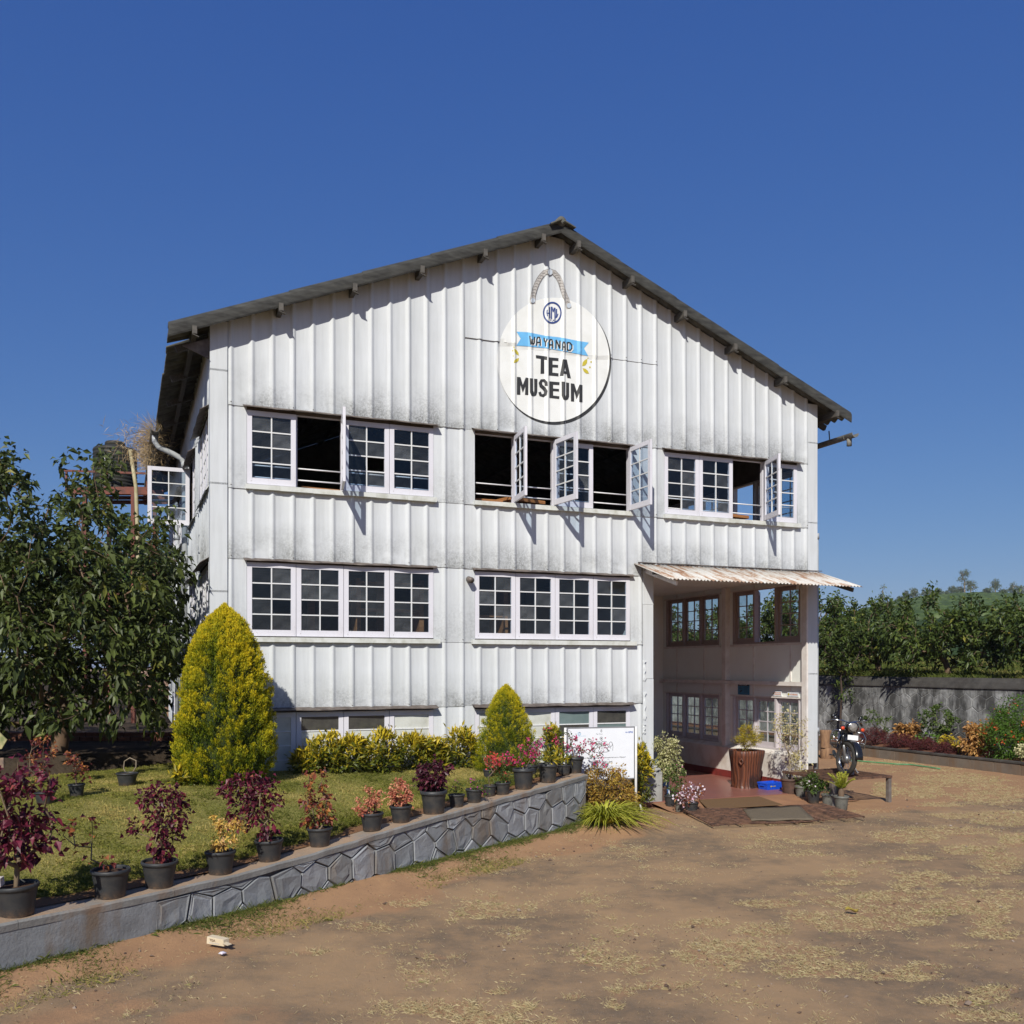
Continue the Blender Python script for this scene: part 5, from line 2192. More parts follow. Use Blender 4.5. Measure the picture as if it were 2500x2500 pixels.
KIND = {
    'purple': dict(n_t=34, per=13, L=.062, Wd=.85, lm='purple', sm='stem', r_tip=.0028, droop=.45, spread=.042, out=.5),
    'purple_open': dict(n_t=22, per=9, L=.07, Wd=.8, lm='rust', sm='stem', r_tip=.0028, droop=.4, spread=.035),
    'dark': dict(n_t=34, per=16, L=.052, Wd=.8, lm='darkpurple', sm='stem', r_tip=.002, droop=.4, spread=.03),
    'gold': dict(n_t=24, per=20, L=.038, Wd=.6, lm='gold', sm='stem', r_tip=.0018, spread=.025),
    'coral': dict(n_t=30, per=18, L=.036, Wd=.7, lm='coral', sm='stem', r_tip=.002, spread=.024),
    'small': dict(n_t=10, per=14, L=.04, Wd=.5, lm='green', sm='greenstem', r_tip=.0015, spread=.03),
    'bougain': dict(n_t=22, per=5, L=.040, Wd=.65, lm='green', sm='stem', r_tip=.0019, spread=.03, flowers=('pink', 14, .033, .5), shell=.5),
    'spikes': dict(n_t=14, per=12, L=.10, Wd=.22, lm='hedge', sm='greenstem', r_tip=.0018, spread=.03, droop=.05, out=1.0),
}

r, p, d, h = potted(42, 104, 'largest charcoal pot at the left end with a tall bare stemmed maroon shrub', [(-70, 1835, 105, 1950), (40, 1850, 150, 1960), (-60, 1950, 130, 2110)], 'purple', n_t=74, per=10, along=.1, r_tip=.0036, scale=1.1)
q = MB().box(-.11, .11, -.06, .06, -.035, .035)
blk = q.build('block', simple('white_foam_block', (.70, .67, .63), .8, c2=(.55, .50, .45), scale=10, bump=.3), None, bevel=.006)
blk.location = p + Vector((-.155, -.16, h + .036))
blk.rotation_euler = (0, -.06, .25)
tag(blk, 'white block lying on the rim of the largest left pot', 'block')
potted(270, 93, 'charcoal pot with one leaning bare stem and a few orange leaves', [(150, 1985, 235, 2090), (205, 2060, 300, 2120)], 'purple_open', n_t=11, per=4, lm='rust', wob=.05, scale=.95)
potted(389, 87, 'charcoal pot with an upright maroon shrub beside the leaning stem', [(335, 1920, 455, 2030), (365, 2000, 430, 2090), (315, 1990, 360, 2040)], 'purple', n_t=52, per=11, scale=.85)
potted(538, 75, 'charcoal pot with a small golden croton between two maroon shrubs', [(518, 1985, 558, 2030), (520, 2025, 575, 2075), (562, 2003, 594, 2040)], 'gold')
potted(658, 70, 'charcoal pot with the widest spreading maroon shrub', [(545, 1885, 660, 1965), (600, 1900, 690, 1985), (575, 1960, 640, 2015), (620, 1990, 685, 2045)], 'purple', n_t=66, per=11, scale=.9)
potted(781, 62, 'charcoal pot with a sparse dark rust coloured shrub', [(750, 1875, 800, 1940), (735, 1935, 818, 1985), (745, 1980, 810, 2018)], 'purple_open', n_t=34, scale=.8)
potted(908, 59, 'charcoal pot with a low loose coral pink plant', [(893, 1923, 932, 1970), (868, 1950, 925, 1985)], 'coral')
potted(979, 56, 'charcoal pot with a round coral pink plant', [(950, 1908, 1004, 1970)], 'coral', n_t=44)
potted(1059, 67, 'deep charcoal pot with a dense dark purple plant', [(1018, 1862, 1092, 1925), (1082, 1868, 1104, 1890)], 'dark', hr=.84, style=1, n_t=50)
potted(1115, 42, 'small charcoal pot with a thin green seedling', [(1104, 1898, 1128, 1935)], 'small', n_t=7, per=8, flowers=('magenta', 6, .02, .3))
potted(1157, 44, 'small charcoal pot with trailing leaves and purple pink flowers', [(1142, 1905, 1180, 1932), (1168, 1912, 1194, 1936)], 'small', flowers=('magenta', 14, .030, .35))
potted(1195, 36, 'small charcoal pot behind with a thin red flowered branch', [(1175, 1846, 1222, 1872), (1190, 1870, 1215, 1910)], 'bougain', t_=.22, flowers=('red', 16, .032, .5))
potted(1227, 41, 'small charcoal pot with leafy green stems and dark red buds', [(1212, 1878, 1244, 1908)], 'small', n_t=16, per=12, t_=.12, flowers=('red', 6, .022, .4))
potted(1278, 54, 'tapered charcoal pot with a pink and red bougainvillea', [(1236, 1818, 1262, 1836), (1226, 1842, 1262, 1862), (1268, 1800, 1318, 1850), (1258, 1830, 1300, 1870)], 'bougain', style=1, hr=.92, n_t=30, flowers=('pink', 16, .034, .5))
potted(1296, 36, 'charcoal pot half hidden behind the pink bougainvillea pot', [(1292, 1808, 1326, 1842), (1285, 1840, 1318, 1868)], 'bougain', t_=.62, n_t=14, flowers=('magenta', 20, .034, .6))
potted(1337, 50, 'wide charcoal pot with upright yellow green croton leaves', [(1316, 1834, 1350, 1866), (1345, 1828, 1375, 1862)], 'spikes', style=1, hr=.9)
potted(1377, 34, 'small charcoal pot beside the end pot with yellow green leaves', [(1362, 1838, 1392, 1868)], 'spikes', n_t=8, t_=.26)
potted(1402, 46, 'last charcoal pot at the wall corner with tall red pink bougainvillea', [(1330, 1770, 1365, 1815), (1356, 1785, 1400, 1830), (1390, 1795, 1440, 1840), (1425, 1800, 1480, 1850), (1450, 1850, 1482, 1872), (1352, 1816, 1376, 1840)], 'bougain', t_=.24, hr=.86, style=1, n_t=54, per=5, flowers=('pink', 16, .036, .34))
potted(1192, 28, 'small charcoal pot on the lawn behind the row with red orange bracts', [(1180, 1843, 1212, 1866), (1205, 1848, 1262, 1866)], 'bougain', t_=1.05, n_t=20, flowers=('red', 18, .034, .7))
# pots standing on the lawn and the bank
for (x, y, w, lab, crown, kd, kw) in (
        (310, 1917, 52, 'shallow dark bowl on the lawn edge with a bare looped vine', [(300, 1862, 342, 1905)], 'small', dict(n_t=5, per=1, L=.02, lm='green')),
        (187, 1945, 40, 'dark pot on the lawn edge with thin stems and yellow maroon leaves', [(150, 1838, 195, 1885), (175, 1865, 212, 1900)], 'purple_open', dict(n_t=16, per=9, scale=.7, lm='rust')),
        (110, 1962, 50, 'dark pot among the maroon shrub with yellow spotted leaves', [(70, 1800, 140, 1880), (55, 1870, 120, 1900)], 'gold', dict(n_t=30, per=8, L=.05, lm='rust')),
        (862, 1885, 20, 'tiny black pot under the croton hedge', [(842, 1860, 880, 1880)], 'small', dict(n_t=5, per=3))):
    pz = .80
    for _ in range(3):
        g = G(x, y, pz)
        pz = float(lawn_z(g.x, g.y))
    g = Vector((g.x, g.y, pz))
    potted(x, w, lab, crown, kd, loc=g, hr=.6 if w > 45 else .8, group='pots standing on the lawn', **kw)
lv = thing('looped_vine', 'bare looped vine hoop growing from the shallow bowl', 'vine', G(312, 1914, .80))
g = lv.location
pts = [Vector((.02, 0, .03)), Vector((0, 0, .12)), Vector((-.06, 0, .22)), Vector((-.05, 0, .33)), Vector((.03, 0, .38)), Vector((.12, 0, .34)), Vector((.12, 0, .25)), Vector((.05, 0, .14)), Vector((.02, 0, .04))]
MB().tube(pts, .007, 6).build('stem', SM['pale'], lv)


# ------------------------------------------------------------------ golden conifers
def conifer(x, ytop, ybase, wpx, depth, label, outline_, fine=1.0, shift=.0):
    base = D(x, ybase, depth)
    base.z = float(lawn_z(base.x, base.y)) - .02
    top = D(x, ytop, depth).z
    hgt = top - base.z
    R = wpx / 2 / F * depth
    r = thing('golden_conifer', label, 'conifer', base)
    MB().tube([(0, 0, -.05), (0, 0, hgt * .5), (.01, 0, hgt * .9)], [.06, .04, .01], 8).build('trunk', SM['bark'], r)

    def prof(z):                                       # egg shaped outline, widest low down
        return R * np.interp(z / hgt, [0, .04, .13, .22, .37, .525, .675, .83, .93, 1.0], outline_)

    nc = int(2500 * (hgt * R / 1.75) ** .9)
    zc = hgt * (.02 + .985 * rng.random(nc) ** .92)
    ac = rng.uniform(0, 2 * math.pi, nc)
    lump = nfbm(ac * 1.9 + 20, zc / hgt * 7, 1.0, 3, 4) - .5
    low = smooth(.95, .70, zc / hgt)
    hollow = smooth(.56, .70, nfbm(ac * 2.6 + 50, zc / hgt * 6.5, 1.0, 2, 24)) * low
    rc = prof(zc) * (1.02 + .16 * lump * low - .17 * hollow) * (1 - .24 * rng.random(nc) ** 2)
    outd = np.stack([np.cos(ac), np.sin(ac), np.zeros(nc)], 1)
    dp = unit(outd * (.15 + .50 * low)[:, None] + np.array([0, 0, .88]) + rng.normal(0, .20, (nc, 3)))
    plen_ = rng.uniform(.13, .25, nc) * (.25 + .75 * R / .7) * .85
    C0 = np.stack([rc * np.cos(ac), rc * np.sin(ac), zc], 1) - dp * plen_[:, None]   # sprays end on the outline
    C0[:, 2] = np.maximum(C0[:, 2], .01)
    m = 72
    ci = np.repeat(np.arange(nc), m)
    k = rng.random(nc * m) ** .8
    P = C0[ci] + dp[ci] * (plen_[ci] * k)[:, None] + rng.normal(0, 1, (nc * m, 3)) * (.035 * (1.15 - k))[:, None]
    dirn = dp[ci] * .9 + rng.normal(0, .48, (nc * m, 3)) + np.array([0, 0, .25])
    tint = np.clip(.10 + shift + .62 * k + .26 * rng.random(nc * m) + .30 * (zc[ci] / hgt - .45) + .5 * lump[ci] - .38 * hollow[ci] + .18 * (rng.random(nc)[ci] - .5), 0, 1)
    L = rng.uniform(.019, .038, nc * m) * fine
    arr = leaf_arrays(P, dirn, L, L * .30, .15, -.05, tint, two=False, upn=.0)
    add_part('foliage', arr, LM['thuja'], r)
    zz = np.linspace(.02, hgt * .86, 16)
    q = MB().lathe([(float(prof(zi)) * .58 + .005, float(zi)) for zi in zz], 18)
    o = q.build('inner_core', SM['innergreen'], r)  # added solid core fills gaps between sprays, inner shade put into its colour
    return r


conifer(549, 1478, 1915, 246, 13.05, 'tall golden egg shaped conifer at the left corner of the building', [.48, .76, .96, 1, .98, .92, .80, .57, .35, .02])
conifer(1236, 1672, 1888, 168, 14.95, 'smaller golden green conifer in the middle of the facade', [.74, .90, 1.0, .98, .91, .79, .62, .41, .23, .02], .72, -.06)

# ------------------------------------------------------------------ croton shrubs along the foot of the facade
for (x, wpx, top, v, lab) in ((742, 55, 1836, -.42, 'short yellow green croton nearest the tall conifer'), (800, 95, 1795, -.45, 'yellow green croton under the second basement sash'), (858, 80, 1805, -.5, 'dark centred yellow green croton in the middle of the hedge'),
                              (925, 115, 1783, -.5, 'tallest and widest yellow green croton of the hedge'), (1005, 100, 1795, -.48, 'yellow green croton right of the tallest one'), (1062, 70, 1808, -.45, 'small yellow green croton at the right end of the hedge'),
                              (1122, 92, 1780, -.45, 'separate yellow croton bush beside the small conifer'), (1562, 46, 1820, -.42, 'narrow green croton behind the white signboard'), (452, 40, 1880, -1.2, 'low green croton at the left foot of the tall conifer'), (1345, 30, 1775, -.3, 'thin yellow croton between small conifer and signboard')):
    k = (x - CX) / F
    u = ((BX - v * -ST * -1) * 0)
    # solve for u on the line v = const seen in column x
    ax, ay = BX - v * ST, BY + v * CT
    u = (k * ay - ax) / (CT - k * ST)
    b = W(u, v)
    b.z = float(lawn_z(b.x, b.y)) if u < 6.6 else float(ground_z(b.x, b.y))
    ztop = D(x, top, b.y).z
    hh = ztop - b.z
    R = wpx / 2 / F * b.y
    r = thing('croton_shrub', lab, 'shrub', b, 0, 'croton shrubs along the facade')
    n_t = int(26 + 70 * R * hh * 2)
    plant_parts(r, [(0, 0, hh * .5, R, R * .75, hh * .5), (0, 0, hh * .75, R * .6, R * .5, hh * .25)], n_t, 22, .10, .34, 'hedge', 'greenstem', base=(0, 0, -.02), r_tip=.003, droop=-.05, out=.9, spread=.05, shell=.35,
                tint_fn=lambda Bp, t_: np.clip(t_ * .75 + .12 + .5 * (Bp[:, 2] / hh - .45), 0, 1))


# ------------------------------------------------------------------ broadleaf trees
def tree(label, base, targets, trunk, per, L, lm, sm='bark', r_tip=.006, droop=.35, name='guava_tree', group=None, spread=None, power=.46, two=True, Wd=.45, out=.7, bias=.25, wob=.12, along=.3):
    r = thing(name, label, 'tree', base, 0, group)
    nodes, par, rad_, ends = grow((0, 0, -.1), targets, trunk, r_tip, power, wob, bias)
    add_part('trunk', stems_mesh(nodes, par, rad_, 7), SM[sm], r, True)
    arr = cluster_leaves(nodes, ends, par, per, spread if spread else L * .8, L, Wd, droop, out, two=two, along=along)
    add_part('crown', arr, LM[lm], r)
    return r


def in_polygon(px, py, poly):
    ins = np.zeros(len(px), bool)
    n = len(poly)
    for i in range(n):
        (x0, y0), (x1, y1) = poly[i], poly[(i + 1) % n]
        c = ((y0 > py) != (y1 > py)) & (px < (x1 - x0) * (py - y0) / (y1 - y0 + 1e-9) + x0)
        ins ^= c
    return ins


base = Vector((-7.45, 15.4, 1.08))
outline = [(-420, 1200), (-200, 1110), (-60, 1120), (30, 1105), (75, 1180), (130, 1215), (165, 1080), (190, 1180), (255, 1105), (300, 1115), (320, 1240), (395, 1205), (425, 1255), (400, 1330), (500, 1390), (515, 1470), (470, 1560), (420, 1630), (400, 1780), (330, 1760), (250, 1790), (60, 1770), (-420, 1800)]
tg = []
while len(tg) < 900:
    x, y = rng.uniform(-420, 515), rng.uniform(1080, 1800)
    if not in_polygon(np.array([x]), np.array([y]), outline)[0]:
        continue
    if y < 1330 and rng.random() > .42:
        continue
    if y > 1640 and rng.random() > .55:
        continue
    dep = rng.normal(15.0, 1.15)
    p = D(x, y, dep)
    u, v = uv(p.x, p.y)
    if u > -.35 or dep < 12.6:
        continue
    tg.append(np.array(p - base))
tree('big dark guava tree in front of the left side wall', base, tg, [(.05, 0, .35), (.1, -.05, .75), (-.05, 0, 1.15)], 28, .145, 'guava', droop=.4, spread=.11, r_tip=.0042, power=.52, Wd=.52)

# trees behind the boundary wall
GT = 'guava trees behind the boundary wall'
for k, (v, u, zt, rad_x, lab) in enumerate(((-.5, 20.8, 4.05, 1.7, 'leafy guava tree behind the boundary wall at the right picture edge'), (2.6, 21.0, 4.15, 1.8, 'guava tree behind the wall above the orange flowering shrub'), (5.6, 20.8, 4.25, 1.7, 'guava tree with low forked trunk above the peach croton'),
                                            (8.6, 21.1, 4.45, 1.8, 'guava tree behind the wall above the rose bush'), (11.5, 20.8, 4.75, 1.8, 'guava tree behind the wall above the green hose'), (14.3, 21.0, 5.2, 1.9, 'tall guava tree behind the wall above the motorcycle'),
                                            (17.2, 20.9, 5.4, 2.0, 'guava tree nearest the porch corner post behind the wall'), (20.5, 21.3, 4.3, 2.0, 'guava tree seen through the open porch window'), (24.0, 21.2, 4.4, 2.1, 'guava tree seen through the middle porch windows'), (27.6, 21.5, 4.7, 2.1, 'guava tree seen through the far porch windows'), (31.5, 21.2, 5.0, 2.2, 'farthest guava tree along the boundary wall'))):
    b = W(u, v)
    b.z = 2.1
    ytop = (1478, 1490, 1480, 1490, 1462, 1515, 1500, 1545, 1540, 1530, 1520)[k]
    zt = D(0, ytop, b.y).z
    hh = zt - 2.1
    bl = []
    for j in range(20):                                # separate leafy boughs with gaps between them
        a_ = j * 2.4 + k
        rr = rad_x * rng.uniform(.15, 1.0)
        bl.append((rr * math.cos(a_), rr * math.sin(a_), hh * rng.uniform(.30, .88), rng.uniform(.40, .66), rng.uniform(.38, .62), hh * rng.uniform(.12, .2)))
    T_ = in_blobs(bl, 330, .35)
    sp = []
    for j in range(9):                                 # upright leader shoots
        a_, rr, tp = rng.uniform(0, 6.28), rad_x * rng.uniform(0, .9), hh * rng.uniform(.98, 1.2)
        for m_ in range(4):
            sp.append((rr * math.cos(a_) + rng.normal(0, .03), rr * math.sin(a_) + rng.normal(0, .03), tp - m_ * .13))
    T_ = np.concatenate([T_, np.array(sp)])
    T_ = T_[T_[:, 2] > .35]
    tree(lab, b, T_, [(.05, .0, .3), (.0, .06, .55)], 17, .165, 'guava2', group=GT, droop=.25, spread=.085, r_tip=.006, Wd=.42, along=.2)
# slim young tree growing in the bed against the wall
b = W(19.25, 8.2, .26)
tree('slim dark stemmed tree in the bed against the wall behind the motorcycle', b, in_blobs([(0, 0, 2.9, .9, .8, .8), (.1, 0, 1.6, .25, .2, .6)], 60, .2), [(.0, .02, .7), (.03, 0, 1.4), (.0, 0, 1.9)], 22, .13, 'guava2', 'dark', name='young_tree', r_tip=.005)

# silver oaks along the hill top (tiny in the picture)
OAKS = [(2200, 1456, 26, 1484), (2213, 1443, 16, 1480), (2231, 1435, 26, 1476), (2262, 1434, 30, 1470), (2290, 1437, 20, 1466), (2311, 1443, 14, 1464), (2325, 1428, 24, 1462), (2344, 1432, 20, 1460), (2355, 1390, 26, 1459), (2370, 1416, 26, 1459), (2410, 1436, 26, 1458), (2430, 1413, 22, 1458), (2447, 1438, 22, 1459), (2473, 1422, 26, 1460), (2495, 1430, 28, 1461), (2155, 1433, 30, 1492)]
for k, (x, yt, w, yb) in enumerate(OAKS):
    dep = 428 + rng.uniform(-8, 6) if k < 15 else 250
    bx_, by_ = (x - CX) / F * dep, dep
    b = Vector((bx_, by_, float(hill_z(bx_, by_)) - .3))
    zt = D(x, yt, dep).z - b.z
    R = w / 2 / F * dep * .9
    pos = ('leftmost of the ridge', 'thin second of the ridge', 'third of the ridge', 'round fourth of the ridge', 'pale fifth of the ridge', 'small sixth of the ridge', 'seventh of the ridge', 'short eighth beside the tallest', 'tallest of all on the ridge', 'stout one just right of the tallest', 'first of the right hand ridge group', 'tall second of the right hand group', 'low third of the right hand group', 'fourth of the right hand group', 'at the picture edge on the ridge', 'cone shaped on the near slope left of the ridge')[k]
    r = thing('silver_oak_tree', 'distant feathery tree, ' + pos, 'tree', b, 0, 'trees along the tea hill')
    tall = k in (8, 15)
    bl = [(0, 0, zt * .78, R * .8, R * .8, zt * .22), (R * .3, 0, zt * .55, R, R, zt * .22), (-R * .4, 0, zt * .42, R * .8, R * .8, zt * .16)]
    if k == 8:
        bl = [(0, 0, zt * .85, R * .9, R * .9, zt * .14), (-R * .5, 0, zt * .62, R * .9, R * .6, zt * .05), (R * .3, 0, zt * .45, R * .7, R * .6, zt * .05)]
    if k == 15:
        bl = [(0, 0, zt * .3, R, R, zt * .3), (0, 0, zt * .6, R * .6, R * .6, zt * .25), (0, 0, zt * .86, R * .25, R * .25, zt * .16)]
    T_ = in_blobs(bl, 70, .2)
    nodes, par, rad_, ends = grow((0, 0, -.2), T_, [(0, 0, zt * .3), (0, 0, zt * .6)], .05, .42, .06, .2)
    add_part('trunk', stems_mesh(nodes, par, rad_, 5), SM['pale'], r)
    arr = cluster_leaves(nodes, ends, par, 9, zt * .035 + .1, .55, .6, .2, .4, two=False)
    add_part('crown', arr, LM['oak'], r)
# trees beyond the building on the left
for k, (x, yt, dep, R, lab) in enumerate(((392, 1290, 46, 2.6, 'rounded green tree beyond the building left of its wall'), (300, 1255, 60, 3.4, 'grey green tree behind the water tank legs'), (210, 1330, 55, 4, 'broad green tree far behind the guava tree'), (90, 1300, 60, 5, 'wide far tree at the left behind the guava tree'), (-60, 1340, 58, 5, 'far tree at the left picture edge'), (-420, 1360, 52, 4.5, 'broad tree beyond the terrace, out past the left picture edge'), (-780, 1330, 56, 5, 'farthest left tree beyond the terrace'), (430, 1380, 40, 2.0, 'low bush like tree hugging the far end of the side wall'))):
    b = D(x, 1700, dep)
    b.z = 1.4
    zt = D(x, yt, dep).z - b.z
    T_ = in_blobs([(0, 0, zt * .65, R, R, zt * .35), (R * .4, 0, zt * .5, R * .8, R * .8, zt * .3)], 120, .2)
    tree(lab, b, T_, [(0, 0, zt * .2), (0, 0, zt * .35)], 24, .34, 'green', group='trees beyond the left terrace', name='background_tree', spread=.3, two=False, r_tip=.02)

# ------------------------------------------------------------------ plants round the signboard
b = G(1470, 1985, .14)
b = Vector((1.46, 15.05, .12))
r = thing('bronze_croton', 'rounded bronze and yellow croton bush below the signboard', 'shrub', b)
plant_parts(r, [(0, 0, .40, .44, .38, .38), (.15, -.1, .25, .40, .35, .25), (-.05, 0, .5, .3, .3, .25)], 130, 30, .055, .4, 'bronze', 'stem', spread=.05, r_tip=.002, shell=.45, droop=.15)
b = G(1492, 2040, .06)
b = Vector((1.42, 14.30, .10))
r = thing('strap_leaf_plant', 'clump of yellow striped strap leaves arching at the wall end', 'plant', b)
n = 430
a = rng.uniform(0, 2 * math.pi, n)
el = rng.uniform(.70, 1.45, n)
L = rng.uniform(.45, .85, n)
segs = 7
V = []
rad0 = rng.uniform(0, .16, n)
P0 = np.stack([rad0 * np.cos(a), rad0 * np.sin(a), np.zeros(n)], 1)
bias_ = np.array([.28, -.10, 0])
for i in range(segs):
    k = i / (segs - 1)
    hd = np.stack([np.cos(a), np.sin(a), np.zeros(n)], 1) + bias_
    pos = P0 + hd * (L * np.cos(el) * k + L * .22 * k * k)[:, None]
    pos[:, 2] += L * np.sin(el) * k - L * .62 * k ** 2.3
    pos[:, 2] = np.maximum(pos[:, 2], .01 + .01 * rng.random(n))
    sd = np.stack([-np.sin(a), np.cos(a), np.zeros(n)], 1)
    w_ = .027 * (1 - k ** 2.2) * (.6 + .4 * min(1, k * 4)) + .0008
    V += [pos - sd * w_ * .5, pos + np.array([0, 0, -.004]), pos + sd * w_ * .5]
V = np.stack(V, 1).reshape(n, segs, 3, 3)
tint = np.broadcast_to(np.array([.75, .25, .8])[None, None, :], (n, segs, 3)) + rng.uniform(-.25, .25, (n, 1, 1))
idx = np.arange(n * segs * 3).reshape(n, segs, 3)
fq = []
for c_i in range(2):
    fq.append(np.stack([idx[:, :-1, c_i], idx[:, :-1, c_i + 1], idx[:, 1:, c_i + 1], idx[:, 1:, c_i]], -1).reshape(-1, 4))
me = np_mesh('leaves', V.reshape(-1, 3), fq, np.clip(tint, 0, 1).ravel(), True)
add_obj('leaves', me, LM['strap'], r)


# ------------------------------------------------------------------ flower bed on the right
def bed(x, u, z=.27):
    k = (x - CX) / F
    ax, ay = BX + u * CT, BY + u * ST
    v = (ax - k * ay) / (ST + k * CT)
    p = W(u, v)
    p.z = z
    return p


def bed_plant(x, u, box, lab, cat, name, lm, n_t, per, L, Wd, sm='stem', **kw):
    p = bed(x, u)
    r = thing(name, lab, cat, p)
    blobs = [crown_box(p, *b_) for b_ in (box if isinstance(box, list) else [box])]
    plant_parts(r, blobs, n_t, per, L, Wd, lm, sm, base=(0, 0, -.03), **kw)
    return r


bed_plant(2212, 18.75, [(2186, 1772, 2215, 1806), (2212, 1766, 2240, 1808)], 'peach yellow croton in the bed left of the rose bush', 'shrub', 'peach_croton', 'peach', 36, 16, .13, .5, spread=.06, r_tip=.004)
bed_plant(2292, 18.9, [(2250, 1722, 2330, 1790), (2280, 1706, 2312, 1750), (2300, 1745, 2342, 1770)], 'open dark green rose bush against the boundary wall', 'shrub', 'rose_bush', 'green', 60, 12, .085, .6, sm='greenstem', r_tip=.005)
bed_plant(2150, 19.1, [(2130, 1745, 2182, 1785), (2105, 1730, 2150, 1770)], 'thin rose stems beside the slim dark tree', 'shrub', 'rose_bush', 'green', 26, 9, .08, .6, sm='greenstem', r_tip=.004)
bed_plant(2258, 18.5, [(2244, 1797, 2278, 1812)], 'low bright green broad leaved plant in the bed', 'plant', 'leafy_plant', 'bright', 10, 6, .16, .55, sm='greenstem')
bed_plant(2312, 18.45, [(2296, 1795, 2328, 1816)], 'small bright yellow plant left of the peach bush', 'plant', 'yellow_plant', 'hedge', 14, 12, .08, .5, sm='greenstem', tint_fn=lambda B_, t_: np.clip(.7 + .3 * t_, 0, 1))
bed_plant(2338, 18.3, [(2330, 1813, 2346, 1830)], 'tiny yellow plant at the end of the burgundy border', 'plant', 'yellow_plant', 'hedge', 8, 10, .07, .5, sm='greenstem', tint_fn=lambda B_, t_: np.clip(.7 + .3 * t_, 0, 1))
bed_plant(2385, 18.45, [(2352, 1775, 2422, 1846), (2366, 1765, 2400, 1800), (2412, 1752, 2432, 1790)], 'large rounded peach coloured croton in the bed', 'shrub', 'peach_croton', 'peach', 90, 18, .11, .55, spread=.06, r_tip=.004, shell=.45)
bed_plant(2468, 18.55, [(2412, 1745, 2500, 1858), (2440, 1705, 2530, 1800), (2480, 1760, 2560, 1860)], 'big green shrub dotted with orange red flowers at the right edge', 'shrub', 'flowering_shrub', 'bright', 230, 26, .10, .26, spread=.09, r_tip=.004, shell=.5, flowers=('orange', 14, .05, .14), sm='greenstem')
bed_plant(2496, 18.2, [(2484, 1818, 2520, 1848)], 'cream white leaved plant at the right picture edge', 'plant', 'cream_plant', 'cream', 22, 16, .07, .6, sm='greenstem', tint_fn=lambda B_, t_: np.clip(.6 + .4 * t_, 0, 1))
bed_plant(2006, 18.6, [(1992, 1785, 2075, 1808)], 'low green plants with small pink flowers behind the motorcycle', 'plant', 'pink_flowers', 'bright', 60, 12, .05, .3, sm='greenstem', flowers=('whitepink', 7, .035, .4))
bed_plant(2418, 18.25, [(2410, 1832, 2432, 1852)], 'dark red tuft beside the peach croton', 'plant', 'red_tuft', 'burgundy', 20, 20, .06, .4)
for i, (x0, x1) in enumerate(((2098, 2165), (2155, 2230), (2222, 2290), (2280, 2350))):
    p = bed((x0 + x1) / 2, 18.3)
    yb = 1806 + i * 11
    r = thing('burgundy_border', 'low burgundy border clump, ' + ('first, beside the motorcycle', 'second from the motorcycle', 'below the rose bush', 'last before the peach croton')[i], 'border plant', p, 0, 'burgundy border plants along the kerb')
    bl = crown_box(p, x0, yb - 26, x1, yb + 6, .55)
    plant_parts(r, [bl], 150, 26, .045, .28, 'burgundy', 'dark', base=(0, 0, -.02), spread=.05, shell=.3, r_tip=.002)
# ================================================================== ENTRANCE POTS AND OBJECTS
EG = 'pots beside the museum entrance'


def entrance(x, y, w, lab, crown, kd, hr=.8, pot='pot', style=0, z=.02, **kw):
    return potted(x, w, lab, crown, kd, loc=G(x, y, z), hr=hr, pot=pot, style=style, group=EG, **kw)


KIND['ficus'] = dict(n_t=70, per=22, L=.05, Wd=.5, lm='cream', sm='pale', r_tip=.0026, spread=.045, droop=.35)
KIND['dryficus'] = dict(n_t=90, per=9, L=.05, Wd=.5, lm='dry', sm='pale', r_tip=.003, spread=.05, droop=.4)
KIND['vinca'] = dict(n_t=46, per=10, L=.045, Wd=.45, lm='rust', sm='stem', r_tip=.0016, spread=.03, flowers=('whitepink', 6, .042, .8))
entrance(1615, 1962, 27, 'brown pot at the porch post with a cream leaved little ficus', [(1596, 1788, 1652, 1850), (1612, 1830, 1662, 1895), (1598, 1850, 1640, 1900)], 'ficus', 1.55, 'claypot', trunk=[(0, 0, .5), (.02, 0, .8)], n_t=110)
entrance(1636, 1972, 28, 'dark pot with a loose green shrub left of the entrance', [(1625, 1860, 1682, 1915), (1630, 1890, 1665, 1935)], 'small', 1.1, n_t=40, per=9, flowers=('magenta', 5, .03, .12), L=.055)
entrance(1657, 1981, 20, 'small brown pot hidden beside the pink vinca', [(1645, 1925, 1672, 1955)], 'small', 1.3, 'greypot', n_t=14, per=12, flowers=('magenta', 6, .03, .4))
entrance(1688, 1984, 36, 'dark pot of white and pink vinca flowers on the left of the doormat', [(1650, 1920, 1706, 1962), (1680, 1912, 1716, 1950)], 'vinca', .75, z=.03)
entrance(1930, 1940, 48, 'large brown pot with a thin cream leaved ficus on the right', [(1880, 1730, 1970, 1800), (1895, 1780, 1975, 1850), (1915, 1850, 1975, 1890)], 'dryficus', .84, 'claypot', z=.05, trunk=[(0, 0, .35), (-.02, 0, .7)])
entrance(1955, 1949, 28, 'small grey pot beside the large brown pot', [(1945, 1890, 1985, 1918)], 'small', 1.1, 'greypot', n_t=18, per=10, L=.045, style=1)
entrance(1986, 1960, 35, 'dark pot with dense green leaves and white flowers by the corner post', [(1965, 1893, 2010, 1935), (1995, 1905, 2020, 1930)], 'small', .9, n_t=54, per=16, L=.06, flowers=('whitepink', 5, .03, .25))
entrance(2020, 1967, 29, 'small grey pot with a tiny seedling next to the sago pot', [(2010, 1918, 2034, 1938)], 'small', 1.0, 'greypot', n_t=6, per=5, style=1)
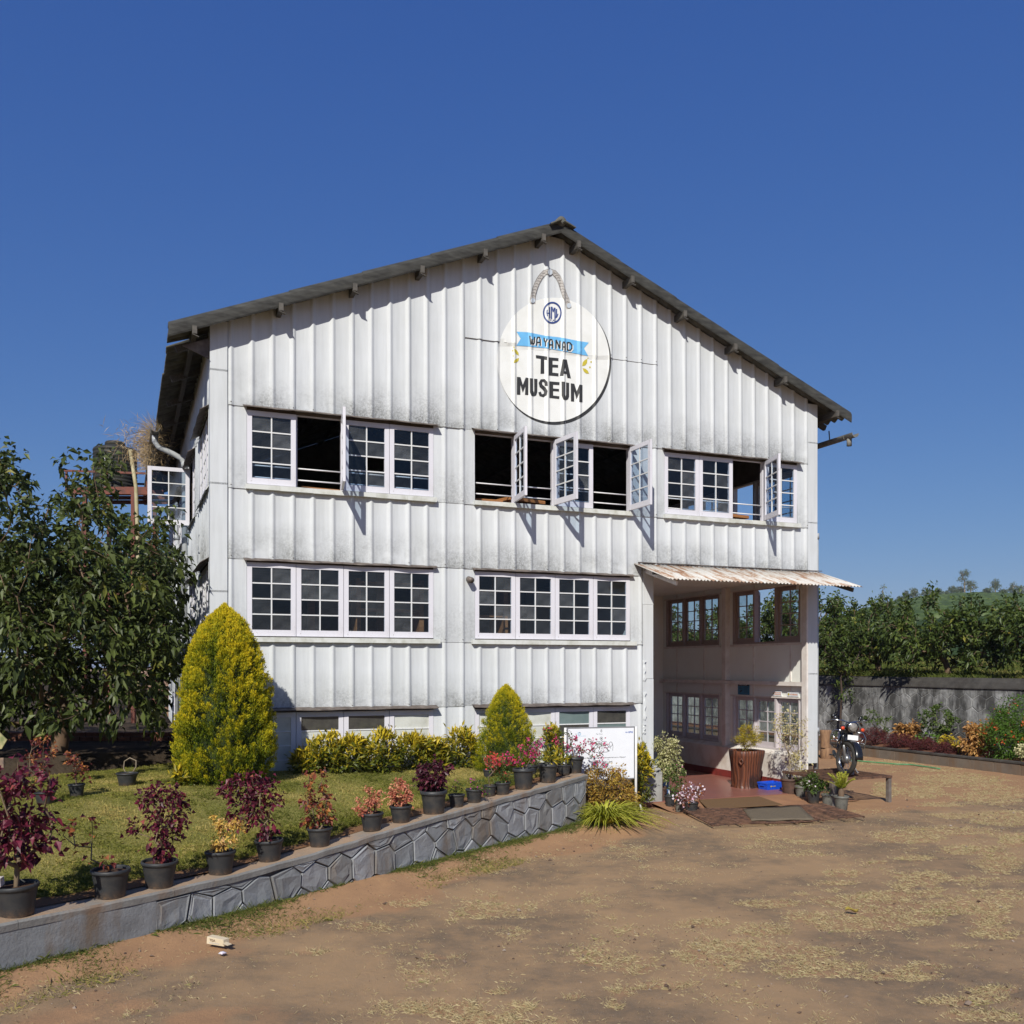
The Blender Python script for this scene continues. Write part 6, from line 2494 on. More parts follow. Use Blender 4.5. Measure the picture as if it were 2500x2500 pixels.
# sago-like palm in its pot
p = G(2054, 1976, .02)
r = thing('potted_plant', 'grey pot with a yellow green feathery sago palm', 'potted plant', p, 0, EG)
pot_parts(r, 37 / F * p.y, .24, 'greypot', 1)
MB().lathe([(.05, .2), (.055, .3), (.03, .36), (.001, .37)], 10).build('stem', SM['bark'], r)
arrs = []
for k in range(16):
    a = k * 2.4
    el = rng.uniform(.75, 1.4)
    m = 26
    f_ = np.linspace(.05, 1, m)
    Ln = rng.uniform(.36, .46)
    rach = np.stack([np.cos(a) * Ln * f_ * math.cos(el), np.sin(a) * Ln * f_ * math.cos(el), .34 + Ln * f_ * math.sin(el) - .12 * f_ ** 2], 1)
    for sgn in (-1, 1):
        dirn = np.stack([np.cos(a) * .5 - sgn * np.sin(a) * .7 + 0 * f_, np.sin(a) * .5 + sgn * np.cos(a) * .7 + 0 * f_, .6 + 0 * f_], 1)
        arrs.append(leaf_arrays(rach, dirn, .10 * (1.1 - f_ * .7), .010, .1, .1, np.clip(rng.random(m) * .5 + .5 * f_, 0, 1), two=False))
add_part('fronds', cat_arr(arrs), LM['strap'], r)

# hollow tree stump used as planter
p = G(1820, 1921, .085)
t = NT('carved_stump_wood')
wv = t.n("ShaderNodeTexWave", wave_type='BANDS', bands_direction='X')
wv.inputs["Scale"].default_value = 5.0
wv.inputs["Distortion"].default_value = 9.0
wv.inputs["Detail"].default_value = 3.0
wv.inputs["Detail Scale"].default_value = 1.2
t.l(t.mapped((1, 1, .25)), wv.inputs["Vector"])
c = t.mix(wv.outputs["Fac"], (.17, .058, .028), (.075, .028, .018))
c = t.mix(t.fac(t.noise(2.2, 4, .6), .5, .62), c, (.035, .020, .016, 1))
t.color(c)
t.set(.42, 0, .45)
t.bump(t.math('ADD', wv.outputs["Fac"], t.noise(18, 4, .6, (1, 1, .2))), .5, .02)
r = thing('stump_planter', 'dark polished hollow tree stump planter with a golden bush', 'planter', p)
sc = p.y / F
Rt, Rb, Hs = 42 * sc, 34 * sc, 90 * sc
q = MB()
wob = lambda a, z: .07 * math.sin(3 * a + 1.0 + z * 1.5) + .035 * math.sin(7 * a + z * 4) + .012 * math.sin(17 * a + z * 9)
prof = [(Rb * 1.04, 0), (Rb * .98, .05), (Rb * 1.0, Hs * .3), (Rb * 1.07, Hs * .6), (Rt * .97, Hs * .85), (Rt, Hs * .985), (Rt * .97, Hs), (Rt * .80, Hs), (Rt * .78, Hs * .9), (.001, Hs * .88)]
q.lathe(prof, 48, wob=wob)
q.build('stump', t.mat, r)
MB().tube([(-.22 * 1.0 + .02, -Rt * .93, Hs * .74), (-.16, -Rt * .97, Hs * .80), (-.13, -Rt * 1.0, Hs * .72), (-.17, -Rt * .98, Hs * .65), (-.21, -Rt * .93, Hs * .74)], .018, 8).build('knot', t.mat, r)
MB().lathe([(Rt * .78, 0), (.001, .02)], 20, (0, 0, Hs * .93)).build('soil', M['soil'], r)
bl = [crown_box(p, *b_) for b_ in ((1788, 1796, 1830, 1812), (1805, 1770, 1832, 1795), (1828, 1772, 1852, 1800), (1820, 1792, 1864, 1812), (1806, 1800, 1846, 1828))]
plant_parts(r, bl, 70, 40, .035, .3, 'hedge', 'stem', base=(0, 0, Hs * .9), spread=.035, r_tip=.003, out=.9, droop=-.1, tint_fn=lambda B_, t_: np.clip(.45 + .5 * t_, 0, 1), names=('stem', 'foliage'))

# blue plastic crate
M['blueplastic'] = simple('blue_crate_plastic', (.010, .085, .62), .35, spec=.5, var=.12)
p = G(1880, 1926, .085)
r = thing('crate', 'bright blue plastic crate on the red porch floor', 'crate', p, TH + .10)
q = MB()
a_, b_, h_ = .21, .14, .14
lo, hi = .88, 1.0
rings = []
for (k, z) in ((lo, 0), (.97, h_ * .80), (hi, h_ * .80), (hi, h_), (.93, h_), (.90, h_ * .8), (lo * .94, .012)):
    rings.append([(sx * a_ * k, sy * b_ * k, z) for sx, sy in ((-1, -1), (1, -1), (1, 1), (-1, 1))])
for i in range(len(rings) - 1):
    vs = rings[i] + rings[i + 1]
    q.add(vs, [(j, (j + 1) % 4, (j + 1) % 4 + 4, j + 4) for j in range(4)])
q.add(rings[-1], [(0, 1, 2, 3)])
q.add(rings[0], [(3, 2, 1, 0)])
q.build('body', M['blueplastic'], r, bevel=.004)
for x in (-.15, -.05, .05, .15):
    for sy in (-1, 1):
        MB().bar((x, sy * b_ * .895, .01), (x, sy * b_ * .985, h_ * .79), .014, .010).build('side_rib', M['blueplastic'], r)
for sx in (-1, 1):
    MB().bar((sx * a_ * 1.0, -.05, h_ * .62), (sx * a_ * 1.0, .05, h_ * .62), .012, .03).build('handle', M['blueplastic'], r)
q = MB()
q.add([(x, -b_ * .952 - .003, z) for x, z in ring(-.10, h_ * .5, .016, .016, 14)], [tuple(range(14))])
q.box(-.075, .02, -b_ * .955 - .003, -b_ * .955 - .002, h_ * .46, h_ * .54)
q.build('printed_mark', M['paint_gold'], r)

# door mats and the cattle grid
M['mat'] = simple('coir_mat', (.185, .112, .058), .95, spec=.1, c2=(.14, .085, .048), scale=60, bump=.6)
M['mat2'] = simple('worn_grey_mat', (.175, .140, .098), .95, spec=.1, c2=(.13, .105, .075), scale=50, bump=.6)


def slab(pts, th, name, mat, lab, cat):
    n = len(pts)
    c = sum((Vector(p) for p in pts), Vector()) / n
    q = MB()
    vs = [Vector(p) - c for p in pts] + [Vector(p) - c + Vector((0, 0, th)) for p in pts]
    q.add(vs, [tuple(range(n))[::-1], tuple(range(n, 2 * n))] + [(i, (i + 1) % n, (i + 1) % n + n, i + n) for i in range(n)])
    o = q.build(name, mat, None)
    o.location = c
    return tag(o, lab, cat)


slab([G(1728, 1976, .045), G(1910, 1965.6, .05), G(1852, 1945.7, .085), G(1706, 1954, .085)], .014, 'doormat', M['mat'], 'brown coir doormat on the earth ramp before the porch', 'doormat')
g00, g10, g11, g01 = G(1742, 2022, .03), G(2110, 2002, .03), G(2012, 1971, .03), G(1670, 1983, .03)
gr = thing('cattle_grid', 'rusty bent steel bar grid lying on the soil before the entrance', 'grid', g00)
M['rustdark'] = simple('brown_rusted_iron', (.20, .105, .065), .8, .2, c2=(.06, .036, .028), scale=9, bump=.2)


def gp(a, b, z=0.0):
    p = (g00 * (1 - a) + g10 * a) * (1 - b) + (g01 * (1 - a) + g11 * a) * b
    sag = .02 * math.sin(a * 9) + .035 * max(0, a - .75) * 2 - .02 * math.sin(a * math.pi)
    return Vector((p.x - g00.x, p.y - g00.y, max(.0, .045 + sag * .6) + z))


for k in range(15):
    b = k / 14
    MB().tube([gp(a / 12, b) for a in range(13)], .010, 5).build('bar', M['rustdark'], gr)
for a in (0.0, .18, .36, .54, .72, .88, 1.0):
    MB().tube([gp(a, j / 6, -.012) for j in range(7)], .016, 5).build('cross_bar', M['rustdark'], gr)
mp = [gp(.27, .12, .014), gp(.67, .05, .014), gp(.80, .93, .014), gp(.40, .96, .014)]
q = MB()
rows = []
for i in range(9):
    rows.append([tuple((mp[0] * (1 - j / 12) + mp[1] * (j / 12)) * (1 - i / 8) + (mp[3] * (1 - j / 12) + mp[2] * (j / 12)) * (i / 8) + Vector((0, 0, .006 * math.sin(i * 1.3 + j)))) for j in range(13)])
q.grid(rows)
o = q.build('doormat', M['mat2'], None, g00)
o.modifiers.new('t', 'SOLIDIFY').thickness = .012
tag(o, 'worn grey mat lying on the rusty bar grid', 'doormat')

# blue board leaning behind the left entrance pots
o = thing('blue_board', 'narrow blue printed board standing behind the porch post pots', 'board', W(7.90, .12, .085), TH - .15)
MB().box(-.14, .14, -.01, .01, 0, .72).build('panel', simple('faded_blue_print', (.07, .19, .42), .5, c2=(.16, .30, .52), scale=4), o)
MB().box(.12, .14, -.013, -.0105, .0, .72).build('edge_strip', M['whitepipe'], o)

# ------------------------------------------------------------------ signboard
sl_, sr_ = D(1381, 1775, 15.02), D(1549, 1773, 15.35)
ang = math.atan2(sr_.y - sl_.y, sr_.x - sl_.x)
SGN = thing('signboard', 'white printed tea museum signboard on two white posts', 'sign', (sl_.x, sl_.y, 0), ang)
SW = (Vector((sr_.x, sr_.y)) - Vector((sl_.x, sl_.y))).length
zt, zb = D(1545, 1775, 15.35).z, D(1545, 1899, 15.35).z
SH_ = zt - zb
for x in (-.005, SW + .025):
    MB().tube([(x, .0, -.1), (x, 0, zt + .01)], .021, 12).build('post', M['whitepipe'], SGN)
    q = MB()
    q.bar((x + (.03 if x < .5 else -.03), 0, zt - .06), (x, 0, zt - .06), .02, .02)
    q.bar((x + (.03 if x < .5 else -.03), 0, zb + .04), (x, 0, zb + .04), .02, .02)
    q.build('bracket', M['steel'], SGN)
x0, x1 = .03, SW - .01
MB().box(x0, x1, -.012, .012, zb, zt).build('board', M['board_white'], SGN)
q = MB()
q.box(x0 - .012, x0 + .006, -.018, .018, zb - .012, zt + .012)
q.box(x1 - .006, x1 + .012, -.018, .018, zb - .012, zt + .012)
q.box(x0 + .0065, x1 - .0065, -.0175, .0175, zt - .004, zt + .0115)
q.box(x0 + .0065, x1 - .0065, -.0175, .0175, zb - .0115, zb + .004)
q.build('board_frame', M['steel'], SGN)
BWd = x1 - x0


def bxp(fx, fz):
    return x0 + BWd * fx, zb + SH_ * (1 - fz)


def sign_text(s, fx, fz, h, w, mat, **kw):
    x, z = bxp(fx, fz)
    return text_obj(s, 'printed_line', mat, SGN, x, z, h, w, -.0135, **kw)


sign_text('RPG', .945, .115, .030, .085, 'ink_blue', weight=.03, shear=.25)
q = MB()
for (fx, s) in ((.872, -1), (.892, 1)):
    x, z = bxp(fx, .098)
    q.add([(x - .012 * s, -.0135, z), (x, -.0135, z + .012), (x + .006 * s, -.0135, z), (x, -.0135, z - .012)], [(0, 1, 2, 3)])
q.build('logo_mark', M['ink_blue'], SGN)
x, z = bxp(.17, .11)
q = MB()
for rr, w_ in ((.028, .006), (.016, .004)):
    for i in range(20):
        a0, a1 = 2 * math.pi * i / 20, 2 * math.pi * (i + 1) / 20
        q.add([(x + rr * math.cos(a0), -.0135, z + rr * math.sin(a0)), (x + rr * math.cos(a1), -.0135, z + rr * math.sin(a1)), (x + (rr - w_) * math.cos(a1), -.0135, z + (rr - w_) * math.sin(a1)), (x + (rr - w_) * math.cos(a0), -.0135, z + (rr - w_) * math.sin(a0))], [(0, 1, 2, 3)])
q.build('round_logo', M['ink_sky'], SGN)
sign_text('HARRISONS MALAYALAM LIMITED', .17, .16, .010, .22, 'ink_sky')
sign_text('8', .50, .09, .05, .03, 'ink_grey')
sign_text('Tea Tours', .47, .135, .022, .11, 'ink_grey', shear=.3)
# ornamental cartouche
cx, cz = bxp(.50, .36)
q = MB()


def arc(cx_, cz_, rx, rz, a0, a1, w_, n=16):
    for i in range(n):
        t0, t1 = a0 + (a1 - a0) * i / n, a0 + (a1 - a0) * (i + 1) / n
        q.add([(cx_ + rx * math.cos(t0), -.0135, cz_ + rz * math.sin(t0)), (cx_ + rx * math.cos(t1), -.0135, cz_ + rz * math.sin(t1)), (cx_ + (rx - w_) * math.cos(t1), -.0135, cz_ + (rz - w_) * math.sin(t1)), (cx_ + (rx - w_) * math.cos(t0), -.0135, cz_ + (rz - w_) * math.sin(t0))], [(0, 1, 2, 3)])


arc(cx, cz + .125, .028, .028, 0, 2 * math.pi, .005, 20)
arc(cx, cz + .125, .012, .012, 0, 2 * math.pi, .009, 10)
arc(cx, cz - .10, .16, .155, .5, math.pi - .5, .006, 20)
arc(cx, cz - .16, .16, .155, .5, math.pi - .5, .006, 20)
for s_ in (-1, 1):
    arc(cx + s_ * .165, cz + .03, .03, .04, 0, 2 * math.pi, .006)
    arc(cx + s_ * .185, cz - .02, .02, .06, -1.4, 1.6, .006)
    arc(cx + s_ * .135, cz - .045, .035, .035, 0, 5, .006)
    arc(cx + s_ * .07, cz - .07, .07, .03, math.pi, 2 * math.pi, .006)
    arc(cx + s_ * .05, cz + .06, .05, .02, 0, math.pi, .005)
    arc(cx + s_ * .03, cz - .045, .008, .008, 0, 2 * math.pi, .008, 8)
arc(cx, cz - .06, .05, .05, math.pi, 2 * math.pi, .006)
q.build('emblem', M['ink'], SGN)
text_obj('TEA MUSEUM', 'emblem_lettering', 'ink', SGN, cx, cz + .008, .032, .24, -.0135)
sign_text('Harrisons Malayalam Adam Estate family welcomes you to Wayanad', .52, .60, .026, .80, 'ink', shear=.35, weight=.01)
sign_text('TEA MUSEUM', .49, .705, .046, .40, 'ink')
sign_text('The mist clad hills, the lakes and virgin forests often called the', .53, .765, .020, .80, 'ink_grey')
sign_text('green paradise, the spice and the monsoon come to you with the', .53, .815, .020, .80, 'ink_grey')
sign_text('aroma of fine tea', .50, .87, .020, .24, 'ink_grey')
sign_text('Visit us', .63, .92, .026, .14, 'ink', shear=.3)
sign_text('04936 231262', .82, .965, .014, .16, 'ink_grey')

# short bent drain pipe by the signpost
o = thing('drain_pipe', 'short bent grey drain pipe poking from the soil by the signpost', 'pipe', G(1562, 1984, .0))
MB().tube([(-.02, .3, .16), (-.02, .15, .15), (0, .03, .13), (.03, -.02, .06), (.03, -.02, -.05)], .02, 10).build('pipe', M['whitepipe'], o)

# ------------------------------------------------------------------ steel platform with the motorcycle
TB = thing('steel_platform', 'low rusty steel mesh table carrying the motorcycle', 'platform', W(11.85, -1.42, 0), TH)
TL, TDp, TZ = 1.38, 1.36, .50
q = MB()
q.bar((-TL, 0, TZ - .02), (0, 0, TZ - .02), .04, .04)
q.bar((-TL, TDp, TZ - .02), (0, TDp, TZ - .02), .04, .04)
q.bar((-.02, .02, TZ - .021), (-.02, TDp - .02, TZ - .021), .04, .04)
q.bar((-TL + .02, .02, TZ - .021), (-TL + .02, TDp - .02, TZ - .021), .04, .04)
q.build('frame', M['rustdark'], TB)
for k in range(1, 26):
    x = -TL + TL * k / 26
    MB().bar((x, .02, TZ - .008), (x, TDp - .02, TZ - .008), .012, .012).build('slat', M['rustdark'], TB)
for k in range(1, 9):
    y = TDp * k / 9
    MB().bar((-TL + .02, y, TZ - .022), (-.02, y, TZ - .022), .012, .012).build('cross_bar', M['rustdark'], TB)
M['tablesteel'] = simple('grey_steel_leg', (.20, .18, .165), .6, .2, c2=(.13, .10, .085), scale=6)
for (x, y) in ((-.035, .035), (-TL + .035, .035), (-.035, TDp - .035), (-TL + .035, TDp - .035)):
    q = MB()
    q.box(x - .035, x - .03, y - .035, y + .035, -.02, TZ - .041)
    q.box(x - .0295, x + .035, y - .035, y - .03, -.02, TZ - .041)
    q.build('leg', M['tablesteel'], TB)
bkk = MB().box(-.07, .07, -.04, .04, 0, .07).build('brick', M['concrete'], None, W(11.23, -1.02, TZ + .001), bevel=.004)
bkk.rotation_euler = (0, 0, .3)
tag(bkk, 'grey brick chocking the motorcycle wheel on the platform', 'brick')

# motorcycle, local frame: x forward, y to its left, z up, origin under the front wheel
M['mblack'] = simple('black_motorcycle_paint', (.012, .012, .013), .22, spec=.6, var=.1)
M['chrome'] = simple('chrome', (.45, .45, .45), .2, 1.0, var=.08)
M['tyre'] = simple('tyre_rubber', (.030, .028, .026), .85, c2=(.07, .06, .05), scale=20, lo=.45, hi=.8)
M['alloy'] = simple('dull_alloy', (.42, .42, .42), .35, .8, var=.25, scale=14)
M['amber'] = simple('amber_lens', (.70, .07, .02), .2, spec=.6, var=.05)
M['lens'] = simple('headlamp_lens', (.30, .28, .26), .12, spec=.6, c2=(.15, .14, .13), scale=25)
M['plate'] = simple('blank_number_plate', (.80, .80, .80), .4, var=.03)
fw = W(10.98, -1.16, TZ + .002)
rw = W(11.70, -.28, TZ + .002)
mang = math.atan2(fw.y - rw.y, fw.x - rw.x)
MC = thing('motorcycle', 'black and chrome vintage motorcycle standing on the steel platform', 'motorcycle', fw, mang)
MC.rotation_euler = (math.radians(-7), 0, mang)       # leaning on its side stand
WR = .315
STEER = math.radians(28)


def wheel(cx, rz, nm):
    w = bpy.data.objects.new(nm, None)
    COL.objects.link(w)
    w.parent = MC
    w.location = (cx, 0, WR)
    w.rotation_euler = (math.pi / 2, 0, rz)
    q = MB()
    R, r_, n, m = WR - .045, .047, 36, 10
    vs, fs = [], []
    for i in range(n):
        a = 2 * math.pi * i / n
        for j in range(m):
            b = 2 * math.pi * j / m
            rr = R + r_ * math.cos(b)
            vs.append((rr * math.cos(a), rr * math.sin(a), r_ * 1.0 * math.sin(b)))
    for i in range(n):
        for j in range(m):
            fs.append((i * m + j, ((i + 1) % n) * m + j, ((i + 1) % n) * m + (j + 1) % m, i * m + (j + 1) % m))
    q.add(vs, fs, 0, True)
    q.build('tyre', M['tyre'], w)
    q = MB()
    q.lathe([(R - .040, -.022), (R - .052, -.012), (R - .052, .012), (R - .040, .022), (R - .03, .022), (R - .03, -.022), (R - .040, -.022)], 36)
    q.build('rim', M['chrome'], w)
    q = MB()
    q.lathe([(.001, -.055), (.075, -.05), (.085, -.03), (.085, .03), (.075, .05), (.03, .06), (.001, .06)], 20)
    q.build('hub', M['alloy'], w)
    q = MB()
    for k in range(36):
        a = 2 * math.pi * k / 36
        sg = 1 if k % 2 else -1
        a2 = a + sg * .32 * (1 if (k // 2) % 2 else -1)
        q.tube([(.082 * math.cos(a2), .082 * math.sin(a2), sg * .03), ((R - .05) * math.cos(a), (R - .05) * math.sin(a), 0)], .0022, 4, caps=False)
    q.build('spokes', M['chrome'], w)
    return w


def rot(p, ang=STEER):
    """turn a front-end point about the steering axis"""
    x, y, z = p
    ax = -.10 - .0
    dx = x - ax
    return (ax + dx * math.cos(ang) - y * math.sin(ang), dx * math.sin(ang) + y * math.cos(ang), z)


wheel(0, STEER, 'front_wheel')
wheel(-1.28, 0, 'rear_wheel')
RTP = lambda pts: [rot(p) for p in pts]
for s in (-1, 1):
    MB().tube(RTP([(0, s * .085, WR), (-.20, s * .085, .80)]), [.026, .026], 12).tube(RTP([(-.08, s * .085, .50), (-.21, s * .085, .86)]), .018, 10).build('fork_leg', M['alloy'], MC)
    MB().tube(RTP([(-.10, s * .088, .55), (-.21, s * .088, .86)]), .031, 12).build('fork_shroud', M['mblack'], MC)


def fender(cx, a0, a1, rr, w, nm, turn):
    rows = []
    for i in range(17):
        a = a0 + (a1 - a0) * i / 16
        row = []
        for j in range(9):
            b = -math.pi * .5 + math.pi * j / 8
            k = rr + .03 * math.cos(b)
            p = (cx + k * math.cos(a), w * math.sin(b), WR + k * math.sin(a))
            row.append(rot(p) if turn else p)
        rows.append(row)
    o = MB().grid(rows).build(nm, M['mblack'], MC)
    o.modifiers.new('t', 'SOLIDIFY').thickness = .004


fender(0, .10, math.pi - .35, WR + .012, .075, 'front_fender', True)
fender(-1.28, .4, math.pi + .2, WR + .015, .085, 'rear_fender', False)
q = MB()                                               # headlamp and casquette
c = rot((-.06, 0, .90))
fd = (math.cos(STEER), math.sin(STEER), 0)
hp = [Vector(c) + Vector(fd) * d_ for d_ in (-.16, -.10, -.02, .04, .06)]
q.tube(hp, [.05, .085, .098, .10, .10], 24)
q.build('headlamp_shell', M['mblack'], MC)
MB().tube([Vector(c) + Vector(fd) * .05, Vector(c) + Vector(fd) * .072, Vector(c) + Vector(fd) * .078], [.106, .106, .094], 28, caps=False).build('headlamp_rim', M['chrome'], MC)
q = MB()
q.tube([Vector(c) + Vector(fd) * .064, Vector(c) + Vector(fd) * .083, Vector(c) + Vector(fd) * .094], [.092, .068, .01], 24)
q.build('headlamp_lens', M['lens'], MC)
pl = MB().box(-.004, .004, -.105, .105, -.045, .045)
o = pl.build('number_plate', M['plate'], MC, rot((.03, 0, .715)), bevel=.002)
o.rotation_euler = (0, -.15, STEER)
for s in (-1, 1):
    a = rot((-.05, s * .10, .86))
    b = rot((-.02, s * .20, .87))
    MB().tube([a, b], .009, 8).build('indicator_stalk', M['mblack'], MC)
    d_ = Vector(fd) * .03
    MB().tube([Vector(b) - d_, Vector(b) + d_ * .6, Vector(b) + d_], [.026, .034, .02], 14).build('indicator', M['amber'], MC)
MB().tube(RTP([(-.30, -.34, .94), (-.22, -.29, .99), (-.16, -.14, 1.0), (-.17, 0, .97), (-.16, .14, 1.0), (-.22, .29, .99), (-.30, .34, .94)]), .012, 8).build('handlebar', M['chrome'], MC)
for s in (-1, 1):
    MB().tube(RTP([(-.23, s * .27, .985), (-.31, s * .36, .93)]), .018, 10).build('grip', M['tyre'], MC)
    MB().tube(RTP([(-.20, s * .24, 1.04), (-.13, s * .34, 1.04)]), .007, 6).build('lever', M['chrome'], MC)
    m0 = rot((-.20, s * .22, 1.0))
    m1 = rot((-.26, s * .28, 1.06))
    MB().tube([m0, ((m0[0] + m1[0]) / 2 + .04, (m0[1] + m1[1]) / 2, 1.05), m1], .006, 6).build('mirror_stalk', M['chrome'], MC)
    MB().tube([Vector(m1) + Vector((-.012, 0, 0)), Vector(m1) + Vector((.006, 0, 0)), Vector(m1) + Vector((.02, 0, 0))], [.042, .042, .015], 18).build('mirror', M['mblack'], MC)
q = MB()                                               # tank
rows = []
for i in range(11):
    k = i / 10
    x = -.22 - .48 * k
    w = .13 * math.sin(math.pi * min(1, .18 + .75 * k)) ** .7
    h_ = .13 * math.sin(math.pi * min(1, .22 + .62 * k)) ** .6
    rows.append([(x, w * math.cos(a) * (1 if abs(math.cos(a)) < .9 else .98), .80 + h_ * math.sin(a) * (1 if math.sin(a) > 0 else .6)) for a in [2 * math.pi * j / 18 for j in range(19)]])
q.grid(rows)
q.add(rows[0][:-1], [tuple(range(18))]).add(rows[-1][:-1], [tuple(range(18))[::-1]])
q.build('fuel_tank', M['mblack'], MC)
q = MB()
q.box(-1.30, -.70, -.12, .12, .78, .86)
q.build('seat', M['tyre'], MC, bevel=.03)
q = MB()
q.box(-.80, -.48, -.10, .10, .28, .50)
q.tube([(-.60, 0, .48), (-.52, 0, .72)], .085, 16)
for k in range(6):
    f_ = k / 6
    q.tube([(-.60 + .08 * f_, 0, .50 + .22 * f_), (-.595 + .08 * f_, 0, .512 + .22 * f_)], .105, 16)
q.build('engine', M['alloy'], MC)
q = MB()
q.tube([(-.18, 0, .84), (-.36, 0, .45), (-.48, 0, .25), (-.95, 0, .25), (-1.28, 0, .33)], .020, 8)
q.tube([(-.18, 0, .80), (-.70, 0, .72), (-1.35, 0, .76)], .018, 8)
q.build('frame', M['mblack'], MC)
for s in (-1, 1):
    MB().tube([(-.40, s * .02, .44), (-.36, s * .20, .46), (-.34, s * .30, .52), (-.34, s * .31, .70), (-.34, s * .25, .80), (-.30, s * .05, .80)], .013, 8).tube([(-.36, s * .06, .62), (-.34, s * .30, .60)], .010, 8).tube([(-.37, s * .2, .47), (-.34, s * .22, .60), (-.34, s * .28, .72)], .008, 6).build('crash_guard', M['chrome'], MC)
    MB().tube([(-.62, s * .10, .30), (-.62, s * .28, .30)], .014, 8).build('foot_peg', M['tyre'], MC)
    MB().tube([(-1.22, s * .11, .72), (-1.28, s * .11, .36)], .030, 12).build('rear_shock', M['chrome'], MC)
MB().tube([(-.50, -.10, .52), (-.40, -.14, .38), (-.55, -.15, .26), (-1.0, -.16, .27), (-1.45, -.17, .30)], [.019, .019, .022, .04, .034], 12).build('exhaust', M['chrome'], MC)
MB().tube([(-.78, .08, .30), (-.74, .26, .035), (-.70, .28, .03)], .010, 8).build('side_stand', M['steel'], MC)
MB().lathe([(.028, 0), (.028, .006), (.001, .006)], 12, (-.715, .275, .022)).build('stand_foot', M['chrome'], MC)
MB().tube([(-1.55, 0, .66), (-1.60, 0, .66)], .035, 12).build('tail_lamp', M['amber'], MC)

# carved log seat behind it, garden hose
p = W(13.9, 2.9)
p = G(2018, 1852, .0)
lg = thing('log_seat', 'weathered brown tree trunk seat behind the motorcycle', 'log', p, .2)
M['log'] = simple('weathered_log', (.30, .175, .095), .85, c2=(.16, .09, .055), scale=6, stretch=(4, 4, .6), bump=.5, bdist=.03)
sc = p.y / F
MB().lathe([(13 * sc, 0), (14 * sc, 8 * sc), (13 * sc, 26 * sc), (12 * sc, 27 * sc), (.001, 27 * sc)], 18, wob=lambda a, z: .08 * math.sin(3 * a) + .05 * math.sin(8 * a)).build('base', M['log'], lg)
q = MB()
q.lathe([(12.5 * sc, 27.1 * sc), (12 * sc, 40 * sc), (13 * sc, 66 * sc), (12.4 * sc, 70 * sc), (.001, 70 * sc)], 18, (-2 * sc, 0, 0), wob=lambda a, z: .10 * math.sin(2 * a + z * 2) + .05 * math.sin(7 * a))
q.build('back_log', M['log'], lg)
MB().lathe([(6 * sc, 0), (7 * sc, 20 * sc), (6 * sc, 25 * sc), (.001, 25 * sc)], 12, (19 * sc, -4 * sc, 0), wob=lambda a, z: .1 * math.sin(3 * a)).build('side_log', M['log'], lg)
hz = thing('garden_hose', 'thin green garden hose lying on the soil along the kerb', 'hose', G(2200, 1866, 0))
g = hz.location
hp = [(1996, 1846), (2040, 1849), (2085, 1857), (2105, 1859), (2150, 1863), (2190, 1866), (2225, 1867), (2260, 1872), (2295, 1877)]
pts = []
for (x, y) in hp:
    w_ = G(x, y, .02)
    w_.z = float(ground_z(w_.x, w_.y)) + .022
    pts.append(w_ - g)
sm_ = []
for i in range(len(pts) - 1):
    for k in range(4):
        sm_.append(pts[i] * (1 - k / 4) + pts[i + 1] * (k / 4) + Vector((0, .03 * math.sin((i * 4 + k) * .9), 0)))
sm_.append(pts[-1])
MB().tube(sm_, .016, 8).build('hose', simple('green_hose', (.06, .26, .11), .4, c2=(.10, .30, .14), scale=5), hz)

# ------------------------------------------------------------------ water tank on its stand
TX = D(281, 1200, 24.0)
WT = thing('water_tank', 'black ribbed plastic water tank on the rusty stand', 'water tank', (TX.x, TX.y, TX.z))
M['tank'] = simple('faded_black_tank', (.022, .024, .022), .6, spec=.25, c2=(.045, .042, .034), scale=2.5, stretch=(1, 1, 6))
R = .53
prof = [(R, 0)]
for k in range(11):
    z = .05 + k * .088
    prof += [(R, z), (R * .975, z + .02), (R * .975, z + .045), (R, z + .065)]
prof += [(R, 1.03), (R * .96, 1.07), (R * .5, 1.15), (R * .32, 1.17)]
MB().lathe(prof, 40).build('body', M['tank'], WT)
MB().lathe([(.23, 1.15), (.245, 1.17), (.245, 1.23), (.22, 1.26), (.001, 1.27)], 24).build('lid', M['tank'], WT)
MB().tube([(-.02, -R - .02, 0.0), (-.02, -R - .02, .85)], .022, 8).build('pipe', M['whitepipe'], WT)
ST_ = thing('tank_stand', 'rusty red steel frame tower holding the water tank', 'tank stand', (TX.x, TX.y, 1.1))
hs = TX.z - 1.1
q = MB()
for y in (-.62, 0, .62):
    q.bar((-.85, y, hs - .05), (1.15, y, hs - .05), .07, .09)
q.build('deck_beam', M['rustbeam'], ST_)
for y in (-.7, .7):
    q = MB()
    q.bar((-.9, y, hs - .15), (1.5, y, hs - .15), .06, .10)
    q.build('girder', M['rustbeam'], ST_)
    MB().bar((-.95, y * 1.05, hs + .38), (1.4, y * 1.05, hs + .30), .04, .05).build('rail', M['rustbeam'], ST_)
for (x, y) in ((-.45, -.7), (.75, -.7), (-.45, .7), (.75, .7)):
    MB().bar((x, y, -.1), (x, y, hs - .2), .09, .09, up=(0, 1, 0)).build('leg', M['rustbeam'], ST_)
for (x, y) in ((-.9, -.72), (.1, -.72), (1.1, -.72)):
    MB().bar((x, y, hs - .1), (x, y, hs + .36), .045, .045, up=(0, 1, 0)).build('post', M['rustbeam'], ST_)
MB().bar((-.45, -.7, 3.2), (.75, -.7, 3.2), .05, .06).build('brace', M['rustbeam'], ST_)
pp = thing('bamboo_pole', 'leaning pale bamboo pole beside the water tank', 'pole', D(335, 1500, 22.5))
a, b = D(318, 1098, 22.5), D(337, 1340, 22.5)
g = pp.location
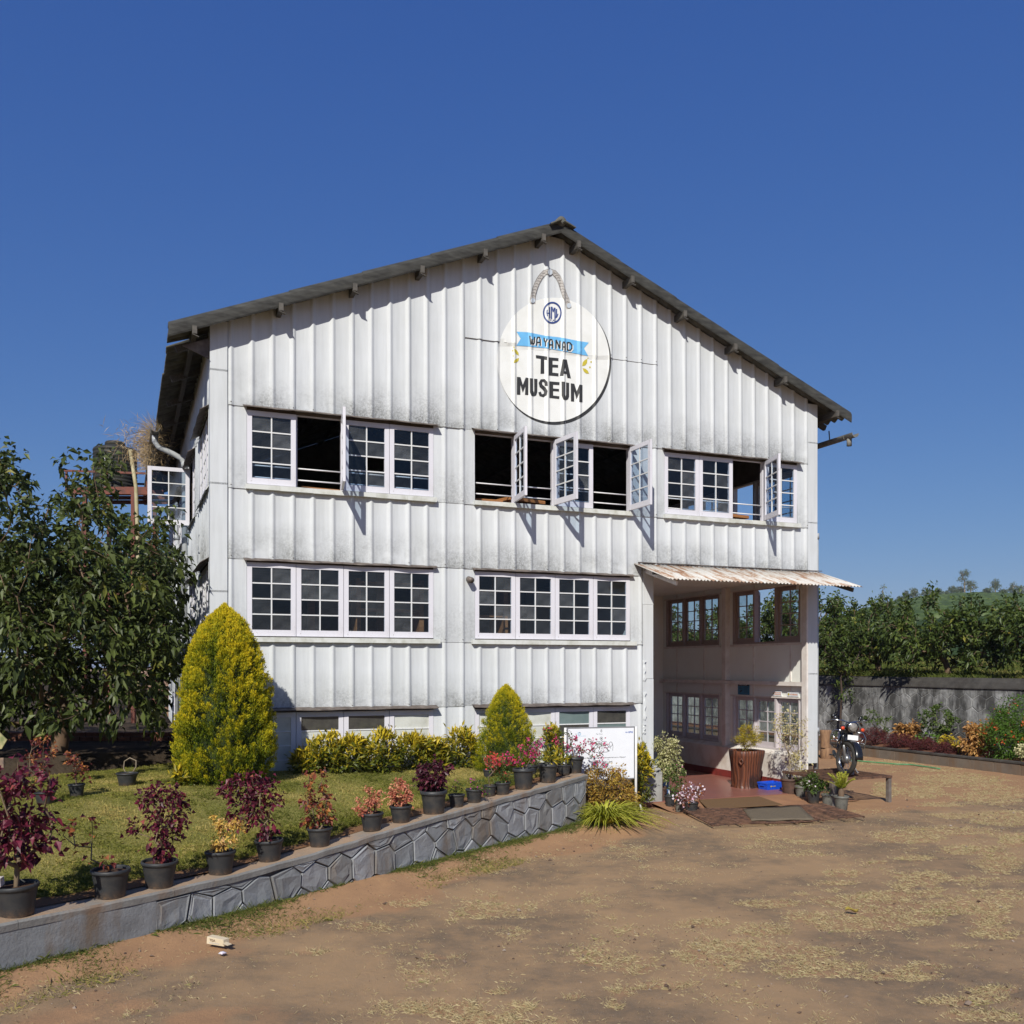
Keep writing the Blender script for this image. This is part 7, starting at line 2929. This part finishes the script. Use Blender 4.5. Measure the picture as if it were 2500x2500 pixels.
MB().tube([a - g, D(332, 1190, 22.5) - g, b - g, D(338, 1500, 22.5) - g, Vector((D(338, 1500, 22.5).x, 22.5, 1.15)) - g], [.045, .048, .05, .05, .05], 8).build('pole', simple('bamboo', (.46, .42, .26), .6, c2=(.34, .28, .15), scale=5), pp)
# dry grass rooted in the gutter
dg = thing('gutter_grass', 'tuft of dry straw coloured grass growing in the left gutter', 'dry grass', W(-.66, 6.2, 7.16))
n = 900
k = rng.random(n)
base_ = np.stack([rng.normal(0, .05, n), rng.uniform(-1.4, 3.0, n), rng.normal(0, .02, n)], 1)
base_ = np.stack([base_[:, 0] * CT - base_[:, 1] * ST, base_[:, 0] * ST + base_[:, 1] * CT, base_[:, 2]], 1)
dr = np.stack([rng.normal(-.35, .35, n), rng.normal(-.1, .4, n), rng.uniform(-.25, 1.2, n)], 1)
arr = leaf_arrays(base_, dr, rng.uniform(.2, .62, n), .007, .1, .15, None, False, .0)
add_part('blades', arr, LM['seedgrass'], dg)
n = 700
b2 = rng.normal(0, 1, (n, 3)) * np.array([.20, .35, .20]) + np.array([-.12, -.3, -.12])
arr = leaf_arrays(b2, rng.normal(0, 1, (n, 3)), rng.uniform(.1, .3, n), .010, .1, .2, None, False, .0)
add_part('matted_roots', arr, LM['seedgrass'], dg)

# terrace odds and ends under the guava tree
M['brick'] = simple('terracotta_brick', (.22, .085, .05), .85, c2=(.14, .06, .04), scale=9, bump=.3)
pw = thing('brick_edging', 'low terracotta brick edging on the terrace under the guava tree', 'edging', D(180, 1800, 17.5))
pw.location.z = 1.12
for k in range(16):
    for c in range(2):
        x = -1.5 + k * .235 + (.11 if c else 0)
        MB().box(x, x + .215, -.05, .05, c * .085, c * .085 + .075).build('brick', M['brick'], pw)
pd = thing('photo_board', 'pointed photo panel at the left picture edge under the tree', 'board', D(-18, 1806, 12.2))
MB().prism([(-.22, -.12), (.12, -.12), (.19, .0), (.06, .13), (-.22, .13)], -.01, .01).build('panel', simple('printed_photo', (.42, .36, .18), .5, c2=(.18, .2, .08), scale=12), pd)
MB().tube([(-.15, .02, -.75), (-.15, .02, .1)], .018, 8).build('post', M['whitepipe'], pd)
pd = thing('photo_board', 'small square photo panel lower at the left picture edge', 'board', D(-12, 1862, 11.6))
MB().box(-.12, .11, -.01, .01, -.06, .06).build('panel', simple('printed_photo_brown', (.30, .2, .14), .5, c2=(.14, .1, .08), scale=14), pd)
MB().tube([(-.09, .02, -.62), (-.09, .02, .03)], .015, 8).build('post', M['whitepipe'], pd)

# ------------------------------------------------------------------ litter on the ground
cart = thing('carton', 'crushed cream carton with brown print lying by the wall', 'carton', G(532, 2305, .035), -.45)
M['carton'] = simple('cream_card', (.66, .56, .40), .7, c2=(.58, .48, .33), scale=8)
q = MB()
q.prism([(-.10, 0), (.10, .0), (.095, .058), (-.095, .065)], -.035, .035)
q.build('box', M['carton'], cart, bevel=.002)
q = MB()
q.bar((.095, -.02, .03), (.16, -.025, .02), .05, .004)
q.build('flap', M['carton'], cart)
text_obj('TEA', 'printed_line', 'rustdark', cart, -.03, .028, .022, .07, -.037, .02)
q = MB().box(-.07, .05, -.0365, -.0352, .012, .018)
q.build('printed_stripe', M['paint_rope'], cart)
pb = MB()
pb.lathe([(.001, 0), (.025, .004), (.03, .014), (.018, .022), (.001, .025)], 9, wob=lambda a, z: .35 * math.sin(4 * a + z * 90))
o = pb.build('crumpled_paper', simple('white_paper', (.74, .73, .74), .7, c2=(.5, .42, .55), scale=30), None, G(543, 2330, .015))
tag(o, 'crumpled white paper scrap beside the carton', 'paper')
q = MB()
rows = []
for i in range(7):
    rows.append([((i / 6 - .5) * .13, (j / 4 - .5) * .075 * math.sin(math.pi * min(1, .1 + i / 7)), .02 * (j - 2) ** 2 * .3 + .015 * math.sin(i)) for j in range(5)])
o = q.grid(rows).build('fallen_leaf', simple('yellow_leaf', (.36, .28, .05), .7, c2=(.25, .17, .04), scale=20), None, G(2080, 2224, .03))
o.modifiers.new('t', 'SOLIDIFY').thickness = .002
tag(o, 'single curled yellow leaf lying on the dry grass', 'leaf')

# ------------------------------------------------------------------ ground cover nobody could count
def blades(X_, Y_, Z_, L, Wd, lean, tint):
    n = len(X_)
    P = np.stack([X_, Y_, Z_], 1)
    a = rng.uniform(0, 2 * math.pi, n)
    lean = np.broadcast_to(lean, (n,))
    dr = np.stack([np.cos(a) * lean, np.sin(a) * lean, 1 - lean * .80 + 0 * a], 1)
    sd = np.stack([-np.sin(a), np.cos(a), 0 * a], 1)
    L = L[:, None]
    mid = P + dr * L * .55
    tip = P + dr * L - np.array([0, 0, 1]) * L * lean[:, None] * .25
    tip[:, 2] = np.maximum(tip[:, 2], P[:, 2] + .003)
    V = np.stack([P - sd * Wd, P + sd * Wd, mid + sd * Wd * .75, tip, mid - sd * Wd * .75], 1)
    o = (np.arange(n) * 5)[:, None]
    return V.reshape(-1, 3), o + np.array([0, 1, 2, 3, 4]), np.repeat(tint, 5)


n = 170000
s = rng.uniform(-4, 8.6, n)
tt = .34 + 5.8 * rng.random(n) ** 1.15
Xb, Yb = WP0.x + s * WD.x + tt * WN.x, WP0.y + s * WD.y + tt * WN.y
u, v = uv(Xb, Yb)
ok = ~((v > -.02) & (u > -.1)) & (Yb > 6) & (tt + (nfbm(Xb, Yb, 2.5, 3, 4) - .5) * .35 > .42)
Xb, Yb, tt = Xb[ok], Yb[ok], tt[ok]
pt = nfbm(Xb, Yb, 1.3, 4, 41)
tint = np.clip(.5 + (pt - .5) * 2.4 + rng.normal(0, .22, len(Xb)), 0, 1)
long_ = smooth(1.5, .5, tt)
L = rng.uniform(.025, .055, len(Xb)) * (1 + .9 * long_ + .7 * (nfbm(Xb, Yb, 3.5, 3, 44) > .58))
V, Fq, T_ = blades(Xb, Yb, lawn_z(Xb, Yb) - .003, L, .0030, rng.uniform(.35, .85, len(Xb)), tint)
kind(add_obj('grass', np_mesh('grass', V, [Fq], T_), LM['turf']), 'stuff', 'short green and yellowing grass of the raised lawn', 'grass')

n = 1150000
Xb = rng.uniform(-4, 13.5, n)
Yb = 5.8 + 22 * rng.random(n) ** 1.55
pm = patch_mask(Xb, Yb)
s, tt = st(Xb, Yb)
u, v = uv(Xb, Yb)
fine_ = nfbm(Xb, Yb, 14.0, 2, 91)
ok = (rng.random(n) < (.95 * smooth(-.15, .75, pm) + .02 * smooth(-.9, -.1, pm)) * smooth(.22, .58, fine_)) & (tt < -.1) & ~((v > -1.9) & (u > 7) & (u < 12.2)) & (u < 17.8)
Xb, Yb, fine_ = Xb[ok], Yb[ok], fine_[ok]
n = len(Xb)
green = smooth(.56, .68, nfbm(Xb, Yb, 1.6, 3, 51))
tint = np.clip(rng.random(n) * .84 + .45 * green * rng.random(n), 0, 1)
V, Fq, T_ = blades(Xb, Yb, ground_z(Xb, Yb) - .012, rng.uniform(.025, .075, n) * (.5 + fine_), .0010, rng.uniform(.35, .92, n), tint)
kind(add_obj('dry_grass', np_mesh('dry_grass', V, [Fq], T_), LM['straw']), 'stuff', 'patches of dry straw coloured grass over the old tarmac yard', 'dry grass')

n = 110000
s = rng.uniform(-3, 9.4, n)
tt = -.02 - .75 * rng.random(n) ** 1.9
Xb, Yb = WP0.x + s * WD.x + tt * WN.x, WP0.y + s * WD.y + tt * WN.y
dens = nfbm(Xb, Yb, 1.2, 4, 61) + .25 * smooth(-.3, 0, tt)
ok = rng.random(n) < .6 * smooth(.44, .80, dens) ** 1.5
Xb, Yb, tt = Xb[ok], Yb[ok], tt[ok]
tint = np.clip(rng.random(len(Xb)) * .7 + .45 * smooth(-.25, -.7, tt), 0, 1)
V, Fq, T_ = blades(Xb, Yb, ground_z(Xb, Yb) - .006, rng.uniform(.02, .09, len(Xb)) * (1 + 1.2 * (rng.random(len(Xb)) < .06)), .0015, rng.uniform(.25, .85, len(Xb)), tint)
kind(add_obj('weeds', np_mesh('weeds', V, [Fq], T_), LM['weed']), 'stuff', 'low green weeds along the foot of the stone wall', 'weeds')

n = 46000
Uw, Vw = 19.9 + 16 * rng.random(n) ** 1.6, rng.uniform(-6, 36, n)
Xb, Yb = BX + Uw * CT - Vw * ST, BY + Uw * ST + Vw * CT
tint = np.clip(rng.random(n) * .6 + .3 * (nfbm(Xb, Yb, .5, 3, 71) > .5), 0, 1)
V, Fq, T_ = blades(Xb, Yb, hill_z(Xb, Yb) - .01, rng.uniform(.12, .42, n), .012, .5, tint)
kind(add_obj('undergrowth', np_mesh('undergrowth', V, [Fq], T_), LM['weed']), 'stuff', 'rough yellow green undergrowth behind the boundary wall', 'undergrowth')

n = 16000
Xb = rng.uniform(-4.5, 12, n)
Yb = 5.8 + 15 * rng.random(n) ** 1.5
s, tt = st(Xb, Yb)
u, v = uv(Xb, Yb)
near_wall = smooth(-1.3, -.2, tt)
grav = nfbm(Xb, Yb, .7, 3, 81)
ok = (tt < -.05) & (rng.random(n) < .10 + .35 * near_wall + .9 * smooth(.5, .7, grav)) & ~((v > -1.9) & (u > 7.2) & (u < 12.2))
Xb, Yb = Xb[ok], Yb[ok]
n = len(Xb)
oc = np.array([(1, 0, 0), (0, 1, 0), (-1, 0, 0), (0, -1, 0), (0, 0, .7), (0, 0, -.7)], float)
of = np.array([(0, 1, 4), (1, 2, 4), (2, 3, 4), (3, 0, 4), (1, 0, 5), (2, 1, 5), (3, 2, 5), (0, 3, 5)])
sz = .003 + .005 * rng.random(n) + .020 * rng.random(n) ** 14
V = (oc[None] + rng.normal(0, .22, (n, 6, 3))) * sz[:, None, None] + np.stack([Xb, Yb, ground_z(Xb, Yb) + sz * .35], 1)[:, None, :]
Fq = (of[None] + (np.arange(n) * 6)[:, None, None]).reshape(-1, 3)
M['pebble'] = leafmat('pebble_stone', [(0, (.10, .065, .048)), (.6, (.20, .145, .11)), (1, (.34, .28, .23))], .9, 0, .1)
kind(add_obj('pebbles', np_mesh('pebbles', V.reshape(-1, 3), [Fq], np.repeat(rng.random(n), 6)), M['pebble']), 'stuff', 'small loose stones scattered over the yard', 'pebbles')
# ------------------------------------------------------------------ thin morning air over the valley
hm = bpy.data.materials.new('thin_haze')
hm.use_nodes = True
ht = hm.node_tree
ht.nodes.remove(ht.nodes["Principled BSDF"])
pv = ht.nodes.new("ShaderNodeVolumePrincipled")
pv.inputs["Color"].default_value = (.80, .86, .92, 1)
pv.inputs["Density"].default_value = 0.00018
pv.inputs["Anisotropy"].default_value = 0.0
ht.links.new(pv.outputs[0], ht.nodes["Material Output"].inputs["Volume"])
o = MB().box(-1700, 1700, -500, 2100, -1.6, 52).build('haze', hm)
kind(o, 'stuff', 'thin pale air that fades the far hill', 'haze')
